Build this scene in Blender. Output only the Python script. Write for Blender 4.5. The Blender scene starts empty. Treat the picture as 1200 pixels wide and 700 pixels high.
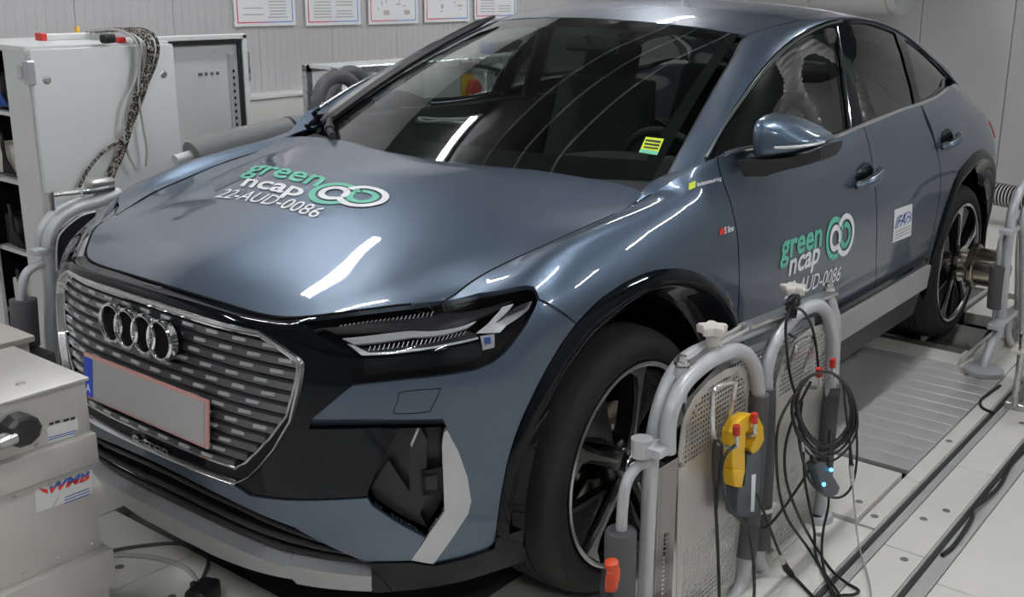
import bpy, bmesh, math, random
import numpy as np
from mathutils import Vector, Matrix
from mathutils.bvhtree import BVHTree
from mathutils.geometry import delaunay_2d_cdt
PI = math.pi
C = bpy.context.scene.collection
sc = bpy.context.scene
random.seed(4)

# ------------------------------------------------------------------ camera
# car frame = world frame: x forward, y to the car's left, z up, front axle above the origin
CAM = np.array([2.2312, 2.3439, 1.6408]); YAW, PITCH, ROLL = -2.5227, -0.2665, 0.0220
FPX, SHX, SHY = 1258.14, 95.91, -34.25
_f = np.array([math.cos(YAW)*math.cos(PITCH), math.sin(YAW)*math.cos(PITCH), math.sin(PITCH)])
_r = np.cross(_f, [0, 0, 1.0]); _r /= np.linalg.norm(_r)
_u = np.cross(_r, _f)
_cr, _sr = math.cos(ROLL), math.sin(ROLL)
CR, CU, CF = _cr*_r + _sr*_u, -_sr*_r + _cr*_u, _f
cd = bpy.data.cameras.new('camera'); cam = bpy.data.objects.new('camera', cd); C.objects.link(cam)
M = Matrix.Identity(4)
for i in range(3):
    M[i][0], M[i][1], M[i][2], M[i][3] = CR[i], CU[i], -CF[i], CAM[i]
cam.matrix_world = M
cd.sensor_fit = 'HORIZONTAL'; cd.sensor_width = 36.0; cd.lens = FPX/1200*36.0
cd.shift_x = -SHX/1200; cd.shift_y = SHY/1200
cd.clip_start = 0.05; cd.clip_end = 60
sc.camera = cam

# ------------------------------------------------------------------ world, light, exposure
w = bpy.data.worlds.new('world'); sc.world = w; w.use_nodes = True
w.node_tree.nodes['Background'].inputs[0].default_value = (0.75, 0.8, 0.85, 1)
w.node_tree.nodes['Background'].inputs[1].default_value = 0.05
vs = sc.view_settings
vs.view_transform = 'Standard'; vs.look = 'None'; vs.exposure = 0.20; vs.gamma = 1.0; vs.use_curve_mapping = False
CEIL = 3.1
LAMP_POWER = 115.0          # emission strength of the ceiling tubes

# ------------------------------------------------------------------ measuring helpers
def ray(x, y):
    return CF + CR*((x-600-SHX)/FPX) - CU*((y-350-SHY)/FPX)
def at(x, y, ax, val):
    """point of the photograph's ray on the plane ax = val"""
    d = ray(x, y); i = 'xyz'.index(ax)
    return CAM + d*((val-CAM[i])/d[i])
def V(p): return Vector((float(p[0]), float(p[1]), float(p[2])))

# ------------------------------------------------------------------ materials
def mat(name, col, rough=0.5, metal=0.0, coat=0.0, spec=0.5, noise=None, bump=None, emit=None, coat_rough=0.02):
    m = bpy.data.materials.new(name); m.use_nodes = True
    nt = m.node_tree; b = nt.nodes['Principled BSDF']
    b.inputs['Base Color'].default_value = (*col, 1)
    b.inputs['Roughness'].default_value = rough
    b.inputs['Metallic'].default_value = metal
    b.inputs['Specular IOR Level'].default_value = spec
    b.inputs['Coat Weight'].default_value = coat
    b.inputs['Coat Roughness'].default_value = coat_rough
    if emit:
        b.inputs['Emission Color'].default_value = (*emit[0], 1); b.inputs['Emission Strength'].default_value = emit[1]
    tc = None
    if noise:                      # (scale, amount, roughness amount)
        tc = nt.nodes.new('ShaderNodeTexCoord'); n = nt.nodes.new('ShaderNodeTexNoise')
        n.inputs['Scale'].default_value = noise[0]; n.inputs['Detail'].default_value = 6
        nt.links.new(tc.outputs['Object'], n.inputs['Vector'])
        mx = nt.nodes.new('ShaderNodeMix'); mx.data_type = 'RGBA'
        a = noise[1]
        mx.inputs[6].default_value = (*[max(0, c*(1-a)) for c in col], 1)
        mx.inputs[7].default_value = (*[min(1, c*(1+a)) for c in col], 1)
        nt.links.new(n.outputs['Fac'], mx.inputs[0]); nt.links.new(mx.outputs[2], b.inputs['Base Color'])
        if len(noise) > 2:
            mr = nt.nodes.new('ShaderNodeMapRange')
            mr.inputs[3].default_value = max(0.02, rough-noise[2]); mr.inputs[4].default_value = min(1, rough+noise[2])
            nt.links.new(n.outputs['Fac'], mr.inputs[0]); nt.links.new(mr.outputs[0], b.inputs['Roughness'])
    if bump:                       # (scale, strength)
        tc = tc or nt.nodes.new('ShaderNodeTexCoord')
        n2 = nt.nodes.new('ShaderNodeTexNoise'); n2.inputs['Scale'].default_value = bump[0]; n2.inputs['Detail'].default_value = 3
        nt.links.new(tc.outputs['Object'], n2.inputs['Vector'])
        bp = nt.nodes.new('ShaderNodeBump'); bp.inputs['Strength'].default_value = bump[1]; bp.inputs['Distance'].default_value = 0.002
        nt.links.new(n2.outputs['Fac'], bp.inputs['Height']); nt.links.new(bp.outputs['Normal'], b.inputs['Normal'])
    return m
def glass_mat(name, tint, ior=1.5, rough=0.0):
    """thin automotive glazing: tinted transmission under a Fresnel reflection"""
    m = bpy.data.materials.new(name); m.use_nodes = True; nt = m.node_tree; nt.nodes.clear()
    o = nt.nodes.new('ShaderNodeOutputMaterial'); mx = nt.nodes.new('ShaderNodeMixShader')
    fr = nt.nodes.new('ShaderNodeFresnel'); fr.inputs['IOR'].default_value = ior
    # seen from the inside the pane is still a pane: undo the node's switch to 1 / IOR on back faces
    ge = nt.nodes.new('ShaderNodeNewGeometry'); mr = nt.nodes.new('ShaderNodeMapRange')
    mr.inputs[3].default_value = ior; mr.inputs[4].default_value = 1/ior
    nt.links.new(ge.outputs['Backfacing'], mr.inputs[0]); nt.links.new(mr.outputs[0], fr.inputs['IOR'])
    # a pane reflects at both faces: 2R / (1 + R)
    ad = nt.nodes.new('ShaderNodeMath'); ad.operation = 'ADD'; ad.inputs[1].default_value = 1.0
    db = nt.nodes.new('ShaderNodeMath'); db.operation = 'MULTIPLY'; db.inputs[1].default_value = 2.0
    dv = nt.nodes.new('ShaderNodeMath'); dv.operation = 'DIVIDE'
    nt.links.new(fr.outputs[0], ad.inputs[0]); nt.links.new(fr.outputs[0], db.inputs[0]); nt.links.new(db.outputs[0], dv.inputs[0]); nt.links.new(ad.outputs[0], dv.inputs[1])
    tr = nt.nodes.new('ShaderNodeBsdfTransparent'); tr.inputs[0].default_value = (*tint, 1)
    gl = nt.nodes.new('ShaderNodeBsdfGlossy'); gl.inputs['Roughness'].default_value = rough
    nt.links.new(dv.outputs[0], mx.inputs[0]); nt.links.new(tr.outputs[0], mx.inputs[1]); nt.links.new(gl.outputs[0], mx.inputs[2])
    nt.links.new(mx.outputs[0], o.inputs[0])
    return m
MT = dict(
    paint=mat('blue_grey_metallic_paint', (0.098, 0.138, 0.192), 0.42, 0.78, 1.0),
    gloss_black=mat('gloss_black_plastic', (0.004, 0.005, 0.007), 0.06, 0, 0, 0.26),
    satin_black=mat('satin_black_plastic', (0.018, 0.018, 0.02), 0.42, bump=(300, 0.1)),
    dark_void=mat('dark_cavity', (0.006, 0.006, 0.006), 0.9, spec=0.1),
    chrome=mat('bright_chrome', (0.78, 0.79, 0.8), 0.09, 1.0),
    satin_chrome=mat('satin_aluminium_trim', (0.76, 0.77, 0.78), 0.24, 1.0),
    silver_plastic=mat('silver_lacquer', (0.56, 0.57, 0.58), 0.35, 0.55),
    grille_grey=mat('dark_chrome_grille', (0.17, 0.175, 0.185), 0.3, 0.8),
    rubber=mat('tyre_rubber', (0.015, 0.0145, 0.014), 0.72, noise=(40, 0.25), bump=(180, 0.25)),
    alloy=mat('polished_alloy', (0.55, 0.55, 0.55), 0.25, 1.0),
    black_alloy=mat('black_alloy', (0.012, 0.012, 0.013), 0.3, 0.2, 0.5),
    windscreen=glass_mat('windscreen_glass', (0.72, 0.80, 0.76), 1.55),
    side_glass=glass_mat('side_window_glass', (0.56, 0.63, 0.60), 1.52),
    privacy_glass=glass_mat('privacy_glass', (0.10, 0.105, 0.11), 1.52),
    lamp_glass=glass_mat('headlamp_cover', (0.93, 0.93, 0.94), 1.40),
    interior=mat('black_interior_trim', (0.010, 0.0105, 0.011), 0.75, noise=(60, 0.2)),
    interior_grey=mat('grey_seat_cloth', (0.028, 0.031, 0.032), 0.85, noise=(90, 0.2)),
    lamp_grey=mat('lamp_reflector_grey', (0.52, 0.53, 0.54), 0.38, 0.2),
    lamp_white=mat('daytime_running_light_bar', (0.7, 0.71, 0.72), 0.25, 0.1),
    lens_blue=mat('blue_lens_glint', (0.05, 0.12, 0.5), 0.1, 0.2, 0.5),
    plate_grey=mat('blank_plate_grey', (0.43, 0.425, 0.42), 0.6),
    plate_edge=mat('pink_plate_edge', (0.62, 0.33, 0.30), 0.5),
    plate_blue=mat('plate_band_blue', (0.02, 0.07, 0.55), 0.45),
    white=mat('white_print', (0.86, 0.87, 0.88), 0.55),
    mint=mat('mint_green_print', (0.14, 0.55, 0.39), 0.55),
    navy=mat('navy_print', (0.03, 0.10, 0.36), 0.5),
    red=mat('red_plastic', (0.62, 0.035, 0.02), 0.4),
    yellow=mat('yellow_plastic', (0.85, 0.50, 0.015), 0.42),
    lime=mat('lime_sticker', (0.62, 0.75, 0.03), 0.5),
    black_print=mat('black_print', (0.02, 0.02, 0.02), 0.6),
    tail_red=mat('tail_lamp_red', (0.45, 0.02, 0.03), 0.15, 0, 0.8),
    guard_tube=mat('grey_coated_tube', (0.56, 0.57, 0.59), 0.42, 0.25, bump=(160, 0.12)),
    steel=mat('brushed_steel', (0.56, 0.55, 0.53), 0.32, 0.85, noise=(22, 0.12, 0.08)),
    sheet_steel=mat('bright_sheet_steel', (0.68, 0.665, 0.63), 0.36, 0.6, noise=(18, 0.08, 0.08)),
    foam_pale=mat('pale_grey_foam', (0.20, 0.20, 0.20), 0.85, bump=(120, 0.2)),
    steel_dark_reflection=mat('steel_with_dark_reflection', (0.30, 0.29, 0.28), 0.14, 1.0),  # dark reflection on the folded flank sheet put into the steel's colour
    bright_steel=mat('galvanised_steel', (0.66, 0.66, 0.65), 0.28, 0.95, noise=(30, 0.1, 0.06)),
    brass_steel=mat('aged_steel', (0.58, 0.53, 0.43), 0.18, 1.0, noise=(14, 0.2)),
    aluminium=mat('case_aluminium', (0.60, 0.585, 0.55), 0.45, 0.55, noise=(9, 0.1, 0.08)),
    foam=mat('grey_foam_sleeve', (0.10, 0.10, 0.105), 0.85, bump=(120, 0.2)),
    cable=mat('black_cable', (0.012, 0.012, 0.013), 0.45),
    grey_cable=mat('grey_cable', (0.42, 0.42, 0.40), 0.5),
    cabinet=mat('cabinet_paint', (0.66, 0.675, 0.67), 0.42, noise=(3, 0.03)),
    cabinet_in=mat('cabinet_door_inside', (0.52, 0.54, 0.53), 0.5),
    grey_plastic=mat('slate_grey_plastic', (0.07, 0.085, 0.10), 0.45),
    beige=mat('off_white_plastic', (0.66, 0.62, 0.56), 0.5),
    orange=mat('orange_red_grip', (0.75, 0.09, 0.03), 0.45),
    blue_led=mat('blue_indicator', (0.1, 0.4, 1.0), 0.3, emit=((0.1, 0.45, 1.0), 3.0)),
)

# ------------------------------------------------------------------ object helpers
def link(name, me, m=None, parent=None):
    o = bpy.data.objects.new(name, me); C.objects.link(o)
    if m is not None:
        ms = m if isinstance(m, (list, tuple)) else [m]
        for k in ms: me.materials.append(k)
    if parent is not None: o.parent = parent
    return o
def empty(name, loc=(0, 0, 0), rz=0.0):
    o = bpy.data.objects.new(name, None); C.objects.link(o); o.location = loc; o.rotation_euler = (0, 0, rz)
    o.empty_display_size = 0.1
    return o
def tag(o, label=None, cat=None, group=None, kind=None):
    if label: o['label'] = label
    if cat: o['category'] = cat
    if group: o['group'] = group
    if kind: o['kind'] = kind
    return o
def obj(name, bm, m, parent=None, smooth=True, angle=35):
    me = bpy.data.meshes.new(name)
    bmesh.ops.recalc_face_normals(bm, faces=bm.faces)
    bm.to_mesh(me); bm.free()
    if smooth:
        me.polygons.foreach_set('use_smooth', [True]*len(me.polygons))
        try: me.set_sharp_from_angle(angle=math.radians(angle))
        except Exception: pass
    o = link(name, me, m, parent)
    if parent is not None:          # geometry is written in world space: cancel the parent's placement
        o.matrix_parent_inverse = parent_world(parent).inverted()
    return o
def parent_world(p):
    mw = Matrix.LocRotScale(p.location, p.rotation_euler, p.scale)
    if p.parent is not None: mw = parent_world(p.parent) @ p.matrix_parent_inverse @ mw
    return mw
def NB(): return bmesh.new()
def box(bm, c, s, rot=None, bev=0.0, seg=2):
    """box with centre c, full size s, optional 3x3 rotation, rounded edges"""
    r = bmesh.ops.create_cube(bm, size=1.0); vs_ = r['verts']
    bmesh.ops.scale(bm, vec=s, verts=vs_)
    if bev > 0:
        es = list({e for v in vs_ for e in v.link_edges})
        g = bmesh.ops.bevel(bm, geom=es, offset=bev, segments=seg, profile=0.5, affect='EDGES')
        vs_ = list({v for f in g['faces'] for v in f.verts} | {v for v in vs_ if v.is_valid})
    m = Matrix.Translation(V(c))
    if rot is not None: m = m @ rot.to_4x4()
    bmesh.ops.transform(bm, matrix=m, verts=vs_)
    return vs_
def smooth_path(pts, n=8, closed=False):
    P = [np.array(p, float) for p in pts]; out = []
    k = len(P)
    rng = range(k if closed else k-1)
    for i in rng:
        p0 = P[(i-1) % k] if (closed or i > 0) else 2*P[0]-P[1]
        p1, p2 = P[i], P[(i+1) % k]
        p3 = P[(i+2) % k] if (closed or i+2 < k) else 2*P[-1]-P[-2]
        for j in range(n):
            t = j/n
            out.append(0.5*((2*p1)+(-p0+p2)*t+(2*p0-5*p1+4*p2-p3)*t*t+(-p0+3*p1-3*p2+p3)*t**3))
    if not closed: out.append(P[-1])
    return out
def tube(bm, pts, r, sides=12, closed=False, cap=True):
    """round tube along pts (r a number or one per point)"""
    P = [V(p) for p in pts]; n = len(P)
    R = [r]*n if not hasattr(r, '__len__') else list(r)
    T = []
    for i in range(n):
        a = P[(i-1) % n] if (closed or i > 0) else P[i]
        b = P[(i+1) % n] if (closed or i < n-1) else P[i]
        t = (b-a); T.append(t.normalized() if t.length > 1e-9 else Vector((0, 0, 1)))
    up = Vector((0, 0, 1)) if abs(T[0].z) < 0.9 else Vector((1, 0, 0))
    nrm = (up - T[0]*up.dot(T[0])).normalized()
    rings = []
    for i in range(n):
        nrm = (nrm - T[i]*nrm.dot(T[i]))
        nrm = nrm.normalized() if nrm.length > 1e-6 else T[i].orthogonal().normalized()
        bn = T[i].cross(nrm)
        rings.append([bm.verts.new(P[i]+(nrm*math.cos(a)+bn*math.sin(a))*R[i]) for a in [2*PI*k/sides for k in range(sides)]])
    for i in range(n if closed else n-1):
        A, B = rings[i], rings[(i+1) % n]
        for k in range(sides):
            bm.faces.new((A[k], A[(k+1) % sides], B[(k+1) % sides], B[k]))
    if cap and not closed:
        bm.faces.new(rings[0][::-1]); bm.faces.new(rings[-1])
def cyl(bm, a, b, r, sides=20, r2=None): tube(bm, [a, b], [r, r if r2 is None else r2], sides)
def lathe(bm, prof, origin, axis, sides=48, closed=False):
    """turn (radius, along) pairs round an axis"""
    ax = V(axis).normalized(); e1 = ax.orthogonal().normalized(); e2 = ax.cross(e1); o = V(origin)
    rings = []
    for (r, h) in prof:
        rings.append([bm.verts.new(o+ax*h+(e1*math.cos(2*PI*k/sides)+e2*math.sin(2*PI*k/sides))*max(r, 1e-5)) for k in range(sides)])
    m = len(rings)
    for i in range(m if closed else m-1):
        A, B = rings[i], rings[(i+1) % m]
        for k in range(sides):
            bm.faces.new((A[k], A[(k+1) % sides], B[(k+1) % sides], B[k]))
def prism(bm, poly, thick):
    """solid from a 3D polygon pushed by the vector thick"""
    a = [bm.verts.new(V(p)) for p in poly]; b = [bm.verts.new(V(np.array(p)+np.array(thick))) for p in poly]
    bm.faces.new(a); bm.faces.new(b[::-1]); n = len(a)
    for i in range(n): bm.faces.new((a[i], b[i], b[(i+1) % n], a[(i+1) % n]))
# ------------------------------------------------------------------ smooth body surfaces
def spline_basis(t):
    """second derivatives of the natural cubic cardinal splines on knots t"""
    t = np.asarray(t, float); n = len(t); h = np.diff(t)
    A = np.zeros((n, n)); B = np.zeros((n, n)); A[0, 0] = A[-1, -1] = 1
    for i in range(1, n-1):
        A[i, i-1] = h[i-1]; A[i, i] = 2*(h[i-1]+h[i]); A[i, i+1] = h[i]
        B[i, i-1] = 6/h[i-1]; B[i, i] = -6/h[i-1]-6/h[i]; B[i, i+1] = 6/h[i]
    return np.linalg.solve(A, B)
def spline_w(t, D, x):
    """weights of the knots for the values at x"""
    t = np.asarray(t, float); x = np.atleast_1d(x); n = len(t)
    i = np.clip(np.searchsorted(t, x)-1, 0, n-2); h = t[i+1]-t[i]
    b = (x-t[i])/h; a = 1-b
    Wt = np.zeros((len(x), n)); k = np.arange(len(x))
    Wt[k, i] += a; Wt[k, i+1] += b
    Wt += ((a**3-a)*h*h/6)[:, None]*D[i] + ((b**3-b)*h*h/6)[:, None]*D[i+1]
    return Wt
class Patch:
    """tensor spline through a grid of points; (u, v) run over the knots' arc lengths"""
    def __init__(s, G, sub=(6, 5)):
        s.G = np.array(G, float); nu, nv = s.G.shape[:2]
        s.U = np.r_[0, np.cumsum(np.linalg.norm(np.diff(s.G, axis=0), axis=2).mean(1))]
        s.V = np.r_[0, np.cumsum(np.linalg.norm(np.diff(s.G, axis=1), axis=2).mean(0))]
        s.DU, s.DV = spline_basis(s.U), spline_basis(s.V)
        s.gu = np.unique(np.concatenate([np.linspace(s.U[i], s.U[i+1], sub[0]+1) for i in range(nu-1)]))
        s.gv = np.unique(np.concatenate([np.linspace(s.V[i], s.V[i+1], sub[1]+1) for i in range(nv-1)]))
        a, b = np.meshgrid(s.gu, s.gv, indexing='ij')
        P = s.ev(a.ravel(), b.ravel()); s.UVv = np.c_[a.ravel(), b.ravel()]; s.Pv = P
        m = len(s.gv); s.F = []
        for i in range(len(s.gu)-1):
            for j in range(m-1):
                q = (i*m+j, (i+1)*m+j, (i+1)*m+j+1, i*m+j+1)
                s.F += [(q[0], q[1], q[2]), (q[0], q[2], q[3])]
        s.bvh = BVHTree.FromPolygons([Vector(p) for p in P], s.F)
    def ev(s, u, v):
        return np.einsum('ni,ijk,nj->nk', spline_w(s.U, s.DU, u), s.G, spline_w(s.V, s.DV, v))
    def normal(s, u, v, out):
        e = 1e-3
        u0, u1 = np.clip(u-e, s.U[0], s.U[-1]), np.clip(u+e, s.U[0], s.U[-1])
        v0, v1 = np.clip(v-e, s.V[0], s.V[-1]), np.clip(v+e, s.V[0], s.V[-1])
        n = np.cross(s.ev(u1, v)-s.ev(u0, v), s.ev(u, v1)-s.ev(u, v0))
        l = np.linalg.norm(n, axis=1); l[l < 1e-12] = 1
        return n/l[:, None]*out
    def _uv(s, loc, idx):
        a, b, c = s.F[idx]; A, B, Cc = s.Pv[a], s.Pv[b], s.Pv[c]; p = np.array(loc)
        v0, v1, v2 = B-A, Cc-A, p-A
        d00, d01, d11, d20, d21 = v0@v0, v0@v1, v1@v1, v2@v0, v2@v1
        den = d00*d11-d01*d01
        bb = (d11*d20-d01*d21)/den; cc = (d00*d21-d01*d20)/den
        return (1-bb-cc)*s.UVv[a]+bb*s.UVv[b]+cc*s.UVv[c]
    def hit(s, o, d):
        loc, n, idx, _ = s.bvh.ray_cast(V(o), V(d).normalized())
        if idx is None: return None
        return s._uv(loc, idx)
    def px(s, pts):
        """photograph points -> (u, v); a miss takes the nearest surface point to the ray"""
        out = []
        for (x, y) in pts:
            d = ray(x, y); r = s.hit(CAM, d)
            if r is None:
                dn = d/np.linalg.norm(d); w_ = s.Pv-CAM; t = w_@dn
                k = np.argmin(np.linalg.norm(w_-t[:, None]*dn, axis=1)); r = s.UVv[k]
            out.append(r)
        return np.array(out)
    def near(s, pts):
        out = []
        for p in pts:
            loc, n, idx, _ = s.bvh.find_nearest(V(p)); out.append(s._uv(loc, idx))
        return np.array(out)
def inside(poly, p):
    x, y = p[:, 0], p[:, 1]; c = np.zeros(len(p), bool); n = len(poly); j = n-1
    for i in range(n):
        xi, yi = poly[i]; xj, yj = poly[j]
        k = ((yi > y) != (yj > y)) & (x < (xj-xi)*(y-yi)/((yj-yi) if yj != yi else 1e-12)+xi)
        c ^= k; j = i
    return c
def seg_dist(poly, p):
    d = np.full(len(p), 1e9); n = len(poly)
    for i in range(n):
        a, b = poly[i], poly[(i+1) % n]; ab = b-a; L = ab@ab
        t = np.clip(((p-a)@ab)/(L if L > 0 else 1), 0, 1)
        d = np.minimum(d, np.linalg.norm(p-(a+t[:, None]*ab), axis=1))
    return d
def resample(poly, step, closed=True):
    out = []; n = len(poly)
    for i in range(n if closed else n-1):
        a, b = np.array(poly[i], float), np.array(poly[(i+1) % n], float); L = np.linalg.norm(b-a)
        k = max(1, int(math.ceil(L/step)))
        out += [a+(b-a)*j/k for j in range(k)]
    if not closed: out.append(np.array(poly[-1], float))
    return np.array(out)
def tri_fill(outline, holes=(), step=0.03, edge=0.02):
    """constrained triangulation of a 2D outline with holes -> (points, triangles, boundary loops)"""
    loops = [resample(outline, edge)]+[resample(h, edge) for h in holes]
    lo, hi = loops[0].min(0), loops[0].max(0)
    gx = np.arange(lo[0]+step*.37, hi[0], step); gy = np.arange(lo[1]+step*.41, hi[1], step)
    a, b = np.meshgrid(gx, gy, indexing='ij'); pts = np.c_[a.ravel(), b.ravel()]
    if len(pts):
        k = inside(loops[0], pts) & (seg_dist(loops[0], pts) > step*.45)
        for h in loops[1:]: k &= ~inside(h, pts) & (seg_dist(h, pts) > step*.45)
        pts = pts[k]
    vs_ = np.concatenate(loops+[pts]) if len(pts) else np.concatenate(loops)
    es, st = [], 0
    for L in loops:
        n = len(L); es += [(st+i, st+(i+1) % n) for i in range(n)]; st += n
    v2, e2, f2, *_ = delaunay_2d_cdt([Vector((float(p[0]), float(p[1]))) for p in vs_], es, [], 0, 1e-7)
    P = np.array([(v.x, v.y) for v in v2])
    T = [t for t in f2 if len(t) == 3]
    cen = np.array([P[list(t)].mean(0) for t in T])
    k = inside(loops[0], cen)
    for h in loops[1:]: k &= ~inside(h, cen)
    T = [t for t, q in zip(T, k) if q]
    be = {}
    for t in T:
        for i in range(3):
            e = (t[i], t[(i+1) % 3]); r = (e[1], e[0])
            if r in be: del be[r]
            else: be[e] = 1
    return P, T, list(be)
def mesh_with_normals(name, P, F, N, m, parent):
    me = bpy.data.meshes.new(name)
    me.from_pydata([tuple(p) for p in P], [], [tuple(f) for f in F])
    me.polygons.foreach_set('use_smooth', [True]*len(me.polygons)); me.update()
    if N is not None: me.normals_split_custom_set_from_vertices([tuple(n) for n in N])
    o = link(name, me, m, parent)
    if parent is not None: o.matrix_parent_inverse = parent_world(parent).inverted()
    return o
MIRROR = np.array([1, -1, 1.0])
def panel(name, S, outline, m, parent, off=0.0, flange=0.012, holes=(), step=0.03, edge=0.02, out=1, mirror=True, both=True, half=False):
    """a sheet of the body cut out of patch S along a (u, v) outline, with an edge turned inwards.
    mirror: a second object for the other flank (both) or, half=True, one mesh spanning both flanks"""
    P2, T, be = tri_fill(outline, holes, step, edge)
    u, v = np.clip(P2[:, 0], S.U[0], S.U[-1]), np.clip(P2[:, 1], S.V[0], S.V[-1])
    X = S.ev(u, v); N = S.normal(u, v, out)
    X = X+N*off
    # keep triangle winding with the outward normal
    F = []
    for t in T:
        g = np.cross(X[t[1]]-X[t[0]], X[t[2]]-X[t[0]])
        F.append(t if g@N[t[0]] > 0 else t[::-1])
    if flange:
        X = list(X); N = list(N); idx = {}
        fset = {}
        for t in F:
            for i in range(3): fset[(t[i], t[(i+1) % 3])] = 1
        for (a, b) in be:
            if half and abs(X[a][1]) < 2e-3 and abs(X[b][1]) < 2e-3: continue
            if (a, b) not in fset: a, b = b, a
            d = X[b]-X[a]; side = np.cross(d, N[a]); L = np.linalg.norm(side); side = side/(L if L else 1)
            base = len(X)
            X += [X[a], X[b], X[b]-N[b]*flange, X[a]-N[a]*flange]; N += [side]*4
            F.append((base, base+3, base+2, base+1))
        X = np.array(X); N = np.array(N)
    res = []
    if half:
        n = len(X)
        F2 = [tuple(i+n for i in f[::-1]) for f in F]
        N = np.array(N)
        return mesh_with_normals(name, np.r_[X, X*MIRROR], list(F)+F2, np.r_[N, N*MIRROR], m, parent)
    o = mesh_with_normals(name, X, F, N, m, parent); res.append(o)
    if mirror and both:
        o2 = mesh_with_normals(name, X*MIRROR, [f[::-1] for f in F], np.array(N)*MIRROR, m, parent); res.append(o2)
    return res if len(res) > 1 else res[0]
def strip3(name, A, B, m, parent, thick=0.006, mirror=True, na=None):
    """a solid ribbon between two 3D polylines of equal length"""
    A, B = np.array(A, float), np.array(B, float); n = len(A)
    res = []
    for s in ((1, -1) if mirror else (1,)):
        k = np.array([1, s, 1.0]); a, b = A*k, B*k
        bm = NB()
        nn = []
        for i in range(n):
            t = a[min(i+1, n-1)]-a[max(i-1, 0)]; q = np.cross(t, b[i]-a[i]); L = np.linalg.norm(q); nn.append(q/(L if L else 1))
        va = [bm.verts.new(V(p)) for p in a]; vb = [bm.verts.new(V(p)) for p in b]
        wa = [bm.verts.new(V(p-q*thick*s)) for p, q in zip(a, nn)]; wb = [bm.verts.new(V(p-q*thick*s)) for p, q in zip(b, nn)]
        for i in range(n-1):
            bm.faces.new((va[i], va[i+1], vb[i+1], vb[i])); bm.faces.new((wa[i], wb[i], wb[i+1], wa[i+1]))
            bm.faces.new((va[i], wa[i], wa[i+1], va[i+1])); bm.faces.new((vb[i], vb[i+1], wb[i+1], wb[i]))
        bm.faces.new((va[0], vb[0], wb[0], wa[0])); bm.faces.new((va[-1], wa[-1], wb[-1], vb[-1]))
        res.append(obj(name, bm, m, parent))
    return res
def seam(S, pts, parent, w_=0.0028, up=0.0006, name='panel_gap', mirror=True, out=1, m='dark_void'):
    """dark joint line lying on patch S along (u, v) points"""
    q = resample(np.array(smooth_path([(p[0], p[1], 0) for p in pts], 5))[:, :2], 0.012, closed=False)
    X = S.ev(q[:, 0], q[:, 1]); N = S.normal(q[:, 0], q[:, 1], out); X = X+N*up
    A, B = [], []
    for i in range(len(X)):
        t = X[min(i+1, len(X)-1)]-X[max(i-1, 0)]; sd = np.cross(t, N[i]); sd /= (np.linalg.norm(sd) or 1)
        A.append(X[i]+sd*w_/2); B.append(X[i]-sd*w_/2)
    return strip3(name, A, B, MT[m], parent, 0.003, mirror)
# ------------------------------------------------------------------ the room: pale panel walls, plated floor, ceiling with twin tubes
X0, X1, Y0, Y1 = -6.25, 5.2, -3.0, 5.4
wall_m = mat('wall_sheet_grey', (0.47, 0.47, 0.465), 0.38, 0.0, noise=(1.2, 0.03, 0.05))
rib_m = mat('wall_rib_grey', (0.47, 0.465, 0.47), 0.36, 0.0, noise=(1.2, 0.03, 0.05))
dim_m = mat('wall_slate_grey', (0.17, 0.175, 0.18), 0.5)
ceil_m = mat('ceiling_white', (0.07, 0.07, 0.072), 0.6)
floor_m = mat('floor_plate', (0.83, 0.81, 0.755), 0.36, 0.08, noise=(2.3, 0.07, 0.10))
floor_dark = mat('floor_gap', (0.03, 0.03, 0.03), 0.7)
ribbed_m = mat('ribbed_plate_steel', (0.58, 0.58, 0.57), 0.40, 0.30, noise=(7, 0.16, 0.12))
pit_m = mat('roller_pit_steel', (0.19, 0.185, 0.175), 0.4, 0.5, noise=(6, 0.2, 0.1))
screw_m = mat('screw_grey', (0.30, 0.30, 0.29), 0.4, 0.7)
def S_(o): return tag(o, kind='structure')
# left wall of narrow ribbed sheets
wl_root = S_(empty('wall_left', (0, Y0, 0)))
bm = NB(); box(bm, ((X0+X1)/2, Y0-.06, CEIL/2), (X1-X0, .10, CEIL)); S_(obj('wall_core', bm, wall_m, wl_root, smooth=False))
x = X0+.02; k = 0; proto = None
sheet_w = .55
while x < X1-.1:
    if proto is None:
        bm = NB(); box(bm, (0, 0, CEIL/2), (sheet_w-.004, .022, CEIL), None, .003, 1)
        for q in range(11):
            xx = -sheet_w/2+.025+q*.05
            r = bmesh.ops.create_cube(bm, size=1.0); bmesh.ops.scale(bm, vec=(.047, .0012, CEIL), verts=r['verts']); bmesh.ops.translate(bm, vec=(xx, .0114, CEIL/2), verts=r['verts'])
        proto = obj('panel', bm, rib_m, wl_root, smooth=False); o = proto; proto.matrix_parent_inverse = Matrix.Identity(4)
    else:
        o = proto.copy(); C.objects.link(o)
    o.location = (x+sheet_w/2, 0, 0); x += sheet_w
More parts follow.
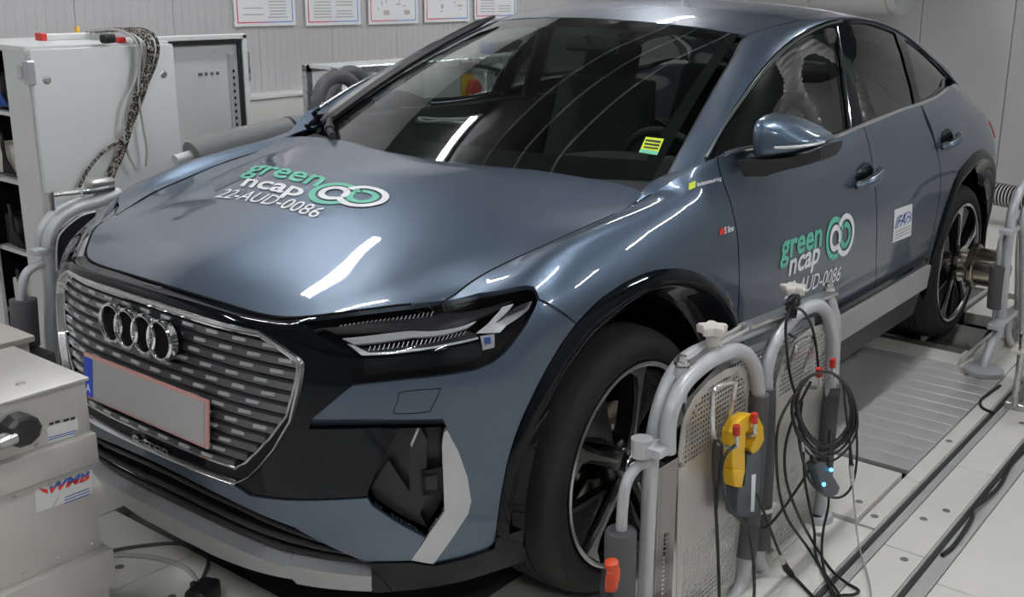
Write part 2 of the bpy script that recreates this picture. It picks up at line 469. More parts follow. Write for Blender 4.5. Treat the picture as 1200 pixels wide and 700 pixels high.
# back wall of broad flat panels
wb_root = S_(empty('wall_back', (X0, 0, 0)))
bm = NB(); box(bm, (X0-.06, (Y0+Y1)/2, CEIL/2), (.10, Y1-Y0, CEIL)); S_(obj('wall_core', bm, wall_m, wb_root, smooth=False))
pw = .70; y = .095-pw*5; proto = None
while y < Y1:
    if proto is None:
        bm = NB(); box(bm, (0, 0, CEIL/2), (.02, pw-.006, CEIL), None, .003, 1)
        proto = obj('panel', bm, wall_m, wb_root, smooth=False); o = proto; proto.matrix_parent_inverse = Matrix.Identity(4)
    else:
        o = proto.copy(); C.objects.link(o)
    o.location = (0, y+pw/2, 0); y += pw
bm = NB(); box(bm, ((X0+X1)/2, Y1+.05, CEIL/2), (X1-X0, .1, CEIL)); S_(obj('wall_right', bm, dim_m, None, smooth=False))
bm = NB(); box(bm, (X1+.05, (Y0+Y1)/2, CEIL/2), (.1, Y1-Y0, CEIL)); S_(obj('wall_front', bm, dim_m, None, smooth=False))
bm = NB(); box(bm, ((X0+X1)/2, (Y0+Y1)/2, CEIL+.05), (X1-X0, Y1-Y0, .1)); S_(obj('ceiling', bm, ceil_m, None, smooth=False))
bm = NB(); box(bm, (X0+.03, (Y0+Y1)/2, .06), (.03, Y1-Y0, .12)); S_(obj('baseboard_back', bm, mat('skirting', (.55, .54, .50), .5), None, smooth=False))
# cable duct along the left wall
bm = NB(); box(bm, ((X0+X1)/2, Y0+.07, .80), (X1-X0-.2, .12, .22), None, .01, 2); S_(obj('trim_1', bm, mat('trunking_white', (.62, .62, .60), .45), None))
bm = NB(); box(bm, ((X0+X1)/2, Y0+.075, .925), (X1-X0-.2, .135, .025), None, .004, 2); S_(obj('trim_2', bm, mat('trunking_lid', (.72, .72, .70), .4), None))

# floor: sub-floor, then the plates as separate pieces
fl = S_(empty('floor', (0, 0, 0)))
bm = NB(); box(bm, ((X0+X1)/2, (Y0+Y1)/2, -.13), (X1-X0, Y1-Y0, .10)); S_(obj('subfloor', bm, floor_dark, fl, smooth=False))
def plate_(x0, x1, y0, y1, m=floor_m, top=0.0, name='floor_plate', th=.06, bev=.0015):
    bm = NB(); box(bm, ((x0+x1)/2, (y0+y1)/2, top-th/2), (x1-x0-.004, y1-y0-.004, th), None, bev, 1); return S_(obj(name, bm, m, fl, smooth=False))
def lay(xs_, y0, y1, **k):
    for a, b in zip(xs_[:-1], xs_[1:]): plate_(a, b, y0, y1, **k)
lay([X0, -4.2, -2.8, -1.36, -.67, .35, 1.4, 2.6, 3.8, X1], 1.378, 1.505)          # strip between the two slots
lay([X0, -4.3, -2.9, -2.395], 1.255, 1.322); lay([-2.395, -1.15, -.745], 1.262, 1.322); lay([-.735, .3, 1.4, 2.6, 3.8, X1], 1.155, 1.322)
lay([X0, -4.4, -3.0, -1.7, -.55, .6, 1.8, 3.0, 4.2, X1], 1.578, 3.2); lay([X0, -3.6, -.9, 1.8, X1], 3.2, Y1)
lay([-.735, .30, 1.5, 2.7, 3.9, X1], .62, 1.155); lay([1.55, 2.6, 3.8, X1], -.62, .62)
lay([.62, 1.1, 1.55], -.62, -.20); lay([.62, 1.1, 1.55], -.20, .62)
lay([-1.10, .30, 1.5, 2.7, 3.9, X1], -1.3, -.62); lay([X0, -4.4, -3.0, -1.7, -.5, .7, 1.9, 3.1, 4.3, X1], -2.2, -1.3); lay([X0, -3.6, -.9, 1.8, X1], Y0, -2.2)
lay([X0, -4.6, -3.75], -1.3, 1.255); lay([-3.75, -3.2], -1.3, -.62)
lay([-1.10, .62], -.62, .62, m=pit_m, top=-.03); lay([-.735, -.45], -.62, .62)
# slots: shallow dark channels with a bright lower flank
for ya, yb in ((1.322, 1.378), (1.505, 1.578)):
    bm = NB(); box(bm, ((X0+X1)/2, (ya+yb)/2, -.020), (X1-X0, yb-ya, .02)); S_(obj('slot_bed', bm, ribbed_m, fl, smooth=False))
    bm = NB(); box(bm, ((X0+X1)/2, ya+.016, -.010), (X1-X0, .013, .012)); S_(obj('slot_seal', bm, floor_dark, fl, smooth=False))
    bm = NB(); box(bm, ((X0+X1)/2, ya+.004, -.004), (X1-X0, .006, .008)); box(bm, ((X0+X1)/2, yb-.004, -.004), (X1-X0, .006, .008)); S_(obj('slot_edge', bm, ribbed_m, fl, smooth=False))
# ribbed cover plates between the wheels: each rib a plank of its own
proto = None; pitch_r = .098; nx = int((2.40-1.16)/pitch_r)
for i in range(nx):
    xx = -2.395+(i+.5)*pitch_r
    if proto is None:
        bm = NB(); box(bm, (0, .93, -.012), (pitch_r-.005, .655, .02), None, .003, 1); proto = obj('plank', bm, ribbed_m, fl, smooth=False); o = proto
    else:
        o = proto.copy(); C.objects.link(o)
    o.location = (xx, 0, 0)
plate_(-1.155, -.742, .62, 1.258, m=floor_m, top=.012, name='raised_plate', th=.05)
lay([-2.395, -1.75, -1.10], -.62, .60, m=pit_m, top=-.015)
# rear roller bay
lay([-3.75, -3.10, -2.395], -.62, .60, m=pit_m, top=-.02)
plate_(-2.62, -2.395, .60, 1.05, m=floor_m, top=.004); plate_(-3.75, -2.95, .60, .80, m=pit_m, top=-.01)
for k, (xa, xb, ya, yb) in enumerate(((-3.9, -2.46, 1.10, 1.15), (-3.75, -2.42, 1.05, 1.07), (-3.75, -2.62, .80, .82))):
    bm = NB(); box(bm, ((xa+xb)/2, (ya+yb)/2, .012), (xb-xa, yb-ya, .03 if k else .09), None, .004, 1); S_(obj('roller_rail', bm, ribbed_m, fl, smooth=False))
for xr in (-2.95, -2.58):
    bm = NB(); cyl(bm, (xr, .60, -.10), (xr, 1.02, -.10), .11, 28); S_(obj('drum', bm, pit_m, fl))
for xr in (-.19, .19):
    bm = NB(); cyl(bm, (xr, .62, -.115), (xr, 1.10, -.115), .11, 28); S_(obj('drum', bm, pit_m, fl))
plate_(-3.60, -3.20, .83, 1.0, m=floor_m, top=.01); plate_(-3.05, -2.80, 1.075, 1.255, m=floor_m, top=.01)
lay([-3.75, -3.05], 1.075, 1.255, m=pit_m, top=-.01); lay([-2.80, -2.395], 1.05, 1.255)
bm = NB()
for (x_, y_) in ((.80, -.30), (.80, -.05), (.66, .22), (1.0, -.40), (-.60, 1.20), (-.56, 1.05), (-.86, 1.22), (-.30, 1.43), (-.9, 1.42), (-.82, 1.29), (-1.55, 1.29), (-1.0, 1.46), (-.62, 1.46), (-1.9, 1.46), (-2.3, 1.12), (-2.55, .86), (.1, 1.46), (-.5, 1.70), (-1.3, 1.75), (-2.0, 1.72), (.4, 1.73)):
    lathe(bm, [(0, .0012), (.011, .0012), (.0125, 0)], (x_, y_, .001 if not (-1.155 < x_ < -.742 and y_ < 1.258) else .013), (0, 0, 1), 14)
tag(obj('screw_heads', bm, screw_m, fl), kind='stuff')

# ceiling lamps: white battens with two tubes each
tube_m = mat('fluorescent_tube', (1, 1, 1), 0.5, emit=((0.97, 0.98, 1.0), LAMP_POWER))
lamp_body = mat('lamp_body_white', (.75, .75, .75), .4)
lamp_xy = [(x, y) for y in (-1.55, 1.2, 3.6) for x in (-3.75, -.50, 2.75)]
def ceiling_lamp(x, y):
    r = empty('ceiling_lamp', (x, y, CEIL-.06)); tag(r, 'white twin-tube batten lamp under the ceiling of the test room', 'lamp', 'ceiling battens')
    bm = NB(); box(bm, (x, y, CEIL-.035), (1.08, .11, .05), None, .008, 2); obj('lamp_body', bm, lamp_body, r)
    for q in (-.03, .03):
        bm = NB(); cyl(bm, (x-.49, y+q, CEIL-.085), (x+.49, y+q, CEIL-.085), .013, 10); obj('light_tube', bm, tube_m, r)
        for e in (-.505, .505):
            bm = NB(); box(bm, (x+e, y+q, CEIL-.078), (.03, .035, .05)); obj('tube_holder', bm, lamp_body, r, smooth=False)
    return r
def copy_tree(o, parent=None):
    c = o.copy(); C.objects.link(c)
    if parent is not None:
        k = o.matrix_parent_inverse.copy(); c.parent = parent; c.matrix_parent_inverse = k
    for ch in [q for q in bpy.data.objects if q.parent == o]: copy_tree(ch, c)
    return c
l0 = ceiling_lamp(*lamp_xy[0])
for (x, y) in lamp_xy[1:]:
    c = copy_tree(l0); c.location = (x, y, CEIL-.06)

# bright rails under the ceiling and a hanging flexible duct, both mirrored in the car's glass
for k, y in enumerate((-.95, -.60, -.25)):
    bm = NB(); box(bm, (-1.2, y, CEIL-.04), (7.5, .014, .03), None, .002, 1); S_(obj('trim_%d' % (k+3), bm, mat('ceiling_rail', (.80, .80, .80), .3), None))
fd = empty('flexible_duct', (-3.9, 1.5, 1.9)); tag(fd, 'ribbed pale flexible duct hanging from the ceiling beside the car', 'duct')
path_ = smooth_path([(-3.7, 1.10, CEIL), (-3.72, 1.18, 2.85), (-3.8, 1.32, 2.5), (-3.9, 1.58, 2.1), (-3.95, 1.90, 1.7), (-3.95, 2.25, 1.2), (-3.95, 2.5, .6), (-3.95, 2.6, 0)], 22)
bm = NB(); tube(bm, path_, [.062+.005*(1 if i % 4 < 2 else -1) for i in range(len(path_))], 18); obj('duct_wall', bm, mat('flexible_duct_grey', (.55, .56, .54), .4, .3), fd)
# ------------------------------------------------------------------ the car: body side patch from sill to bonnet edge, front centre to tail centre
car = empty('car', (-1.4, 0, 0))
tag(car, 'blue-grey coupe-style electric SUV with green lettering on bonnet and door, on the test rollers', 'car')
FY = [0, .2, .4, .55, .66, .78, .85, .9]; FX = [.862, .856, .826, .775, .712, .615, .515, .40]
def Fx(y): return float(spline_w(FY, spline_basis(FY), [y])[0] @ np.array(FX))
cols = []
front = [  # y at mid height, then v6..v9 where the lamp corner needs them (v8 bonnet edge, v9 bonnet skin)
    (0.0, None, None, (.772, 0, .881), (.68, 0, .922)), (.20, None, None, (.764, .20, .8735), (.672, .195, .914)),
    (.40, None, None, (.738, .40, .8725), (.645, .36, .909)),
    (.55, (.727, .546, .842), (.696, .536, .868), (.665, .525, .890), (.59, .475, .913)),
    (.66, (.657, .664, .841), (.622, .640, .877), (.589, .612, .905), (.53, .55, .923)),
    (.78, (.577, .765, .850), (.543, .738, .888), (.495, .680, .908), (.45, .605, .932)),
    (.85, (.478, .826, .866), (.461, .782, .913), (.430, .690, .929), (.40, .615, .945))]
offs = [(.20, .075), (.30, .030), (.42, .004), (.55, 0.0), (.68, .008), (.79, .020), (.862, .033)]
for k, (y, p6, p7, p8, p9) in enumerate(front):
    rows = []
    for j, (z, o) in enumerate(offs):
        zz = z; yy = y
        if j == 6: zz = z + (.012 if k == 0 else .012 if k == 1 else -.004 if k == 2 else 0)
        if k >= 3:
            tuck = [0.05, .02, 0, 0, .004, .012, .022][j]*(k-2)/4     # corner leans in slightly with height
            o = o*(1-0.1*(k-3))
            rows.append((Fx(y)-o-tuck*.3, yy-tuck*.7, zz))
        else:
            rows.append((Fx(y)-o, yy, zz))
    if p6: rows[6] = p6
    r6 = np.array(rows[6]); q8 = np.array(p8)
    rows.append(p7 if p7 else tuple(r6*.45+q8*.55+np.array([.004, 0, .004])))
    rows += [p8, p9]
    cols.append(rows)
side = [  # x, then (y, z) for rows 0..6, then three full points
    (.385, [(.86, .20), (.885, .30), (.90, .42), (.905, .55), (.905, .68), (.898, .80), (.876, .905)], (.374, .799, .953), (.366, .70, .951), (.35, .625, .966)),
    (.20, [(.875, .20), (.90, .30), (.915, .42), (.923, .55), (.925, .68), (.917, .81), (.892, .925)], (.20, .811, 1.006), (.20, .725, .984), (.19, .645, .996)),
    (0.0, [(.88, .20), (.905, .30), (.920, .42), (.930, .55), (.932, .68), (.922, .82), (.897, .94)], (.02, .827, 1.031), (0, .750, 1.017), (.01, .67, 1.030)),
    (-.25, [(.87, .20), (.902, .30), (.918, .42), (.929, .55), (.932, .68), (.923, .825), (.899, .95)], (-.24, .850, 1.053), (-.205, .768, 1.052), (-.19, .69, 1.062)),
    (-.50, [(.86, .20), (.900, .30), (.917, .42), (.928, .55), (.932, .69), (.924, .83), (.902, .955)], (-.48, .874, 1.068), (-.41, .848, 1.140), (-.41, .82, 1.165)),
    (-1.0, [(.84, .20), (.896, .30), (.915, .42), (.926, .55), (.931, .69), (.925, .835), (.905, .96)], (-1.0, .886, 1.048), (-1.0, .862, 1.124), (-1.0, .84, 1.165)),
    (-1.6, [(.84, .20), (.896, .30), (.915, .42), (.926, .55), (.931, .69), (.926, .84), (.908, .97)], (-1.6, .889, 1.065), (-1.6, .862, 1.146), (-1.6, .84, 1.17)),
    (-2.1, [(.85, .20), (.898, .30), (.915, .42), (.926, .55), (.932, .70), (.930, .85), (.914, .985)], (-2.1, .892, 1.082), (-2.1, .858, 1.168), (-2.1, .835, 1.197)),
    (-2.45, [(.86, .20), (.90, .30), (.917, .42), (.928, .55), (.937, .70), (.937, .86), (.918, .99)], (-2.46, .882, 1.092), (-2.46, .822, 1.176), (-2.46, .795, 1.205)),
    (-2.80, [(.86, .20), (.90, .30), (.917, .42), (.928, .55), (.937, .70), (.935, .86), (.903, .985)], (-2.82, .852, 1.088), (-2.86, .755, 1.192), (-2.87, .725, 1.222)),
    (-3.10, [(.84, .20), (.88, .30), (.897, .42), (.908, .55), (.914, .70), (.908, .86), (.870, .975)], (-3.10, .805, 1.07), (-3.13, .705, 1.155), (-3.15, .675, 1.18)),
    (-3.36, [(.78, .20), (.82, .30), (.832, .42), (.842, .55), (.845, .70), (.838, .85), (.800, .955)], (-3.34, .735, 1.04), (-3.30, .645, 1.11), (-3.30, .615, 1.13)),
    (-3.55, [(.65, .20), (.69, .30), (.70, .42), (.705, .55), (.71, .70), (.70, .84), (.67, .94)], (-3.50, .60, 1.01), (-3.43, .53, 1.075), (-3.42, .50, 1.09)),
    (-3.66, [(.38, .20), (.40, .30), (.40, .42), (.40, .55), (.40, .70), (.40, .84), (.38, .94)], (-3.58, .35, 1.005), (-3.50, .32, 1.06), (-3.48, .30, 1.075)),
    (-3.70, [(0, .20), (0, .30), (0, .42), (0, .55), (0, .70), (0, .84), (0, .94)], (-3.61, 0, 1.005), (-3.52, 0, 1.055), (-3.50, 0, 1.07)),
]
for (x, yz, p7, p8, p9) in side:
    cols.append([(x, y, z) for (y, z) in yz]+[p7, p8, p9])
SIDE = Patch(cols, (7, 6))
OUT = 1 if SIDE.normal(np.array([SIDE.U[12]]), np.array([SIDE.V[4]]), 1)[0][1] > 0 else -1

# ------------------------------------------------------------------ bonnet patch (rows run across, columns front to back)
def crv(pts, y):
    t = [p[0] for p in pts]; D = spline_basis(t)
    return spline_w(t, D, [y])[0] @ np.array([p[1:] for p in pts])
hood_rows = []
edge = [SIDE.G[k][8] for k in range(11)]; skin = [SIDE.G[k][9] for k in range(11)]
mid = [(.772, .881), (.68, .922), (.53, .967), (.36, 1.010), (.17, 1.047), (-.005, 1.073), (-.17, 1.088)]
wid = [  # y, x, z across each bonnet row
    [(.25, .757, .8725), (.42, .733, .8735), (.525, .665, .890), (.612, .589, .905), (.680, .495, .908)],
    [(.25, .665, .913), (.41, .64, .9095), (.52, .575, .917), (.60, .505, .921), (.688, .447, .923)],
    [(.25, .51, .960), (.41, .485, .952), (.52, .44, .947), (.60, .39, .945), (.703, .345, .955)],
    [(.25, .345, 1.002), (.42, .315, .990), (.54, .28, .980), (.63, .245, .975), (.722, .21, .981)],
    [(.25, .155, 1.039), (.43, .13, 1.026), (.56, .10, 1.014), (.65, .075, 1.007), (.741, .06, 1.008)],
    [(.25, -.02, 1.066), (.44, -.045, 1.054), (.58, -.075, 1.042), (.68, -.10, 1.033), (.762, -.13, 1.036)],
    [(.25, -.18, 1.087), (.44, -.205, 1.083), (.58, -.23, 1.078), (.69, -.245, 1.072), (.757, -.215, 1.066)]]
for m_, wd in zip(mid, wid):
    half_ = [(m_[0], 0, m_[1])]+[(x, y, z) for (y, x, z) in wd]
    hood_rows.append([(p[0], -p[1], p[2]) for p in half_[:0:-1]]+half_)
class Bonnet(Patch):
    """bonnet skin with its raised middle field, falling away along a soft crease on either side"""
    def ev(s, u, v):
        P = Patch.ev(s, u, v); x, y = P[:, 0], np.abs(P[:, 1])
        yc = np.where(x < .62, .36+(.62-x)*.165, .36)
        ss = lambda t: t*t*(3-2*t)
        ye = np.interp(x, [-.16, -.05, .116, .229, .366, .43, .495, .60, .70], [.77, .757, .735, .72, .70, .69, .68, .62, .55])
        t = (y-yc)/np.maximum(ye-yc, .08)
        h = 1-ss(np.clip((t+.18)/1.18, 0, 1)); f = ss(np.clip((.76-x)/.40, 0, 1))
        P[:, 2] += .005*h*f
        return P
HOOD = Bonnet(hood_rows, (16, 10))
HOUT = 1 if HOOD.normal(np.array([HOOD.U[3]]), np.array([HOOD.V[5]]), 1)[0][2] > 0 else -1
uu = np.linspace(HOOD.U[0], HOOD.U[-1], 40); vv = np.linspace(HOOD.V[0], HOOD.V[-1], 50)
hood_outline = [(HOOD.U[0], v) for v in vv]+[(u, HOOD.V[-1]) for u in uu[1:]]+[(HOOD.U[-1], v) for v in vv[::-1][1:]]+[(u, HOOD.V[0]) for u in uu[::-1][1:-1]]
bonnet = panel('bonnet', HOOD, hood_outline, MT['paint'], car, 0, 0.015, step=0.03, edge=0.02, out=HOUT, mirror=False)

# ------------------------------------------------------------------ outlines read from the photograph, laid on the side patch
U, VV = SIDE.U, SIDE.V
def col_u(i): return U[i]
def edge_v8(u0, u1, n=30):
    return [(u, VV[8]) for u in np.linspace(u0, u1, n)]
def arch(cx, R, a0, a1, n=40, y=0.93, zc=.372):
    a = np.radians(np.linspace(a0, a1, n))
    Rr = np.array([R(np.degrees(t)) if callable(R) else R for t in a])
    return SIDE.near(hitside(np.c_[cx+Rr*np.cos(a), zc+Rr*np.sin(a)]))
def hitside(xz):
    out = []
    for (x, z) in xz:
        loc, n, i, _ = SIDE.bvh.ray_cast(Vector((x, 1.5, z)), Vector((0, -1, 0)))
        out.append(np.array(loc) if loc is not None else np.array([x, .9, z]))
    return np.array(out)
def uvxz(*pts): return SIDE.near(hitside(pts))
def polar(px_pts, cx=0, zc=.372):
    q = SIDE.px(px_pts); X = SIDE.ev(q[:, 0], q[:, 1]); a = np.degrees(np.arctan2(X[:, 2]-zc, X[:, 0]-cx)); o = np.argsort(a)
    return a[o], np.hypot(X[:, 0]-cx, X[:, 2]-zc)[o]
ao, ro = polar([(660, 400), (675.4, 379), (694, 359.4), (716.6, 341.4), (740.5, 326.8), (763, 318), (783, 315), (807, 316.6), (823, 322.6), (841.7, 338), (858.8, 358.5), (621.7, 468.6), (606, 505), (590, 565), (580, 635)])
al_, rl_ = polar([(761, 339.7), (717.7, 368), (683.4, 400), (658.3, 434), (637.7, 470.9), (611, 530), (595.6, 599.5), (593, 634)])
def Rout(a): return float(np.interp(a, np.r_[ao, 175, 200], np.r_[ro, .58, .58]))
def Rlip(a): return float(np.interp(a, np.r_[al_, 110, 130, 150, 180, 220], np.r_[rl_, .50, .515, .53, .545, .55]))
head_px = [(345, 374), (430, 362.5), (520, 350), (600, 338.5), (616, 335.5), (625, 336.5), (629, 343), (628, 352), (622, 366), (605, 393), (590, 412), (575, 424), (556, 433), (500, 441), (413, 451.5), (412.5, 414), (372, 391)]
head = SIDE.px(head_px)
wedge_px = [(413, 452.5), (475, 445.5), (557, 434.5)]
lampR_px = [(577, 426), (592, 414), (607, 395), (624, 367), (630.5, 352)]
SEAMA = float(polar([(675, 379)])[0][0])
claddingF = arch(0, Rout, SEAMA, float(ao[0]), 34)       # front half of the front arch, going down
bottom_px = [(592, 636), (570, 644.5), (550, 651), (508, 660.5)]
blade_out_px = [(508, 660.5), (531, 628), (548.5, 601), (551.8, 587), (547.5, 559), (537.5, 530), (524, 502)]
wedge_low_px = [(519, 490.5), (440, 491), (366, 491)]
# upper, outer and lower piece of the painted bumper
bumper_side = np.concatenate([SIDE.px(wedge_px+lampR_px), claddingF, SIDE.px(bottom_px[1:]+blade_out_px[1:]+wedge_low_px)])
bumper = empty('front_bumper'); bumper.parent = car; bumper.matrix_parent_inverse = parent_world(car).inverted()
panel('bumper_corner', SIDE, bumper_side, MT['paint'], bumper, 0, .02, out=OUT, step=.025, edge=.012)
low_top = [(260, 571.5), (294, 581), (334, 586), (397, 585.5), (431, 583.5), (436, 592), (466, 612), (498, 629.5)]
low_bot = [(482, 656), (437, 657), (426, 656), (346, 617), (260, 581.5)]
def center_line(z):
    q = SIDE.near([(1.0, 0, z)])[0]; q[0] = U[0]; return q
def hits(px_pts, mirrored=False):
    k = MIRROR if mirrored else 1; out = []
    for (x, y) in px_pts:
        loc, n_, i_, _ = SIDE.bvh.ray_cast(V(CAM*k), V(ray(x, y)*k).normalized())
        if loc is not None: out.append(np.array(loc))
    return np.array(out).reshape(-1, 3)
def skin_x(y, z):
    loc, nn, i, _ = SIDE.bvh.ray_cast(Vector((2, abs(y)+1e-4, z)), Vector((-1, 0, 0)))
    return loc.x if loc is not None else .8
def even_line(left, right, ymax, n=10, deg=2):
    """(u, v) line from the middle of the nose to y = ymax, level at the middle, through traced points of both sides"""
    X = np.concatenate([hits(left, True), hits(right)])
    A = np.stack([X[:, 1]**(2*k) for k in range(deg)], 1); c = np.linalg.lstsq(A, X[:, 2], rcond=None)[0]
    ys = np.linspace(0, ymax, n); zs = sum(c[k]*ys**(2*k) for k in range(deg))
    q = SIDE.near([(skin_x(y, z), y, z) for y, z in zip(ys, zs)]); q[0][0] = U[0]
    return q
def center_of(px_pts):
    """centre-line (u, v) of a line that crosses the middle of the nose level: even fit through its nearest traced points"""
    q = SIDE.px(px_pts); X = SIDE.ev(q[:, 0], q[:, 1]); A = np.c_[np.ones(len(X)), X[:, 1]**2]
    return center_line(float(np.linalg.lstsq(A, X[:, 2], rcond=None)[0][0]))
# where the low strip meets the centre line (y = 0)
STRIP_T = even_line([(108, 496), (143, 512)], [(194, 537), (235, 556), (276, 567.5)], .33, 9)
STRIP_B = even_line([(112, 508), (150, 525)], [(194, 547), (230, 566), (262, 582)], .30, 9)
cl_t, cl_b = STRIP_T[0], STRIP_B[0]
lowpoly = np.concatenate([STRIP_T, SIDE.px(low_top[1:]+low_bot[:-1]), STRIP_B[::-1]])
lowpoly[0][0] = lowpoly[-1][0] = U[0]
panel('bumper_lower_strip', SIDE, lowpoly, MT['paint'], bumper, 0.004, .02, out=OUT, step=.025, edge=.012, half=True)
# underside lip of the wedge
wl = SIDE.px(wedge_low_px); wl = SIDE.ev(wl[:, 0], wl[:, 1])
wb_ = SIDE.px([(519, 501), (440, 501.5), (361, 503)]); wb_ = SIDE.ev(wb_[:, 0], wb_[:, 1])-np.array([.016, .006, 0])
strip3('bumper_wedge_underside', smooth_path(wl, 6), smooth_path(wb_, 6), MT['paint'], bumper)
# fender, doors, quarter
xd1 = [(847, 193), (848, 215), (858, 245), (864, 275), (866, 310), (866, 345), (864, 382)]
d1 = SIDE.px(xd1); d1b = uvxz((-.50, .60), (-.47, .50))
dfr = np.concatenate([d1, uvxz((-.512, .62), (-.512, .50))]); dfr[0][1] = VV[8]
claddT = arch(0, Rout, 54, 146, 46)
u_head = head[3:9]
fender_out = np.concatenate([
    [(SIDE.px([(520, 350)])[0][0], VV[8])], edge_v8(SIDE.px([(522, 349.6)])[0][0], dfr[0][0], 50)[1:],
    dfr[1:-1], [dfr[-1]], uvxz((-.505, .47)), arch(0, Rout, 174, SEAMA, 60), SIDE.px([(632, 350.5), (629, 342), (625, 335.8), (616, 334.6), (600, 337.6), (560, 343.5)])])
panel('front_fender', SIDE, fender_out, MT['paint'], car, 0, .015, out=OUT, step=.025, edge=.014)
# split lines between the doors
d2_px = [(1010, 145), (1022, 190), (1027, 240), (1027, 290), (1026, 330)]
d2 = SIDE.px(d2_px); d2[0][1] = VV[8]
d2 = np.concatenate([d2, [(SIDE.near(hitside([(-1.63, .52)]))[0])]])
d3 = np.concatenate([[(SIDE.px([(1082, 120)])[0][0], VV[8])], uvxz((-2.16, .98), (-2.19, .85)), arch(-2.764, .60, 170, 178, 3), ])
d3 = uvxz((-2.13, 1.10), (-2.22, .95), (-2.255, .82), (-2.25, .70), (-2.23, .60), (-2.205, .52))
d3 = np.concatenate([[(d3[0][0], VV[8])], d3])
zbot = .52
door1 = np.concatenate([edge_v8(dfr[0][0], d2[0][0], 40), d2[1:], uvxz(*[(x, zbot) for x in np.linspace(-1.60, -.55, 20)]), dfr[::-1][:-1]])
front_door = panel('front_door', SIDE, door1, MT['paint'], car, 0, .015, out=OUT, step=.03, edge=.015)
door2 = np.concatenate([edge_v8(d2[0][0], d3[0][0], 40), d3[1:], uvxz(*[(x, zbot) for x in np.linspace(-2.14, -1.66, 14)]), d2[::-1][:-1]])
rear_door = panel('rear_door', SIDE, door2, MT['paint'], car, 0, .015, out=OUT, step=.03, edge=.015)
uend = U[-1]
archR = arch(-2.764, Rout, 166, 4, 60)
quarter = np.concatenate([edge_v8(d3[0][0], uend, 80), [(uend, v) for v in np.linspace(VV[8], VV[2], 14)[1:]],
    [(u, VV[2]) for u in np.linspace(uend, SIDE.near([(-3.345, .85, .42)])[0][0], 20)[1:]], archR, d3[::-1][:-2]])
panel('rear_quarter_panel', SIDE, quarter, MT['paint'], car, 0, .015, out=OUT, step=.035, edge=.02)
for sline in (dfr, d2, d3): seam(SIDE, sline, car, .004, out=OUT)
seam(SIDE, SIDE.px([(631, 351.5), (650, 362), (675, 379)]), car, .0026, out=OUT)
seam(SIDE, edge_v8(SIDE.px([(522, 349.6)])[0][0], SIDE.near([(-.235, .76, 1.05)])[0][0], 30), car, .0045, .0012, name='bonnet_gap', out=OUT)
seam(HOOD, [(HOOD.U[0], v) for v in vv[2:-2]], car, .006, .0005, name='bonnet_front_gap', mirror=False, out=HOUT)
# sill: black strip, silver strip, dark rocker
xs = np.linspace(-.60, -2.17, 26)
def band(z0, z1, o):
    a, b = hitside([(x, z0) for x in xs]), hitside([(x, z1) for x in xs])
    return a+np.array([0, o, 0]), b+np.array([0, o, 0])
a, b = band(.525, .497, .002); strip3('sill_black_strip', a, b, MT['gloss_black'], car, .02)
a, b = band(.495, .395, .012); strip3('sill_silver_strip', a, b, MT['silver_plastic'], car, .025)
a, b = band(.393, .27, -.015); strip3('rocker_panel', a, b, MT['satin_black'], car, .03)
# wheel arch cladding: outward band, rolled lip, inner wall
def cladding(cx, a0, a1, name='wheel_arch_cladding'):
    an = np.radians(np.linspace(a0, a1, 60))
    def ring(R, o):
        Rr = np.array([R(np.degrees(t)) if callable(R) else R for t in an])
        X = hitside(np.c_[cx+Rr*np.cos(an), .372+Rr*np.sin(an)])
        return X, o
    prof = [(Rout, .003), (lambda t: Rout(t)*.72+Rlip(t)*.28, .010), (lambda t: Rout(t)*.3+Rlip(t)*.7, .014), (Rlip, .010), (lambda t: Rlip(t)-.006, .003),
            (lambda t: Rlip(t)*.55+.445*.45, -.014), (.445, -.035), (.437, -.06), (.437, -.12)]
    for s in (1, -1):
        rings = []
        for R, o in prof:
            X, _ = ring(R, o)
            yb = X[:, 1]
            if not callable(R): yb = np.full(len(X), np.median(yb))
            rings.append(np.c_[X[:, 0], (yb+o)*s, X[:, 2]])
        # deep rings keep their own circle
        for i, (R, o) in enumerate(prof):
            Rr = np.array([R(np.degrees(t)) if callable(R) else R for t in an])
            rings[i][:, 0] = cx+Rr*np.cos(an); rings[i][:, 2] = .372+Rr*np.sin(an)
        bm = NB(); vr = [[bm.verts.new(V(p)) for p in r_] for r_ in rings]
        for i in range(len(vr)-1):
            for k in range(len(an)-1): bm.faces.new((vr[i][k], vr[i][k+1], vr[i+1][k+1], vr[i+1][k]))
        obj(name, bm, MT['gloss_black'], car, angle=50)
        bm = NB()      # wheel house behind
        b0 = [bm.verts.new((cx+.437*math.cos(t), .84*s, .372+.437*math.sin(t))) for t in an]
        b1 = [bm.verts.new((cx+.437*math.cos(t), .55*s, .372+.437*math.sin(t))) for t in an]
        for k in range(len(an)-1): bm.faces.new((b0[k], b0[k+1], b1[k+1], b1[k]))
        bm.faces.new(b1)
        obj('wheel_house', bm, MT['dark_void'], car)
cladding(0, float(ao[0]), 190); cladding(-2.764, -8, 188)
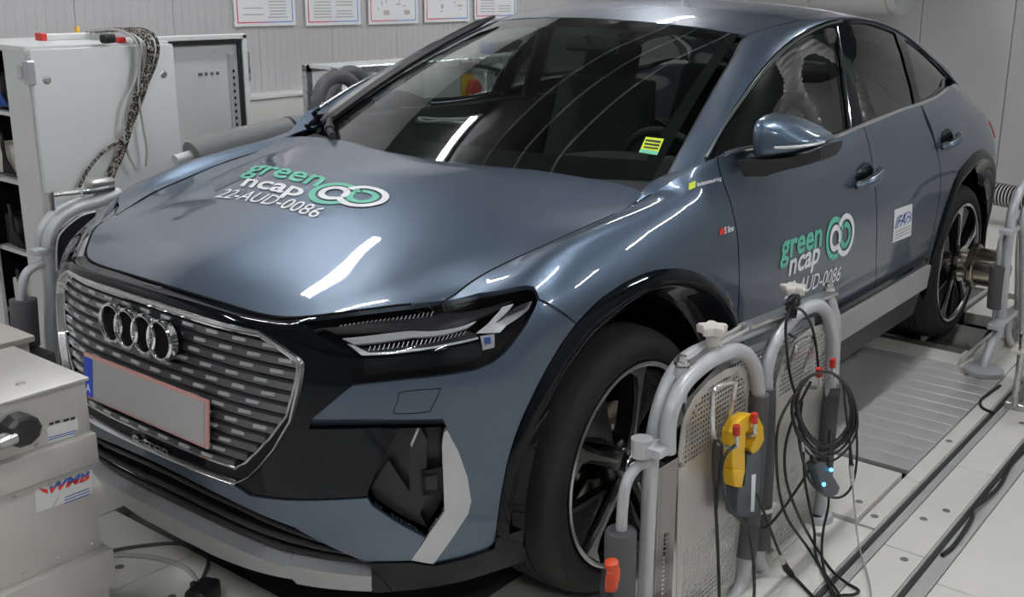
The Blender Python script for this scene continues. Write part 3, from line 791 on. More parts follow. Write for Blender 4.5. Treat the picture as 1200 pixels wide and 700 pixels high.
# ------------------------------------------------------------------ front fascia
g_top_px = [(200, 359), (220, 366), (262, 376.5), (305, 387.5), (332, 405), (353, 420)]
g_side_px = [(357, 428), (356, 440), (352, 460), (343, 495), (323, 527.5), (307, 546), (292, 560), (276, 566.5)]
g_bot_px = [(255, 565), (235, 560), (205, 549)]
G_TOP = even_line([(85, 319.5), (120, 332), (160, 346)], [(220, 365), (262, 376.5), (305, 387.5)], .40, 10)
g_half = np.concatenate([G_TOP, SIDE.px([(332, 405), (353, 420)]+g_side_px[:-1]), STRIP_T[::-1]+np.array([0, .003])])
NB_ = len(STRIP_T)
mask_outer = np.concatenate([edge_v8(U[0], SIDE.px([(345, 372.5)])[0][0], 24), SIDE.px([(347, 375.5), (372, 391.6), (412, 414.5), (412.6, 452), (366, 491.5), (361, 503.5), (440, 502.5), (465, 503.5), (431, 577), (430.5, 583), (397, 585), (334, 585.5), (294, 580.5)])])
maskpoly = np.concatenate([mask_outer, g_half[::-1][NB_-2:]])
mask = panel('front_mask', SIDE, maskpoly, MT['gloss_black'], car, -.002, .03, out=OUT, step=.025, edge=.012, half=True)

def loop_full(half_uv, off, dens=.012):
    """closed symmetric 3D loop from a right-half (u, v) line that runs from the centre line back to it"""
    q = resample(half_uv, dens, closed=False)
    X = SIDE.ev(q[:, 0], q[:, 1])+SIDE.normal(q[:, 0], q[:, 1], OUT)*off
    return np.concatenate([X, X[::-1][1:-1]*MIRROR])
def inset_loop(half_uv, d):
    """move a half line inwards (towards the grille's middle) by d, given per point or as a number"""
    c = np.array([U[0], (half_uv[0][1]+half_uv[-1][1])/2])
    q = np.array(half_uv, float); n = len(q); out = []
    for i in range(n):
        t = q[min(i+1, n-1)]-q[max(i-1, 0)]; nr = np.array([t[1], -t[0]]); nr /= np.linalg.norm(nr)
        if nr @ (c-q[i]) < 0: nr = -nr
        dd = d if not hasattr(d, '__len__') else d[i]
        out.append(q[i]+nr*dd)
    out = np.array(out); out[0][0] = out[-1][0] = U[0]
    return out
grille = empty('front_grille'); grille.parent = car; grille.matrix_parent_inverse = parent_world(car).inverted()
gh = resample(g_half, .012, closed=False)
# arc fraction: bright thick band on top and on the flanks, fine line below
s_ = np.r_[0, np.cumsum(np.linalg.norm(np.diff(gh, axis=0), axis=1))]; s_ /= s_[-1]
iv = [(p[1]-gh[:, 1].min())/(gh[:, 1].max()-gh[:, 1].min()) for p in gh]
wdt = np.array([float(np.interp(q, [0, .12, .35, .75, 1], [.0035, .004, .009, .018, .022])) for q in iv])
inn = inset_loop(gh, wdt)
def ev_off(q, o): return SIDE.ev(q[:, 0], q[:, 1])+SIDE.normal(q[:, 0], q[:, 1], OUT)*o
o0, o1, o2, o3 = ev_off(gh, -.004), ev_off(gh*.75+inn*.25, .007), ev_off(gh*.3+inn*.7, .006), ev_off(inn, -.012)
bm = NB()
loops = [np.concatenate([a_, a_[::-1][1:-1]*MIRROR]) for a_ in (o0, o1, o2, o3)]
vr = [[bm.verts.new(V(p)) for p in L] for L in loops]
n = len(vr[0])
for i in range(3):
    for k in range(n): bm.faces.new((vr[i][k], vr[i][(k+1) % n], vr[i+1][(k+1) % n], vr[i+1][k]))
obj('grille_frame', bm, MT['satin_chrome'], grille, angle=60)
# inner fine chrome line with the black band below it
wd2 = np.array([float(np.interp(q, [0, .1, .22, .42, .75, 1], [.034, .034, .032, .024, .023, .027])) for q in iv])
inn2 = inset_loop(gh, wd2)
X = loop_full(inn2, -.012); bm = NB(); tube(bm, X, .0032, 6, closed=True); obj('grille_inner_line', bm, MT['chrome'], grille)
a_, b_ = ev_off(inn, -.010), ev_off(inn2, -.013)
bm = NB(); A = [bm.verts.new(V(p)) for p in np.concatenate([a_, a_[::-1][1:-1]*MIRROR])]; B = [bm.verts.new(V(p)) for p in np.concatenate([b_, b_[::-1][1:-1]*MIRROR])]
for k in range(len(A)): bm.faces.new((A[k], A[(k+1) % len(A)], B[(k+1) % len(A)], B[k]))
obj('grille_inner_band', bm, MT['gloss_black'], grille)
# back plate and slats follow the skin's curve, set back
back = panel('grille_back', SIDE, inn2, MT['dark_void'], grille, -.05, 0, out=OUT, step=.03, edge=.02, half=True)
zt, zb = SIDE.ev(*[np.array([q]) for q in inn2[0]])[0][2], SIDE.ev(*[np.array([q]) for q in inn2[-1]])[0][2]
poly_yz = SIDE.ev(inn2[:, 0], inn2[:, 1])[:, 1:]
ROWS = 12
pitch = (zt-zb)/ROWS
def width_at(z):
    ys = []
    for i in range(len(poly_yz)-1):
        (y0, z0), (y1, z1) = poly_yz[i], poly_yz[i+1]
        if (z0-z)*(z1-z) <= 0 and z0 != z1: ys.append(y0+(y1-y0)*(z-z0)/(z1-z0))
    return max(ys) if ys else 0
chip_me = None
for r in range(ROWS):
    z = zt-(r+.75)*pitch
    def zrow(y): return z-.03*(y/.45)**2*(1 if r < 4 else .5)
    wmax = width_at(z-.012)-.004
    if wmax < .05: continue
    ys = np.linspace(-wmax, wmax, 41)
    bm = NB(); prof = [(-.014, .0125), (-.003, .0085), (-.004, -.0095), (-.014, -.0125), (-.045, -.012), (-.045, .011)]
    rings = []
    for y in ys:
        zz = z - .010*(abs(y)/.45)**2
        x = skin_x(y, zz)-.010
        rings.append([bm.verts.new((x+a, y, zz+b)) for a, b in prof])
    for i in range(len(rings)-1):
        for k in range(len(prof)): bm.faces.new((rings[i][k], rings[i+1][k], rings[i+1][(k+1) % 6], rings[i][(k+1) % 6]))
    bm.faces.new(rings[0]); bm.faces.new(rings[-1][::-1])
    sl = obj('slat', bm, MT['grille_grey'], grille, angle=20)
    k0 = (r % 2)*.5+(.25 if r % 4 > 1 else 0)
    for k in range(-8, 9):
        y = (k+k0)*.084
        if abs(y) > wmax-.02 or abs(y) < .0: continue
        zz = z - .010*(abs(y)/.45)**2
        x = skin_x(y, zz); sx = (skin_x(y+.01, zz)-skin_x(y-.01, zz))/.02
        rot = Matrix.Rotation(math.atan2(-sx, 1), 3, 'Z') @ Matrix.Rotation(math.radians(-14), 3, 'Y')
        if chip_me is None:
            bm = NB(); box(bm, (0, 0, 0), (.012, .037, .0085), None, .0015, 1); chip_me = bpy.data.meshes.new('chip'); bm.to_mesh(chip_me); bm.free(); chip_me.materials.append(MT['silver_plastic'])
        ch_ = bpy.data.objects.new('chip', chip_me); C.objects.link(ch_); ch_.parent = grille
        ch_.matrix_parent_inverse = parent_world(grille).inverted(); ch_.matrix_basis = Matrix.Translation((x-.0135, y, zz+.0035)) @ rot.to_4x4()
# four interlocked rings
emb = empty('ring_emblem'); emb.parent = car; emb.matrix_parent_inverse = parent_world(car).inverted()
rc = [at(px_, py_, 'x', .858) for px_, py_ in ((137, 380.5), (155, 387), (173, 393.5), (192, 400))]
rz = float(np.mean([p[2] for p in rc])); RR = .0475; RS = .070
bm = NB(); box(bm, (.835, 0, rz), (.03, RS*3+.085, .075), None, .02, 3)
obj('emblem_base', bm, MT['gloss_black'], emb)
for k in range(4):
    y = (k-1.5)*RS
    bm = NB()
    lathe(bm, [(RR-.0065, -.008), (RR-.006, .006), (RR-.004, .011), (RR, .012), (RR+.0035, .008), (RR+.0045, -.008)], (.853+.0022*(k % 2), y, rz), (1, 0, 0.06), 40, closed=True)
    obj('ring', bm, MT['chrome'], emb)
    bm = NB(); lathe(bm, [(0, 0), (RR-.006, 0)], (.851, y, rz), (1, 0, .06), 28); obj('ring_backing', bm, MT['dark_void'], emb)
# number plate, blank, with blue country band and pink edge
plate = empty('number_plate'); plate.parent = car; plate.matrix_parent_inverse = parent_world(car).inverted()
pt = math.radians(5); pc = np.array([.859, 0, .607]); pu = np.array([-math.sin(pt), 0, math.cos(pt)]); pn = np.array([math.cos(pt), 0, math.sin(pt)])
prot = Matrix.Rotation(-pt, 3, 'Y')
bm = NB(); box(bm, pc-pn*.004, (.008, .532, .122), prot, .003, 2); obj('plate_holder', bm, MT['plate_edge'], plate)
bm = NB(); box(bm, pc+pn*.001, (.004, .514, .106), prot); obj('plate_face', bm, MT['plate_grey'], plate, smooth=False)
bm = NB(); box(bm, pc+pn*.0018+np.array([0, -.2365, 0]), (.004, .041, .104), prot); obj('country_band', bm, MT['plate_blue'], plate, smooth=False)
bm = NB(); box(bm, pc-pn*.02, (.028, .40, .08), prot); obj('plate_mount', bm, MT['dark_void'], plate, smooth=False)

def text_mesh(body, size, bold=0.0, shear=0.0, space=1.0, res=3):
    """lettering as flat 2D points and faces"""
    cu = bpy.data.curves.new('letters', 'FONT'); cu.body = body; cu.size = size; cu.offset = bold; cu.shear = shear
    cu.space_character = space; cu.resolution_u = res; cu.align_x = 'LEFT'
    o = bpy.data.objects.new('letters', cu); C.objects.link(o)
    dg = bpy.context.evaluated_depsgraph_get(); me = bpy.data.meshes.new_from_object(o.evaluated_get(dg))
    P = np.array([v.co[:2] for v in me.vertices]); F = [tuple(p.vertices) for p in me.polygons]
    bpy.data.objects.remove(o); bpy.data.curves.remove(cu); bpy.data.meshes.remove(me)
    return P, F
def ring2d(cx, cy, R, r, a0=0, a1=360, n=36):
    a = np.radians(np.linspace(a0, a1, n)); P = np.r_[np.c_[cx+R*np.cos(a), cy+R*np.sin(a)], np.c_[cx+r*np.cos(a), cy+r*np.sin(a)]]
    return P, [(i, i+1, n+i+1, n+i) for i in range(n-1)]
def decal(name, P, F, fn, m, parent):
    bm = NB(); vs_ = [bm.verts.new(V(fn(p))) for p in P]
    for f in F:
        try: bm.faces.new([vs_[i] for i in f])
        except ValueError: pass
    return obj(name, bm, m, parent, smooth=False)
eb = [np.array(p) for p in ((152, 516.2), (194, 536), (194.3, 527.2), (152.3, 507.8))]
def on_band(q, d):
    for k in (np.ones(3), MIRROR):
        loc, n_, i_, _ = SIDE.bvh.ray_cast(V(CAM*k), V(ray(*q)*k).normalized())
        if loc is not None: break
    if loc is None: return at(q[0], q[1], 'x', .862)-np.array([1, 0, 0])*d
    return np.array(loc)*k-np.array([1, 0, 0])*d
Pt, Ft = text_mesh('e-tron', 1.0, .03, 0); xa_, ya_, xb_, yb_2 = Pt[:, 0].min(), Pt[:, 1].min(), Pt[:, 0].max(), Pt[:, 1].max()
def badge_fn(p):
    a, b = (p[0]-xa_)/(xb_-xa_), (p[1]-ya_)/(yb_2-ya_)
    return on_band(eb[0]*(1-a)*(1-b)+eb[1]*a*(1-b)+eb[2]*a*b+eb[3]*(1-a)*b, .006)
decal('badge_lettering', Pt, Ft, badge_fn, MT['chrome'], grille)
P, F = text_mesh('A', .03, .0006)
decal('country_letter', P, F, lambda p: pc+pn*.0042+np.array([0, -.2365-.011, 0])+np.array([0, p[0], 0])+pu*(p[1]-.040), MT['white'], plate)

# head lamps
def px_panel(name, pts, off, m, parent, flange=.006, step=.03):
    return panel(name, SIDE, SIDE.px(pts), m, parent, off, flange, out=OUT, step=step, edge=.012)
lamps = []
for s in (0, 1):
    h = empty('headlight'); h.parent = car; h.matrix_parent_inverse = parent_world(car).inverted(); lamps.append(h)
def lamp(name, pts, off, m, flange=.006):
    for o, h in zip(panel(name, SIDE, SIDE.px(pts), m, car, off, flange, out=OUT, step=.03, edge=.012), lamps):
        o.parent = h; o.matrix_parent_inverse = parent_world(h).inverted()
lamp('lens', head_px, -.001, MT['lamp_glass'], .012)
lamp('housing', head_px, -.075, MT['gloss_black'], -.06)
lamp('upper_shelf', [(352, 377), (430, 366), (520, 353), (598, 342), (590, 350), (560, 362), (392, 384)], -.030, MT['satin_black'])
lamp('light_bar', [(398, 388.5), (480, 379.5), (558, 367.5), (549, 377), (480, 387), (412, 396)], -.028, MT['lamp_grey'])
lamp('mid_shelf', [(412, 397.5), (549, 378.5), (566, 392), (480, 402), (427, 408.5)], -.040, MT['satin_black'])
lamp('lower_bar', [(404, 395.5), (412, 398), (429, 409), (480, 403.5), (563, 393.5), (564, 396), (480, 407.5), (420, 413.5)], -.026, MT['lamp_grey'])
lamp('projector_block', [(420, 417), (480, 411.5), (566, 398.5), (569, 418), (553, 428), (500, 436), (423, 445)], -.036, MT['gloss_black'])
lamp('daylight_blade', [(560, 388.5), (587, 353), (601, 349.5), (582, 375), (595, 380), (588, 389)], -.024, MT['lamp_white'])
lamp('corner_blade', [(584, 374), (604, 355), (626, 345), (622, 357), (606, 372), (594, 380)], -.030, MT['lamp_grey'])
lamp('corner_shade', [(588, 369), (604, 355), (622, 348), (616, 357)], -.022, MT['satin_black'])
lamp('projector', [(566, 392), (582, 390), (583, 408), (570, 411)], -.028, MT['lamp_grey'])
lamp('projector_lens', [(570, 395), (577, 394), (578, 402), (571, 403)], -.022, MT['lens_blue'])
for s, h in zip((1, -1), lamps):
    for row, (p0, p1, up) in enumerate((((395, 379), (505, 360), (2.5, -5)), ((428, 404), (545, 388), (2.5, -7)))):
        bm = NB()
        for k in range(22):
            t = k/21; a = np.array(p0)*(1-t)+np.array(p1)*t
            q = SIDE.px([tuple(a), tuple(a+np.array(up))]); X = SIDE.ev(q[:, 0], q[:, 1])-SIDE.normal(q[:, 0], q[:, 1], OUT)*(.024 if row == 0 else .033)
            X = X*np.array([1, s, 1]); tube(bm, X, .0011, 4)
        obj('lamp_ribs', bm, MT['lamp_grey'], h)
# air curtain with silver blade
for s in (1, -1):
    pass
vents = []
for s in (0, 1):
    h = empty('air_vent'); h.parent = car; h.matrix_parent_inverse = parent_world(car).inverted(); vents.append(h)
def vent(name, pts, off, m, flange=.01):
    for o, h in zip(panel(name, SIDE, SIDE.px(pts), m, car, off, flange, out=OUT, step=.03, edge=.012), vents):
        o.parent = h; o.matrix_parent_inverse = parent_world(h).inverted()
vent_px = [(465, 503), (519, 501), (520, 507), (518, 521), (520, 558.6), (521, 598), (501, 628), (498, 629.5), (466, 612), (436, 592), (431, 583.5), (431, 577)]
vent('vent_recess', vent_px, -.05, MT['satin_black'], -.045)
vent('vent_floor', [(431, 579), (452, 545), (480, 585), (500, 627), (466, 611), (436, 591)], -.028, MT['satin_black'], .01)
vent('vent_fin', [(480, 505), (491, 503), (500, 520), (500, 590), (489, 612), (480, 600), (479, 530)], -.022, MT['satin_black'], .03)
vent('vent_fin_edge', [(480, 524), (489, 504), (491, 506), (481.5, 528)], -.016, MT['silver_plastic'], .004)
vent('sensor_box', [(493, 556), (519, 551), (520, 580), (495, 586)], -.016, MT['gloss_black'], .02)
vent('sensor_face', [(498, 562), (512, 559), (513, 576), (499, 578)], -.013, MT['satin_black'], .004)
blade_px = [(523.5, 503), (537.5, 530), (547.5, 559), (551.8, 587), (548.5, 601), (531, 628), (508, 660), (482, 655.5), (501, 628), (521, 598), (519.5, 558.6), (518, 521), (520, 507)]
vent('silver_blade', blade_px, .004, MT['silver_plastic'], .02)
# tow-eye cover: fine outline on the wedge
seam(SIDE, SIDE.px([(466, 462), (478, 458.5), (511, 456), (515.5, 458), (506, 478), (500, 483), (466, 485), (461.5, 482), (466, 470), (467, 462)]), car, .0018, .0006, name='tow_eye_cover_line', out=OUT)
# lower intake and splitter
LIP_T = even_line([(111, 548), (129, 560)], [(186, 594), (243, 623), (300, 649)], .42, 10)
LIP_B = even_line([(119, 573), (157, 600)], [(214, 631), (271, 654), (303, 665)], .42, 10)
lip_r_top = SIDE.px([(340, 658), (372, 664), (437, 671.5)]); lip_r_bot = SIDE.px([(437, 688.5), (380, 684.5), (351, 680)])
lip = np.concatenate([LIP_T, lip_r_top, lip_r_bot, LIP_B[::-1]]); lip[0][0] = lip[-1][0] = U[0]
panel('silver_splitter', SIDE, lip, MT['silver_plastic'], car, .012, .05, out=OUT, step=.03, edge=.012, half=True)
intake = np.concatenate([STRIP_B, SIDE.px([(346, 617), (426, 656), (437, 657.5), (437, 671), (372, 663), (340, 657)]), LIP_T[::-1]]); intake[0][0] = intake[-1][0] = U[0]
panel('intake_back', SIDE, intake, MT['dark_void'], car, -.048, 0, out=OUT, step=.03, edge=.015, half=True)
for t, e in ((.28, (420, 654)), (.60, (430, 660)), (.84, (434, 667))):
    m3 = STRIP_B*(1-t)+LIP_T[np.linspace(0, len(LIP_T)-1, len(STRIP_B)).astype(int)]*t
    a_ = np.concatenate([m3, SIDE.px([e])])
    q = resample(np.array(smooth_path([(p[0], p[1], 0) for p in a_], 6))[:, :2], .02, closed=False)
    X = SIDE.ev(q[:, 0], q[:, 1])-SIDE.normal(q[:, 0], q[:, 1], OUT)*.026
    X[0][1] = 0
    X = np.concatenate([(X*MIRROR)[::-1], X[1:]]); bm = NB(); tube(bm, X, .008, 8); obj('intake_bar', bm, MT['satin_black'], car)
corner_px = [(437, 657.5), (482, 657), (508, 661), (550, 651.5), (578, 641), (581, 628), (614, 618), (614, 655), (560, 673), (500, 686), (440, 692), (437, 688)]
panel('splitter_corner', SIDE, SIDE.px(corner_px), MT['gloss_black'], car, .008, .04, out=OUT, step=.03, edge=.012)
# ------------------------------------------------------------------ greenhouse
# windscreen patch: columns from the scuttle up, rows across
def quad3(l, c, t): return l*t*t+c*(1-t*t)
wb = dict(c=np.array([-.11, 0, 1.080]), e=np.array([-.36, .735, 1.080]))
wt = dict(c=np.array([-1.05, 0, 1.492]), e=np.array([-1.135, .562, 1.457]))
ws_grid = []
for b in np.linspace(0, 1, 7):
    c = wb['c']*(1-b)+wt['c']*b+np.array([.03, 0, .035])*(4*b*(1-b))
    e = wb['e']*(1-b)+wt['e']*b+np.array([.01, 0.008, .018])*(4*b*(1-b))
    row = []
    for t in np.linspace(-1, 1, 9):
        p = c+(e-c)*t*t; p[1] = e[1]*t
        row.append(p)
    ws_grid.append(row)
WS = Patch(ws_grid, (6, 5))
WOUT = 1 if WS.normal(np.array([WS.U[3]]), np.array([WS.V[4]]), 1)[0][2] > 0 else -1
def rect_uv(S, n=30, m_=30, u0=0, u1=1, v0=0, v1=1):
    a, b = S.U[0]+(S.U[-1]-S.U[0])*u0, S.U[0]+(S.U[-1]-S.U[0])*u1; c, d = S.V[0]+(S.V[-1]-S.V[0])*v0, S.V[0]+(S.V[-1]-S.V[0])*v1
    return [(a, v) for v in np.linspace(c, d, m_)]+[(u, d) for u in np.linspace(a, b, n)[1:]]+[(b, v) for v in np.linspace(d, c, m_)[1:]]+[(u, c) for u in np.linspace(b, a, n)[1:-1]]
wscreen = panel('windscreen', WS, rect_uv(WS, v0=.02, v1=.98), MT['windscreen'], car, 0, .004, step=.05, edge=.04, out=WOUT, mirror=False)
# black edging (print) inside the screen, along all four sides
fr_out, fr_in = rect_uv(WS, 20, 20, 0, 1, .02, .98), rect_uv(WS, 20, 20, .10, .975, .05, .95)
panel('windscreen_black_border', WS, fr_out, MT['dark_void'], wscreen, -.004, 0, holes=[fr_in], step=.05, edge=.03, out=WOUT, mirror=False)
# roof patch: stations along x, rows across
st = [(-1.05, 1.492, -1.135, .562, 1.457), (-1.25, 1.526, -1.30, .588, 1.484), (-1.50, 1.549, -1.52, .603, 1.505), (-1.80, 1.557, -1.80, .608, 1.513), (-2.10, 1.547, -2.10, .604, 1.498),
      (-2.45, 1.515, -2.43, .60, 1.452), (-2.75, 1.462, -2.72, .60, 1.385), (-3.05, 1.372, -3.00, .605, 1.285), (-3.30, 1.255, -3.22, .61, 1.180), (-3.50, 1.10, -3.40, .56, 1.085)]
rg = []
for (xc, zc, xe, ye, ze) in st:
    row = []
    for t in np.linspace(-1, 1, 9):
        p = np.array([xc+(xe-xc)*t*t, ye*t, zc+(ze-zc)*(.72*t*t+.28*t**4)]); row.append(p)
    rg.append(row)
ROOF = Patch(rg, (6, 5))
ROUT = 1 if ROOF.normal(np.array([ROOF.U[3]]), np.array([ROOF.V[4]]), 1)[0][2] > 0 else -1
u_rear = ROOF.near([(-2.55, 0, 1.50)])[0][0]; fr = (u_rear-ROOF.U[0])/(ROOF.U[-1]-ROOF.U[0])
panel('roof', ROOF, rect_uv(ROOF, 40, 30, 0, fr), MT['paint'], car, 0, .012, step=.04, edge=.03, out=ROUT, mirror=False)
panel('rear_window', ROOF, rect_uv(ROOF, 30, 30, fr+.004, .985, .05, .95), MT['privacy_glass'], car, -.002, .006, step=.05, edge=.04, out=ROUT, mirror=False)
panel('tailgate_frame', ROOF, rect_uv(ROOF, 30, 30, fr, 1), MT['paint'], car, 0, .012, holes=[rect_uv(ROOF, 20, 20, fr+.004, .985, .05, .95)], step=.04, edge=.03, out=ROUT, mirror=False)
# pillar and cant rail: ruled and crowned between windscreen/roof edge and window line
Aline = [tuple(WS.ev(np.array([u]), np.array([WS.V[-1]]))[0]) for u in np.linspace(WS.U[0], WS.U[-1], 7)]
if Aline[0][1] < 0: Aline = [(a, -b, c) for a, b, c in Aline]
Aline = Aline+[tuple(p[-1]) for p in rg[1:]]
Bpx = [((826, 191), .83), ((838, 162), .805), ((858, 128), .772), ((885, 90), .735), ((907, 64), .700), ((930, 44), .668), ((957, 29), .650), ((985, 21.5), .642), ((1018, 23), .637), ((1050, 34), .640), ((1075, 52), .650), ((1097, 72), .672), ((1110, 86), .70), ((1119, 95), .733)]
Bline = [tuple(at(*p, 'y', y)) for p, y in Bpx]
tailB = [tuple(SIDE.ev(np.array([u]), np.array([VV[8]]))[0]) for u in np.linspace(SIDE.near([(-3.13, .705, 1.155)])[0][0], SIDE.near([(-3.40, .56, 1.085)])[0][0], 3)]
Bl = smooth_path(Bline+tailB, 8); Al = smooth_path(Aline, 8)
def arclen(L):
    L = np.array(L); s = np.r_[0, np.cumsum(np.linalg.norm(np.diff(L, axis=0), axis=1))]; return L, s/s[-1]
def by_x(L, xs_):
    L = np.array(L); o = np.argsort(L[:, 0]); return np.c_[[np.interp(xs_, L[o, 0], L[o, k]) for k in range(3)]].T
Al_, Bl_ = np.array(Al), np.array(Bl)
xsA = np.concatenate([np.linspace(-.40, -1.30, 12), np.linspace(-1.5, -3.2, 10)])
pil = []
nS = 22
# pair the lines by an even march along each, in matching stretches
LA, sA = arclen(Al); LB, sB = arclen(Bl)
keyA = [0, np.interp(1.135, -LA[:, 0], sA), np.interp(1.8, -LA[:, 0], sA), np.interp(2.75, -LA[:, 0], sA), 1]
keyB = [0, np.interp(1.13, -LB[:, 0], sB), np.interp(1.8, -LB[:, 0], sB), np.interp(2.75, -LB[:, 0], sB), 1]
for t in np.linspace(0, 4, 25):
    ta, tb = np.interp(t, range(5), keyA), np.interp(t, range(5), keyB)
    a = np.array([np.interp(ta, sA, LA[:, k]) for k in range(3)]); b = np.array([np.interp(tb, sB, LB[:, k]) for k in range(3)])
    out_ = np.array([.1, .8, .6]); out_ /= np.linalg.norm(out_)
    L = np.linalg.norm(b-a)
    pil.append([a, a*.72+b*.28+out_*L*.075, a*.4+b*.6+out_*L*.09, a*.12+b*.88+out_*L*.045, b])
PIL = Patch(pil, (4, 5))
POUT = 1 if PIL.normal(np.array([PIL.U[8]]), np.array([PIL.V[2]]), 1)[0][1] > 0 else -1
panel('side_pillar', PIL, rect_uv(PIL, 90, 12, 0, 1, .10, 1), MT['paint'], car, 0, .012, step=.03, edge=.02, out=POUT)
panel('windscreen_edge_trim', PIL, rect_uv(PIL, 60, 4, 0, .36, -.0, .095), MT['satin_black'], car, -.004, .008, step=.03, edge=.02, out=POUT)
panel('roof_side_joint', PIL, rect_uv(PIL, 60, 4, .36, .97, -.0, .095), MT['paint'], car, -.002, .008, step=.03, edge=.02, out=POUT)
# side glass patch between window line and belt
belt_xyz = [SIDE.ev(np.array([u]), np.array([VV[8]]))[0] for u in np.linspace(SIDE.near([(-.41, .845, 1.138)])[0][0], SIDE.near([(-2.93, .74, 1.186)])[0][0], 40)]
belt_xyz = np.array(belt_xyz)
gl = []
for t in np.linspace(0, 1, 18):
    tb = np.interp(t, [0, 1], [0, sB[np.argmin(abs(LB[:, 0]+2.95))]])
    b = np.array([np.interp(tb, sB, LB[:, k]) for k in range(3)])
    sb = np.r_[0, np.cumsum(np.linalg.norm(np.diff(belt_xyz, axis=0), axis=1))]; sb /= sb[-1]
    xt = np.interp(t, [0, .25, 1], [-.41, -.62-.3, -2.93])
    a = np.array([np.interp(-xt, -belt_xyz[:, 0], belt_xyz[:, k]) for k in range(3)])
    a = a+np.array([0, -.006, -.004]); b = b+np.array([0, -.004, 0])
    L = np.linalg.norm(b-a)
    gl.append([a, a*.66+b*.34+np.array([0, .05*L, 0]), a*.33+b*.67+np.array([0, .055*L, 0]), b])
GL = Patch(gl, (5, 5))
GOUT = 1 if GL.normal(np.array([GL.U[8]]), np.array([GL.V[2]]), 1)[0][1] > 0 else -1
def gpanel(name, pts, off, m, parent=None, flange=.006, **k):
    return panel(name, GL, GL.px(pts), m, parent or car, off, flange, out=GOUT, step=.04, edge=.015, **k)
win1_px = [(832, 186), (842, 166), (860, 136), (885, 101), (908, 75), (932, 55), (955, 42), (979, 33), (984, 60), (989, 100), (995, 150), (940, 163), (880, 176), (838, 187)]
win2_px = [(995, 26), (1020, 27), (1050, 38), (1054, 50), (1063, 80), (1070, 105), (1073, 121), (1040, 134), (1012, 144), (1006, 110), (1000, 70)]
win3_px = [(1061, 45), (1078, 57), (1095, 73), (1112, 91), (1104, 101), (1095, 109), (1080, 118), (1074, 95), (1067, 65)]
win_black_px = [(826.5, 190.5), (838, 163), (858, 129), (885, 91.5), (907, 66), (930, 46), (957, 31), (985, 23), (1018, 24.5), (1050, 35.5), (1075, 53.5), (1097, 73.5), (1110, 87), (1118, 95.5), (1108, 106), (1095, 115.5), (1075, 124), (1040, 137), (985, 157), (930, 168.5), (880, 179), (850, 185.5)]
panel('window_frame_black', GL, GL.px(win_black_px), MT['gloss_black'], car, -.004, .008, holes=[GL.px(win1_px), GL.px(win2_px), GL.px(win3_px)], out=GOUT, step=.04, edge=.012)
gpanel('front_door_glass', win1_px, -.010, MT['side_glass'])
gpanel('rear_door_glass', win2_px, -.010, MT['privacy_glass'])
gpanel('quarter_glass', win3_px, -.010, MT['privacy_glass'])
def gl_tube(name, pts, r, m, off=.004, sides=8):
    q = GL.px(pts); q = np.array(smooth_path([(a, b, 0) for a, b in q], 6))[:, :2]
    X = GL.ev(q[:, 0], q[:, 1])+GL.normal(q[:, 0], q[:, 1], GOUT)*off
    for s in (1, -1):
        bm = NB(); tube(bm, X*np.array([1, s, 1]), r, sides); obj(name, bm, MT[m], car)
gl_tube('belt_chrome_strip', [(845, 187.5), (880, 183), (930, 174), (960, 166.5), (985, 157.5), (1040, 138), (1075, 125), (1095, 116.5), (1104, 110), (1110, 104)], .0075, 'satin_chrome', .006)
gl_tube('window_top_trim', [(828, 187), (840, 163), (860, 130.5), (887, 93), (909, 67.5), (932, 48.5), (958, 34), (985, 26)], .005, 'grille_grey', .006)
gl_tube('door_frame_edge', [(980, 32), (985, 60), (990, 100), (996, 150)], .0025, 'chrome', .004, 6)

# fender corner between bonnet, windscreen foot and pillar
ua, ub = SIDE.near([(-.185, .765, 1.045)])[0][0], SIDE.near([(-.405, .846, 1.136)])[0][0]
ce = [SIDE.ev(np.array([u]), np.array([VV[8]]))[0] for u in np.linspace(ua, ub, 12)]
ci = smooth_path([(-.205, .756, 1.060), (-.25, .748, 1.078), (-.31, .742, 1.090), (-.375, .742, 1.098)], 4)[:12]
ci = [np.array([np.interp(t, np.linspace(0, 1, len(ci)), [p[k] for p in ci]) for k in range(3)]) for t in np.linspace(0, 1, 12)]
strip3('fender_corner', ce, ci, MT['paint'], car, .004)
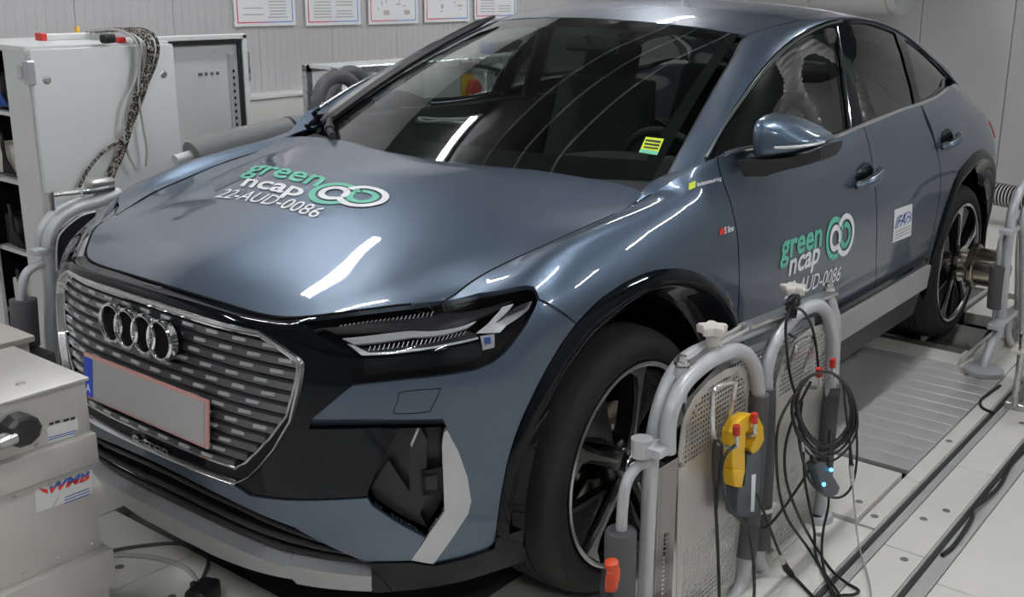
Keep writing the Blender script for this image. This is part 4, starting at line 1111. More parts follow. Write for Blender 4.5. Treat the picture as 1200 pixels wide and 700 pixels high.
# ------------------------------------------------------------------ wheels
def make_wheel(name, cx, s, spin):
    wroot = empty(name, (cx, s*.90, .372)); wroot.parent = car; wroot.matrix_parent_inverse = parent_world(car).inverted()
    def P3(r, a, y): return (cx+r*math.cos(a), s*y, .372+r*math.sin(a))
    yo = .902
    bm = NB()
    prof = [(.284, -.010), (.290, .004), (.305, .012), (.330, .010), (.350, -.002), (.362, -.020), (.370, -.05), (.3725, -.11), (.3725, -.14), (.370, -.20), (.355, -.235), (.32, -.245), (.284, -.235)]
    lathe(bm, prof, (cx, s*(yo-.012), .372), (0, s, 0), 72, closed=True)
    obj('tyre', bm, MT['rubber'], wroot, angle=50)
    bm = NB()
    for k in range(4):
        lathe(bm, [(.3732, -.075-.032*k), (.3732, -.08-.032*k)], (cx, s*(yo-.012), .372), (0, s, 0), 72)
    obj('tread_groove', bm, MT['dark_void'], wroot)
    bm = NB()
    lathe(bm, [(.270, -.018), (.272, -.004), (.279, .000), (.285, -.003), (.287, -.010), (.286, -.03), (.262, -.05)], (cx, s*yo, .372), (0, s, 0), 72)
    obj('rim_ring', bm, MT['alloy'], wroot)
    bm = NB()
    lathe(bm, [(.272, -.012), (.262, -.06), (.250, -.15), (.0, -.15)], (cx, s*yo, .372), (0, s, 0), 60)
    obj('rim_barrel', bm, MT['black_alloy'], wroot)
    bm = NB(); lathe(bm, [(.0, 0), (.155, 0), (.160, -.006), (.160, -.022), (0, -.022)], (cx, s*(yo-.095), .372), (0, s, 0), 48)
    obj('brake_disc', bm, MT['brass_steel'], wroot)
    bm = NB(); lathe(bm, [(0, .004), (.034, .003), (.040, -.004), (.066, -.012), (.078, -.03), (.078, -.06)], (cx, s*(yo-.008), .372), (0, s, 0), 40)
    hub = obj('hub', bm, MT['black_alloy'], wroot)
    bm = NB(); lathe(bm, [(.026, .002), (.0275, .004), (.031, .004), (.032, .001)], (cx, s*(yo-.006), .372), (0, s, 0), 32); obj('cap_ring', bm, MT['alloy'], wroot)
    bm = NB()
    for k in range(4): lathe(bm, [(.0052, .001), (.0060, .0025), (.0070, .0025), (.0076, .001)], (cx+s*(k-1.5)*.0098, s*(yo-.0042), .372), (0, s, 0), 16, closed=True)
    obj('cap_rings', bm, MT['alloy'], wroot)
    bm = NB()
    for k in range(5):
        a = 2*PI*k/5+spin+PI/5; c = P3(.052, a, yo-.02); cyl(bm, c, (c[0], c[1]+s*.018, c[2]), .008, 8)
    obj('wheel_bolts', bm, MT['bright_steel'], wroot)
    for k in range(5):
        a0 = 2*PI*k/5+spin
        # black spoke body
        bm = NB(); rr = [.055, .12, .19, .262]; hw = [.028, .020, .018, .030]; yy = [-.012, -.010, -.012, -.016]
        tp, bt = [], []
        for r, h, y in zip(rr, hw, yy):
            L = []
            for q in (-1, 1): L.append((r, a0+q*h/r, y))
            tp.append([bm.verts.new(P3(r_, a_, yo+y_)) for r_, a_, y_ in L]); bt.append([bm.verts.new(P3(r_, a_, yo+y_-.05)) for r_, a_, y_ in L])
        for i in range(3):
            bm.faces.new((tp[i][0], tp[i+1][0], tp[i+1][1], tp[i][1])); bm.faces.new((bt[i][0], bt[i][1], bt[i+1][1], bt[i+1][0]))
            for q in (0, 1): bm.faces.new((tp[i][q], tp[i+1][q], bt[i+1][q], bt[i][q]))
        sp = obj('spoke', bm, MT['black_alloy'], wroot, smooth=False)
        # polished face: slim near the hub, flaring in a wedge at the rim
        bm = NB(); L0 = []
        for r, w0, w1 in ((.075, -.004, .004), (.15, -.007, .006), (.21, -.009, .009), (.245, -.022, .012), (.271, -.060, .018)):
            L0.append([bm.verts.new(P3(r, a0+q/r, yo-.006-.002*(r < .1))) for q in (w0, w1)]+[bm.verts.new(P3(r, a0+q/r, yo-.016)) for q in (w0, w1)])
        for i in range(4):
            A, B = L0[i], L0[i+1]
            bm.faces.new((A[0], B[0], B[1], A[1])); bm.faces.new((A[0], A[2], B[2], B[0])); bm.faces.new((A[1], B[1], B[3], A[3]))
        obj('polished_face', bm, MT['alloy'], wroot, smooth=False)
        # ribbed aero insert filling one side of each opening
        bm = NB(); a1, a2 = a0+.30, a0+.86
        pts = [(.10, a0+.38), (.262, a0+.12), (.264, a0+.40), (.262, a0+.66)]
        up = [bm.verts.new(P3(r, a, yo-.022)) for r, a in pts]; lo = [bm.verts.new(P3(r, a, yo-.05)) for r, a in pts]
        bm.faces.new(up); bm.faces.new(lo[::-1])
        for i in range(4): bm.faces.new((up[i], lo[i], lo[(i+1) % 4], up[(i+1) % 4]))
        ins = obj('aero_insert', bm, MT['black_alloy'], wroot, smooth=False)
        bm = NB()
        for j in range(14):
            t = (j+.5)/14; r = .13+t*.125
            aL = a0+np.interp(r, [.10, .262], [.38, .13])+.02; aR = a0+np.interp(r, [.10, .262], [.38, .65])-.02
            if aR > aL: tube(bm, [P3(r, aL+(aR-aL)*q, yo-.0205) for q in (0, .5, 1)], .0022, 5)
        obj('insert_ribs', bm, MT['satin_black'], wroot, smooth=False)
    return wroot
SP = math.radians(98)
make_wheel('front_wheel', 0, 1, SP); make_wheel('rear_wheel', -2.764, 1, SP-.25)
make_wheel('front_wheel', 0, -1, .3); make_wheel('rear_wheel', -2.764, -1, .7)

# ------------------------------------------------------------------ underbody and inner structure
bm = NB(); box(bm, (-1.40, 0, .30), (4.0, 1.30, .18), None, .03); obj('underbody', bm, MT['dark_void'], car)
for s in (1, -1):
    bm = NB(); box(bm, (-1.38, s*.78, .31), (1.75, .12, .16), None, .02); obj('sill_box', bm, MT['dark_void'], car)
bm = NB(); box(bm, (.25, 0, .62), (.75, 1.0, .5), None, .05); obj('front_bulk', bm, MT['dark_void'], car)
# tail closure below the rear window
tail = np.concatenate([[(u, VV[8]) for u in np.linspace(SIDE.near([(-3.43, .53, 1.075)])[0][0], U[-1], 24)]])
bm = NB(); Xq = SIDE.ev(tail[:, 0], tail[:, 1]); X2 = np.concatenate([Xq, (Xq*MIRROR)[::-1][1:]])
c0_ = bm.verts.new((-3.40, 0, 1.07)); vv_ = [bm.verts.new(V(p)) for p in X2]
for i in range(len(vv_)-1): bm.faces.new((c0_, vv_[i], vv_[i+1]))
obj('tailgate_ledge', bm, MT['paint'], car)
for s in (1, -1):
    pass
tl = SIDE.near(hitside([(-3.28, .98), (-3.42, .985), (-3.42, .93), (-3.30, .90)]))
panel('tail_lamp', SIDE, tl, MT['tail_red'], car, .006, .012, out=OUT, step=.03, edge=.015)

# ------------------------------------------------------------------ door mirror
for s in (1, -1):
    mr = empty('door_mirror', (-.55, s*.95, 1.15)); mr.parent = car; mr.matrix_parent_inverse = parent_world(car).inverted()
    K = np.array([1, s, 1.0])
    # outline of the shell seen from the front: (y, z) at its widest section, then squashed towards nose and back
    def mirror_pt(px_, y): return at(px_[0], px_[1], 'y', y)
    A, B = at(882, 165, 'x', -.575), at(970, 168, 'x', -.66)
    top_px = [(882, 178), (880, 160), (883.5, 141), (892, 135.5), (905, 134.2), (925, 138), (945, 147.5), (958, 155), (968.5, 160.5), (970.5, 166)]
    low_px = [(884, 184), (888, 187.5), (900, 187.3), (920, 184), (940, 180), (955, 175), (965, 171), (970, 168)]
    def shell(px_list):
        out = []
        for x, y in px_list:
            t = (x-880)/90; out.append(at(x, y, 'x', -.575-.115*t))
        return np.array(out)
    up_, lo_ = shell(top_px), shell(low_px)
    ring = np.concatenate([up_, lo_[::-1]])
    cen = ring.mean(0); fwd = np.array([.985, .17, 0])
    bm = NB(); rings = []
    for f, k in ((-.105, .93), (-.09, .985), (-.05, 1.0), (-.01, .985), (.025, .93), (.05, .82), (.068, .62), (.076, .35)):
        rings.append([bm.verts.new(V((cen+(p-cen)*k+fwd*f)*K)) for p in ring])
    n = len(ring)
    for i in range(len(rings)-1):
        for k in range(n): bm.faces.new((rings[i][k], rings[i][(k+1) % n], rings[i+1][(k+1) % n], rings[i+1][k]))
    bm.faces.new(rings[-1])
    sh = obj('mirror_shell', bm, MT['paint'], mr, angle=70)
    sub = sh.modifiers.new('sub', 'SUBSURF'); sub.levels = 2; sub.render_levels = 2
    bm = NB(); bm.faces.new([bm.verts.new(V((cen+(p-cen)*.92+fwd*-.100)*K)) for p in ring])
    obj('mirror_glass', bm, MT['chrome'], mr, smooth=False)
    # lamp strip and black foot
    def frp(px_, dx): return (at(px_[0], px_[1], 'x', -.575-.115*(px_[0]-880)/90+dx))*K
    bm = NB(); tube(bm, smooth_path([frp((907, 173.5), .073), frp((922, 173), .069), frp((940, 171.5), .061), frp((956, 169), .045), frp((966, 166.5), .02)], 5), [.0045]*21, 8)
    obj('indicator_strip', bm, MT['lamp_grey'], mr)
    foot = [((862, 189), (872, 207), .0), ((880, 187.5), (896, 207), .012), ((905, 187), (915, 201), .012), ((925, 185), (929, 197.5), .01), ((945, 180), (948, 193), .005), ((962, 173), (962, 187), 0), ((969.5, 169), (968, 178), -.02)]
    bm = NB(); rr = []
    for (a_, b_, dx) in foot:
        pa, pb = frp(a_, dx+.045), frp(b_, dx+.045); d = np.array([-.11, 0, 0])
        rr.append([bm.verts.new(V(p)) for p in (pa, pb, pb+d, pa+d)])
    for i in range(len(rr)-1):
        for k in range(4): bm.faces.new((rr[i][k], rr[i][(k+1) % 4], rr[i+1][(k+1) % 4], rr[i+1][k]))
    bm.faces.new(rr[0]); bm.faces.new(rr[-1][::-1])
    obj('mirror_foot', bm, MT['satin_black'], mr, angle=30)
    if s < 0:       # the far mirror is folded back along the door
        pv = Vector((-.66, -.90, 1.12)); mr_m = Matrix.Translation(pv+Vector((-.12, .05, -.075))) @ Matrix.Rotation(math.radians(-74), 4, 'Z') @ Matrix.Translation(-pv)
        mr.matrix_world = mr_m @ parent_world(mr)
# ------------------------------------------------------------------ door handles
for nm, c_, L in (('front_door_handle', (1013, 208), .17), ('rear_door_handle', (1110, 165.5), .17)):
    q = SIDE.px([c_]); X = SIDE.ev(q[:, 0], q[:, 1])[0]; N = SIDE.normal(q[:, 0], q[:, 1], OUT)[0]
    slope = math.radians(4)
    for s in (1, -1):
        K = np.array([1, s, 1.0])
        e1 = np.array([-math.cos(slope), 0, math.sin(slope)]); e1 -= N*(e1@N); e1 /= np.linalg.norm(e1); e2 = np.cross(N, e1); e2 *= np.sign(e2[2])
        bm = NB(); sides = 28      # flat dark ellipse, recess shade painted behind the grip, on the door's own curve
        rim_ = []
        for a in np.linspace(0, 2*PI, sides, endpoint=False):
            q3 = SIDE.near([X+e1*math.cos(a)*.078+e2*(math.sin(a)*.040+.012)])
            rim_.append(SIDE.ev(q3[:, 0], q3[:, 1])[0]+SIDE.normal(q3[:, 0], q3[:, 1], OUT)[0]*.0016)
        q3 = SIDE.near([X+e2*.012]); cc_ = SIDE.ev(q3[:, 0], q3[:, 1])[0]+N*.0016
        vc = bm.verts.new(V(cc_*K)); vr_ = [bm.verts.new(V(p*K)) for p in rim_]
        for i in range(sides): bm.faces.new((vc, vr_[i], vr_[(i+1) % sides]))
        obj(nm+'_cup_shade', bm, MT['gloss_black'], car)
        bm = NB(); pts = smooth_path([X-e1*.105+N*.010-e2*.012, X-e1*.07+N*.030-e2*.012, X+N*.040-e2*.010, X+e1*.07+N*.034-e2*.002, X+e1*.105+N*.010+e2*.006], 5)
        rad = [.010+.011*math.sin(PI*i/(len(pts)-1)) for i in range(len(pts))]
        tube(bm, [p*K for p in pts], rad, 12); obj(nm, bm, MT['paint'], car)
        bm = NB(); pts2 = [p+e2*.016+N*.006 for p in pts]; tube(bm, [p*K for p in pts2], .005, 8); obj(nm+'_chrome_edge', bm, MT['chrome'], car)

# ------------------------------------------------------------------ wipers and scuttle
bm = NB(); L = smooth_path([(-.20, -.72, 1.062), (-.10, -.4, 1.062), (-.04, 0, 1.060), (-.10, .4, 1.062), (-.22, .74, 1.062)], 6)
rings = [[bm.verts.new(V(p)+Vector(o)) for o in ((.0, 0, -.012), (-.12, 0, .012), (-.12, 0, -.02), (0, 0, -.03))] for p in L]
for i in range(len(rings)-1):
    for k in range(4): bm.faces.new((rings[i][k], rings[i][(k+1) % 4], rings[i+1][(k+1) % 4], rings[i+1][k]))
obj('scuttle_panel', bm, MT['satin_black'], car)
def on_ws(u, v, off):
    uu_, vv2 = np.array([WS.U[0]+(WS.U[-1]-WS.U[0])*u]), np.array([WS.V[0]+(WS.V[-1]-WS.V[0])*v])
    return WS.ev(uu_, vv2)[0]+WS.normal(uu_, vv2, WOUT)[0]*off
def wiper(u0, v0, u1, v1, pu, pv, m=.5):
    wp = empty('wiper'); wp.parent = car; wp.matrix_parent_inverse = parent_world(car).inverted()
    bm = NB(); P0 = [on_ws(u0+(u1-u0)*t, v0+(v1-v0)*t, .012) for t in np.linspace(0, 1, 16)]
    tube(bm, P0, [.004]+[.008]*14+[.004], 6); obj('wiper_blade', bm, MT['satin_black'], wp)
    bm = NB(); Pv = on_ws(pu, pv, .012); tube(bm, smooth_path([Pv, Pv*.6+P0[4]*.4+np.array([0, 0, .018]), P0[7]+np.array([0, 0, .012])], 8), [.011]*6+[.008]*11, 8); obj('wiper_arm', bm, MT['satin_black'], wp)
    bm = NB(); cyl(bm, Pv+np.array([0, 0, -.03]), Pv+np.array([0, 0, .018]), .016, 12); obj('wiper_pivot', bm, MT['satin_black'], wp)
# the wiper stands upright along the far edge of the pane; its arm dips under the bonnet
wp = empty('wiper'); wp.parent = car; wp.matrix_parent_inverse = parent_world(car).inverted()
bm = NB(); P0 = [on_ws(t, .012+.006*(1-t), .024) for t in np.linspace(.02, .99, 20)]
tube(bm, P0, [.012]+[.024]*8+[.020]*4+[.016]*5+[.010, .006], 8); obj('wiper_blade', bm, MT['satin_black'], wp)
bm = NB(); P1 = [on_ws(t, .012, .036) for t in np.linspace(.10, .36, 9)]
tube(bm, P1, [.006]+[.010]*7+[.005], 8); obj('blade_clip', bm, MT['gloss_black'], wp)
bm = NB(); pa = [on_ws(u, v, .020) for u, v in ((.055, .035), (.035, .075), (.015, .12), (-.0, .17))]
tube(bm, smooth_path(pa, 5), .013, 8); tube(bm, [pa[1]*.6+pa[2]*.4, pa[2]], .018, 8); obj('wiper_arm', bm, MT['satin_black'], wp)
bm = NB()
tube(bm, smooth_path([at(x, y, 'y', -.76) for x, y in ((362, 150), (368, 143), (378, 139), (386, 133), (392, 127))], 5), .012, 8)
tube(bm, smooth_path([at(x, y, 'y', -.74) for x, y in ((358, 147), (366, 152), (378, 151), (386, 143), (381, 136), (370, 137))], 5), .007, 8)
tube(bm, smooth_path([at(x, y, 'y', -.73) for x, y in ((371, 157), (376, 147), (383, 139), (390, 134))], 5), .010, 8)
obj('sensor_bracket', bm, MT['gloss_black'], car)
# ------------------------------------------------------------------ lettering on bonnet and door
def hood_point(pxl, lift=.0015):
    loc, n_, i_, _ = HOOD.bvh.ray_cast(V(CAM), V(ray(*pxl)).normalized()); return np.array(loc)
O_ = hood_point((272, 214)); Xd = hood_point((460, 232)); Xd = hood_point((378, 251))-hood_point((253, 228)); Xd[2] = 0; Xd /= np.linalg.norm(Xd)
def hood_map(origin, ex, ey, sx, sy):
    """flat (s, t) -> a point on the bonnet skin, straight down"""
    def fn(p):
        q = origin+ex*(p[0]*sx)+ey*(p[1]*sy)
        loc, n_, i_, _ = HOOD.bvh.ray_cast(Vector((q[0], q[1], 2.0)), Vector((0, 0, -1)))
        return (np.array(loc) if loc is not None else np.array([q[0], q[1], 1.0]))+np.array([.0003, 0, .0018])
    return fn
def door_map(origin, ex, ey, sx, sy):
    def fn(p):
        q = origin+ex*(p[0]*sx)+ey*(p[1]*sy)
        loc, n_, i_, _ = SIDE.bvh.ray_cast(Vector((q[0], 1.6, q[2])), Vector((0, -1, 0)))
        return (np.array(loc) if loc is not None else q)+np.array([0, .0016, 0])
    return fn
def fit_affine(src, dst):
    """plane map taking flat points src to 2D points dst (least squares)"""
    A = np.c_[np.ones(len(src)), src]; return np.linalg.lstsq(A, np.array(dst), rcond=None)[0]
def extent(P): return P[:, 0].min(), P[:, 1].min(), P[:, 0].max(), P[:, 1].max()
def placed(body, quad, surf, m, bold=0.0, shear=0.0, name='lettering', PF=None, space=1.0):
    """lettering stretched so its box lands on four traced corners (lower-left, lower-right, upper-right, upper-left)"""
    P, F = PF if PF else text_mesh(body, 1.0, bold, shear, space)
    x0, y0, x1, y1 = extent(P)
    if surf == 'hood': T = [hood_point(q)[:2] for q in quad]
    else:
        T = []
        for q in quad:
            uv = SIDE.px([q]); w3 = SIDE.ev(uv[:, 0], uv[:, 1])[0]; T.append((w3[0], w3[2]))
    T = [np.array(t) for t in T]
    def fn(p):
        a, b = (p[0]-x0)/(x1-x0), (p[1]-y0)/(y1-y0)
        q = T[0]*(1-a)*(1-b)+T[1]*a*(1-b)+T[2]*a*b+T[3]*(1-a)*b
        if surf == 'hood':
            loc, *_ = HOOD.bvh.ray_cast(Vector((q[0], q[1], 2.0)), Vector((0, 0, -1)))
            return np.array(loc)+np.array([.0006, 0, .0024]) if loc is not None else np.array([q[0], q[1], 1.0])
        loc, *_ = SIDE.bvh.ray_cast(Vector((q[0], 1.6, q[1])), Vector((0, -1, 0)))
        return np.array(loc)+np.array([0, .0022, 0]) if loc is not None else np.array([q[0], .93, q[1]])
    return decal(name, P, F, fn, MT[m], car)
def curl(kind):
    """the pair of looping rings: green ring with a white inner curl, white ring with a green inner curl"""
    parts = []
    if kind == 'mint':
        parts = [ring2d(0, 0, 1.0, .74, 20, 325), ring2d(1.15, .0, .62, .36, 150, 470)]
    else:
        parts = [ring2d(0, 0, .62, .36, -30, 300), ring2d(1.15, .0, 1.0, .74, 200, 505)]
    P = np.concatenate([p for p, f in parts]); F = []; o = 0
    for p, f in parts: F += [tuple(i+o for i in q) for q in f]; o += len(p)
    return P, F
both = np.concatenate([curl('mint')[0], curl('white')[0]]); bx = extent(both)
def curl_placed(quad, surf):
    x0, y0, x1, y1 = bx
    for kind in ('mint', 'white'):
        P, F = curl(kind)
        Pm = np.concatenate([P, [(x0, y0), (x1, y1)]])      # keep the common box
        o_ = placed(None, quad, surf, kind, PF=(Pm, F), name='loop_logo')
        if kind == 'white':
            for v in o_.data.vertices: v.co += Vector((0, .0008, .0003) if surf == 'door' else (.0002, 0, .0008))
# bonnet
placed('green', [(279, 209.5), (367, 226), (384, 209), (296, 194.5)], 'hood', 'mint', .016, .1)
placed('ncap', [(277.5, 223.5), (346, 237.5), (359.5, 222.5), (288.5, 209.8)], 'hood', 'white', .022, .1)
curl_placed([(352, 238.5), (444, 247), (465, 225), (375, 213)], 'hood')
placed('22-AUD-0086', [(251, 232), (369, 257), (382, 245), (266, 222)], 'hood', 'white', .006, .12)
# door
placed('green', [(912.5, 316), (961, 298), (963, 267), (914.5, 284)], 'door', 'mint', .024, .05)
placed('ncap', [(922, 333), (958, 316), (961, 288.5), (925, 305)], 'door', 'white', .024, .05)
curl_placed([(966, 308), (998, 297), (1001, 247), (967, 257)], 'door')
placed('22-AUD-0086', [(918, 351), (983, 329), (986, 311), (921, 331)], 'door', 'white', .006, .1)
# institute sticker on the rear door
stk = [(1045, 285), (1067, 276), (1068.5, 238.5), (1047.5, 246)]
placed(None, stk, 'door', 'white', PF=(np.array([(i/6, j/6) for i in range(7) for j in range(7)]), [(i*7+j, (i+1)*7+j, (i+1)*7+j+1, i*7+j+1) for i in range(6) for j in range(6)]), name='institute_sticker')
def lifted(o, d):
    for v in o.data.vertices: v.co += Vector(d)
lifted(placed('IFA', [(1047.5, 268.5), (1059.5, 263), (1061, 249), (1049.5, 254.5)], 'door', 'navy', .015, .25), (0, .0012, 0))
lifted(placed(None, [(1058, 263.5), (1067, 259.5), (1067.5, 246.5), (1059, 250.5)], 'door', 'navy', PF=ring2d(0, 0, 1, .84, -100, 170, 30)), (0, .0012, 0))
lifted(placed(None, [(1060, 262), (1066.5, 259), (1066.8, 251), (1060.5, 254)], 'door', 'navy', PF=ring2d(0, 0, 1, .8, 20, 160, 20)), (0, .0012, 0))
bars = []
for k, (yl, yr) in enumerate(((272, 263.5), (275.5, 267), (279, 270.5))):
    lifted(placed(None, [(1048.5, yl+1.2), (1066, yr+1.2), (1066, yr), (1048.5, yl)], 'door', 'plate_grey', PF=(np.array([(0, 0), (1, 0), (1, 1), (0, 1.0)]), [(0, 1, 2, 3)]), name='small_print'), (0, .0012, 0))
# fender lettering: partner sticker and red S badge
placed(None, [(806, 223), (814, 219.5), (814.5, 211.5), (806.5, 215)], 'door', 'lime', PF=(np.array([(0, 0), (1, 0), (1, 1), (0, 1.0)]), [(0, 1, 2, 3)]), name='fender_sticker')
placed('autotouring', [(816, 220), (845, 212.5), (845, 206.5), (816, 213.5)], 'door', 'white', .01)
placed(None, [(842.5, 276), (848.5, 274), (848.5, 266), (842.5, 268.5)], 'door', 'red', PF=(np.array([(0, 0), (1, 0), (1, 1), (0, 1.0)]), [(0, 1, 2, 3)]), name='red_badge')
placed('S line', [(848.5, 274.5), (859, 270.5), (859, 263), (848.5, 266)], 'door', 'white', .02)
# parking slip on the windscreen
def ws_point(pxl):
    loc, *_ = WS.bvh.ray_cast(V(CAM), V(ray(*pxl)).normalized()); return np.array(loc)
def ws_quad(name, quad, m, off, parent=None):
    bm = NB(); n_ = np.array([.42, 0, .9]); n_ /= np.linalg.norm(n_); Pq = [ws_point(p)+n_*off for p in quad]
    prism(bm, Pq, -n_*.0006); return obj(name, bm, MT[m], parent or car, smooth=False)
slip = ws_quad('parking_slip', [(749, 179), (770, 182.5), (778, 163.5), (757, 161)], 'lime', .0018)
ws_quad('slip_foot', [(749, 179), (770, 182.5), (771.5, 178.5), (751, 175.5)], 'mint', .0026)
for k, (q) in enumerate((((756, 166), (774, 168.5), (775, 166), (757, 164)), ((755, 170), (772.5, 172.5), (773.5, 170.3), (756, 168)), ((754, 173.6), (771, 176), (772, 174.2), (755, 172)))):
    ws_quad('slip_print', q, 'black_print', .0026)

# ------------------------------------------------------------------ cabin
bm = NB(); prof = [(-.16, 1.02), (-.40, 1.045), (-.62, 1.03), (-.78, .985), (-.86, .90), (-.84, .72), (-.5, .55)]
rings = [[bm.verts.new((x+.10*(y/.7)**2*-1, y, z-.02*(abs(y)/.7)**2)) for x, z in prof] for y in np.linspace(-.74, .74, 13)]
for i in range(12):
    for k in range(len(prof)-1): bm.faces.new((rings[i][k], rings[i+1][k], rings[i+1][k+1], rings[i][k+1]))
obj('dashboard', bm, MT['interior'], car, angle=50)
bm = NB(); L = []
for x, z in ((-.60, 1.035), (-.68, 1.075), (-.78, 1.07), (-.84, 1.0)):
    L.append([bm.verts.new((x, .38+y, z-.9*(y/.26)**2*.03)) for y in np.linspace(-.24, .24, 9)])
for i in range(3):
    for k in range(8): bm.faces.new((L[i][k], L[i][k+1], L[i+1][k+1], L[i+1][k]))
obj('instrument_cowl', bm, MT['interior'], car)
sw = empty('steering_wheel'); sw.parent = car; sw.matrix_parent_inverse = parent_world(car).inverted()
c_ = np.array([-.98, .38, .97]); ax_ = np.array([-.90, 0, .43]); ax_ /= np.linalg.norm(ax_); e1 = np.array([0, 1.0, 0]); e2 = np.cross(ax_, e1)
bm = NB(); tube(bm, [c_+e1*math.cos(a)*.18+e2*math.sin(a)*.18 for a in np.linspace(0, 2*PI, 40, endpoint=False)], .015, 10, closed=True); obj('wheel_rim', bm, MT['interior'], sw)
bm = NB(); tube(bm, [c_-e1*.17, c_, c_+e1*.17], [.014, .03, .014], 8); tube(bm, [c_, c_-e2*.17 if e2[2] > 0 else c_+e2*.17], .018, 8); cyl(bm, c_-ax_*.01, c_+ax_*.03, .06, 20); obj('wheel_spokes', bm, MT['interior'], sw)
def seat(x, y, name):
    st_ = empty(name, (x, y, .35)); st_.parent = car; st_.matrix_parent_inverse = parent_world(car).inverted()
    bm = NB(); box(bm, (x, y, .58), (.52, .50, .16), Matrix.Rotation(.12, 3, 'Y'), .05, 3); obj('seat_cushion', bm, MT['interior_grey'], st_)
    bm = NB(); rot = Matrix.Rotation(-.36, 3, 'Y')
    box(bm, (x-.34, y, .90), (.13, .48, .68), rot, .055, 3); o = obj('seat_back', bm, MT['interior_grey'], st_)
    bm = NB(); box(bm, (x-.475, y, 1.29), (.09, .26, .19), rot, .035, 3); obj('headrest', bm, MT['interior_grey'], st_)
    for q in (-.06, .06):
        bm = NB(); cyl(bm, (x-.43, y+q, 1.14), (x-.47, y+q, 1.26), .008, 8); obj('headrest_post', bm, MT['satin_chrome'], st_)
seat(-1.22, .38, 'front_seat'); seat(-1.22, -.38, 'front_seat')
bm = NB(); box(bm, (-2.35, 0, .62), (.5, 1.25, .16), None, .05, 3); box(bm, (-2.62, 0, .92), (.14, 1.25, .62), Matrix.Rotation(-.4, 3, 'Y'), .05, 3); obj('rear_bench', bm, MT['interior_grey'], car)
bm = NB(); box(bm, (-1.5, 0, .42), (2.9, 1.45, .04)); obj('cabin_floor', bm, MT['interior'], car)
for s in (1, -1):
    bm = NB(); box(bm, (-1.55, s*.80, .80), (2.3, .05, .62), None, .02); obj('door_trim', bm, MT['interior'], car)
bm = NB()   # headlining under the roof and inner pillars
P_ = ROOF.ev(*[q.ravel() for q in np.meshgrid(np.linspace(ROOF.U[0], ROOF.U[0]+(ROOF.U[-1]-ROOF.U[0])*fr, 12), np.linspace(ROOF.V[0], ROOF.V[-1], 12), indexing='ij')])-np.array([0, 0, .035])
g = [[bm.verts.new(V(P_[i*12+j])) for j in range(12)] for i in range(12)]
for i in range(11):
    for j in range(11): bm.faces.new((g[i][j], g[i+1][j], g[i+1][j+1], g[i][j+1]))
obj('headlining', bm, MT['interior'], car)
bm = NB(); box(bm, (-1.02, 0, 1.405), (.03, .23, .065), Matrix.Rotation(-.2, 3, 'Y'), .012, 3); cyl(bm, (-.98, 0, 1.44), (-1.01, 0, 1.41), .012, 8); obj('rear_view_mirror', bm, MT['interior'], car)
for s in (1, -1):
    bm = NB(); box(bm, (-1.60, s*.715, 1.29), (.09, .03, .38), Matrix.Rotation(-s*-.30, 3, 'X'), .01); obj('middle_pillar_trim', bm, MT['interior'], car)
# loop of pale cable on the dashboard
coil = empty('dashboard_cable', (-.35, -.05, 1.05))
tag(coil, 'pale grey cable coiled flat on the dashboard behind the windscreen', 'cable')
# ------------------------------------------------------------------ wheel guards beside the tyres
def Y(y): return lambda *p: [at(a, b, 'y', y) for a, b in p]
def perforated(name, corner_pts, x0z0, ex, ez, regions, pitch, hole, m, parent, thick=.002, nrm=(0, 1, 0), clip=None):
    """sheet with true square holes: outline given in the sheet's own 2D frame; regions = list of (s0, s1, t0, t1) that are punched"""
    out = np.array(corner_pts); lo, hi = out.min(0), out.max(0)
    bm = NB(); nrm = np.array(nrm, float)
    P3 = lambda s, t, d=0: V(x0z0+ex*s+ez*t+nrm*d)
    xs_ = np.arange(lo[0], hi[0]+1e-6, pitch); ts_ = np.arange(lo[1], hi[1]+1e-6, pitch)
    mid_ = (lo+hi)/2; shr_ = mid_+(out-mid_)*np.maximum(1-2*pitch*1.6/(hi-lo), .3)
    keep_ = mid_+(out-mid_)*np.maximum(1-2*pitch*.8/(hi-lo), .3)
    def ins(s, t): return inside(keep_, np.array([[s, t]]))[0]
    h = hole/2
    for i in range(len(xs_)-1):
        for j in range(len(ts_)-1):
            s0, s1, t0, t1 = xs_[i], xs_[i+1], ts_[j], ts_[j+1]; cs, ct = (s0+s1)/2, (t0+t1)/2
            if not ins(cs, ct): continue
            punched = any(a <= cs <= b and c <= ct <= d for a, b, c, d in regions) and all(ins(a, b) for a, b in ((s0, t0), (s1, t0), (s0, t1), (s1, t1)))
            O = [bm.verts.new(P3(*q)) for q in ((s0, t0), (s1, t0), (s1, t1), (s0, t1))]
            if punched:
                I = [bm.verts.new(P3(*q)) for q in ((cs-h, ct-h), (cs+h, ct-h), (cs+h, ct+h), (cs-h, ct+h))]
                for k in range(4): bm.faces.new((O[k], O[(k+1) % 4], I[(k+1) % 4], I[k]))
            else: bm.faces.new(O)
    bmesh.ops.remove_doubles(bm, verts=bm.verts, dist=1e-5)
    # plain margin along the outline
    n = len(out); inn_ = shr_
    edge_ = NB()
    for i in range(n):
        j = (i+1) % n
        prism(edge_, [np.array(P3(*q, .0014)) for q in (out[i], out[j], inn_[j], inn_[i])], nrm*-.003)
    obj(name+'_margin', edge_, m, parent, smooth=False)
    r = bmesh.ops.solidify(bm, geom=bm.faces[:], thickness=thick)
    return obj(name, bm, m, parent, smooth=False)
def soft(pts, n=6): return smooth_path(pts, n)
def bolt(bm, p, ax_, r=.012, h=.014):
    cyl(bm, np.array(p), np.array(p)+np.array(ax_)*h*.4, r*1.25, 14); cyl(bm, np.array(p)+np.array(ax_)*h*.4, np.array(p)+np.array(ax_)*h, r*.8, 6)
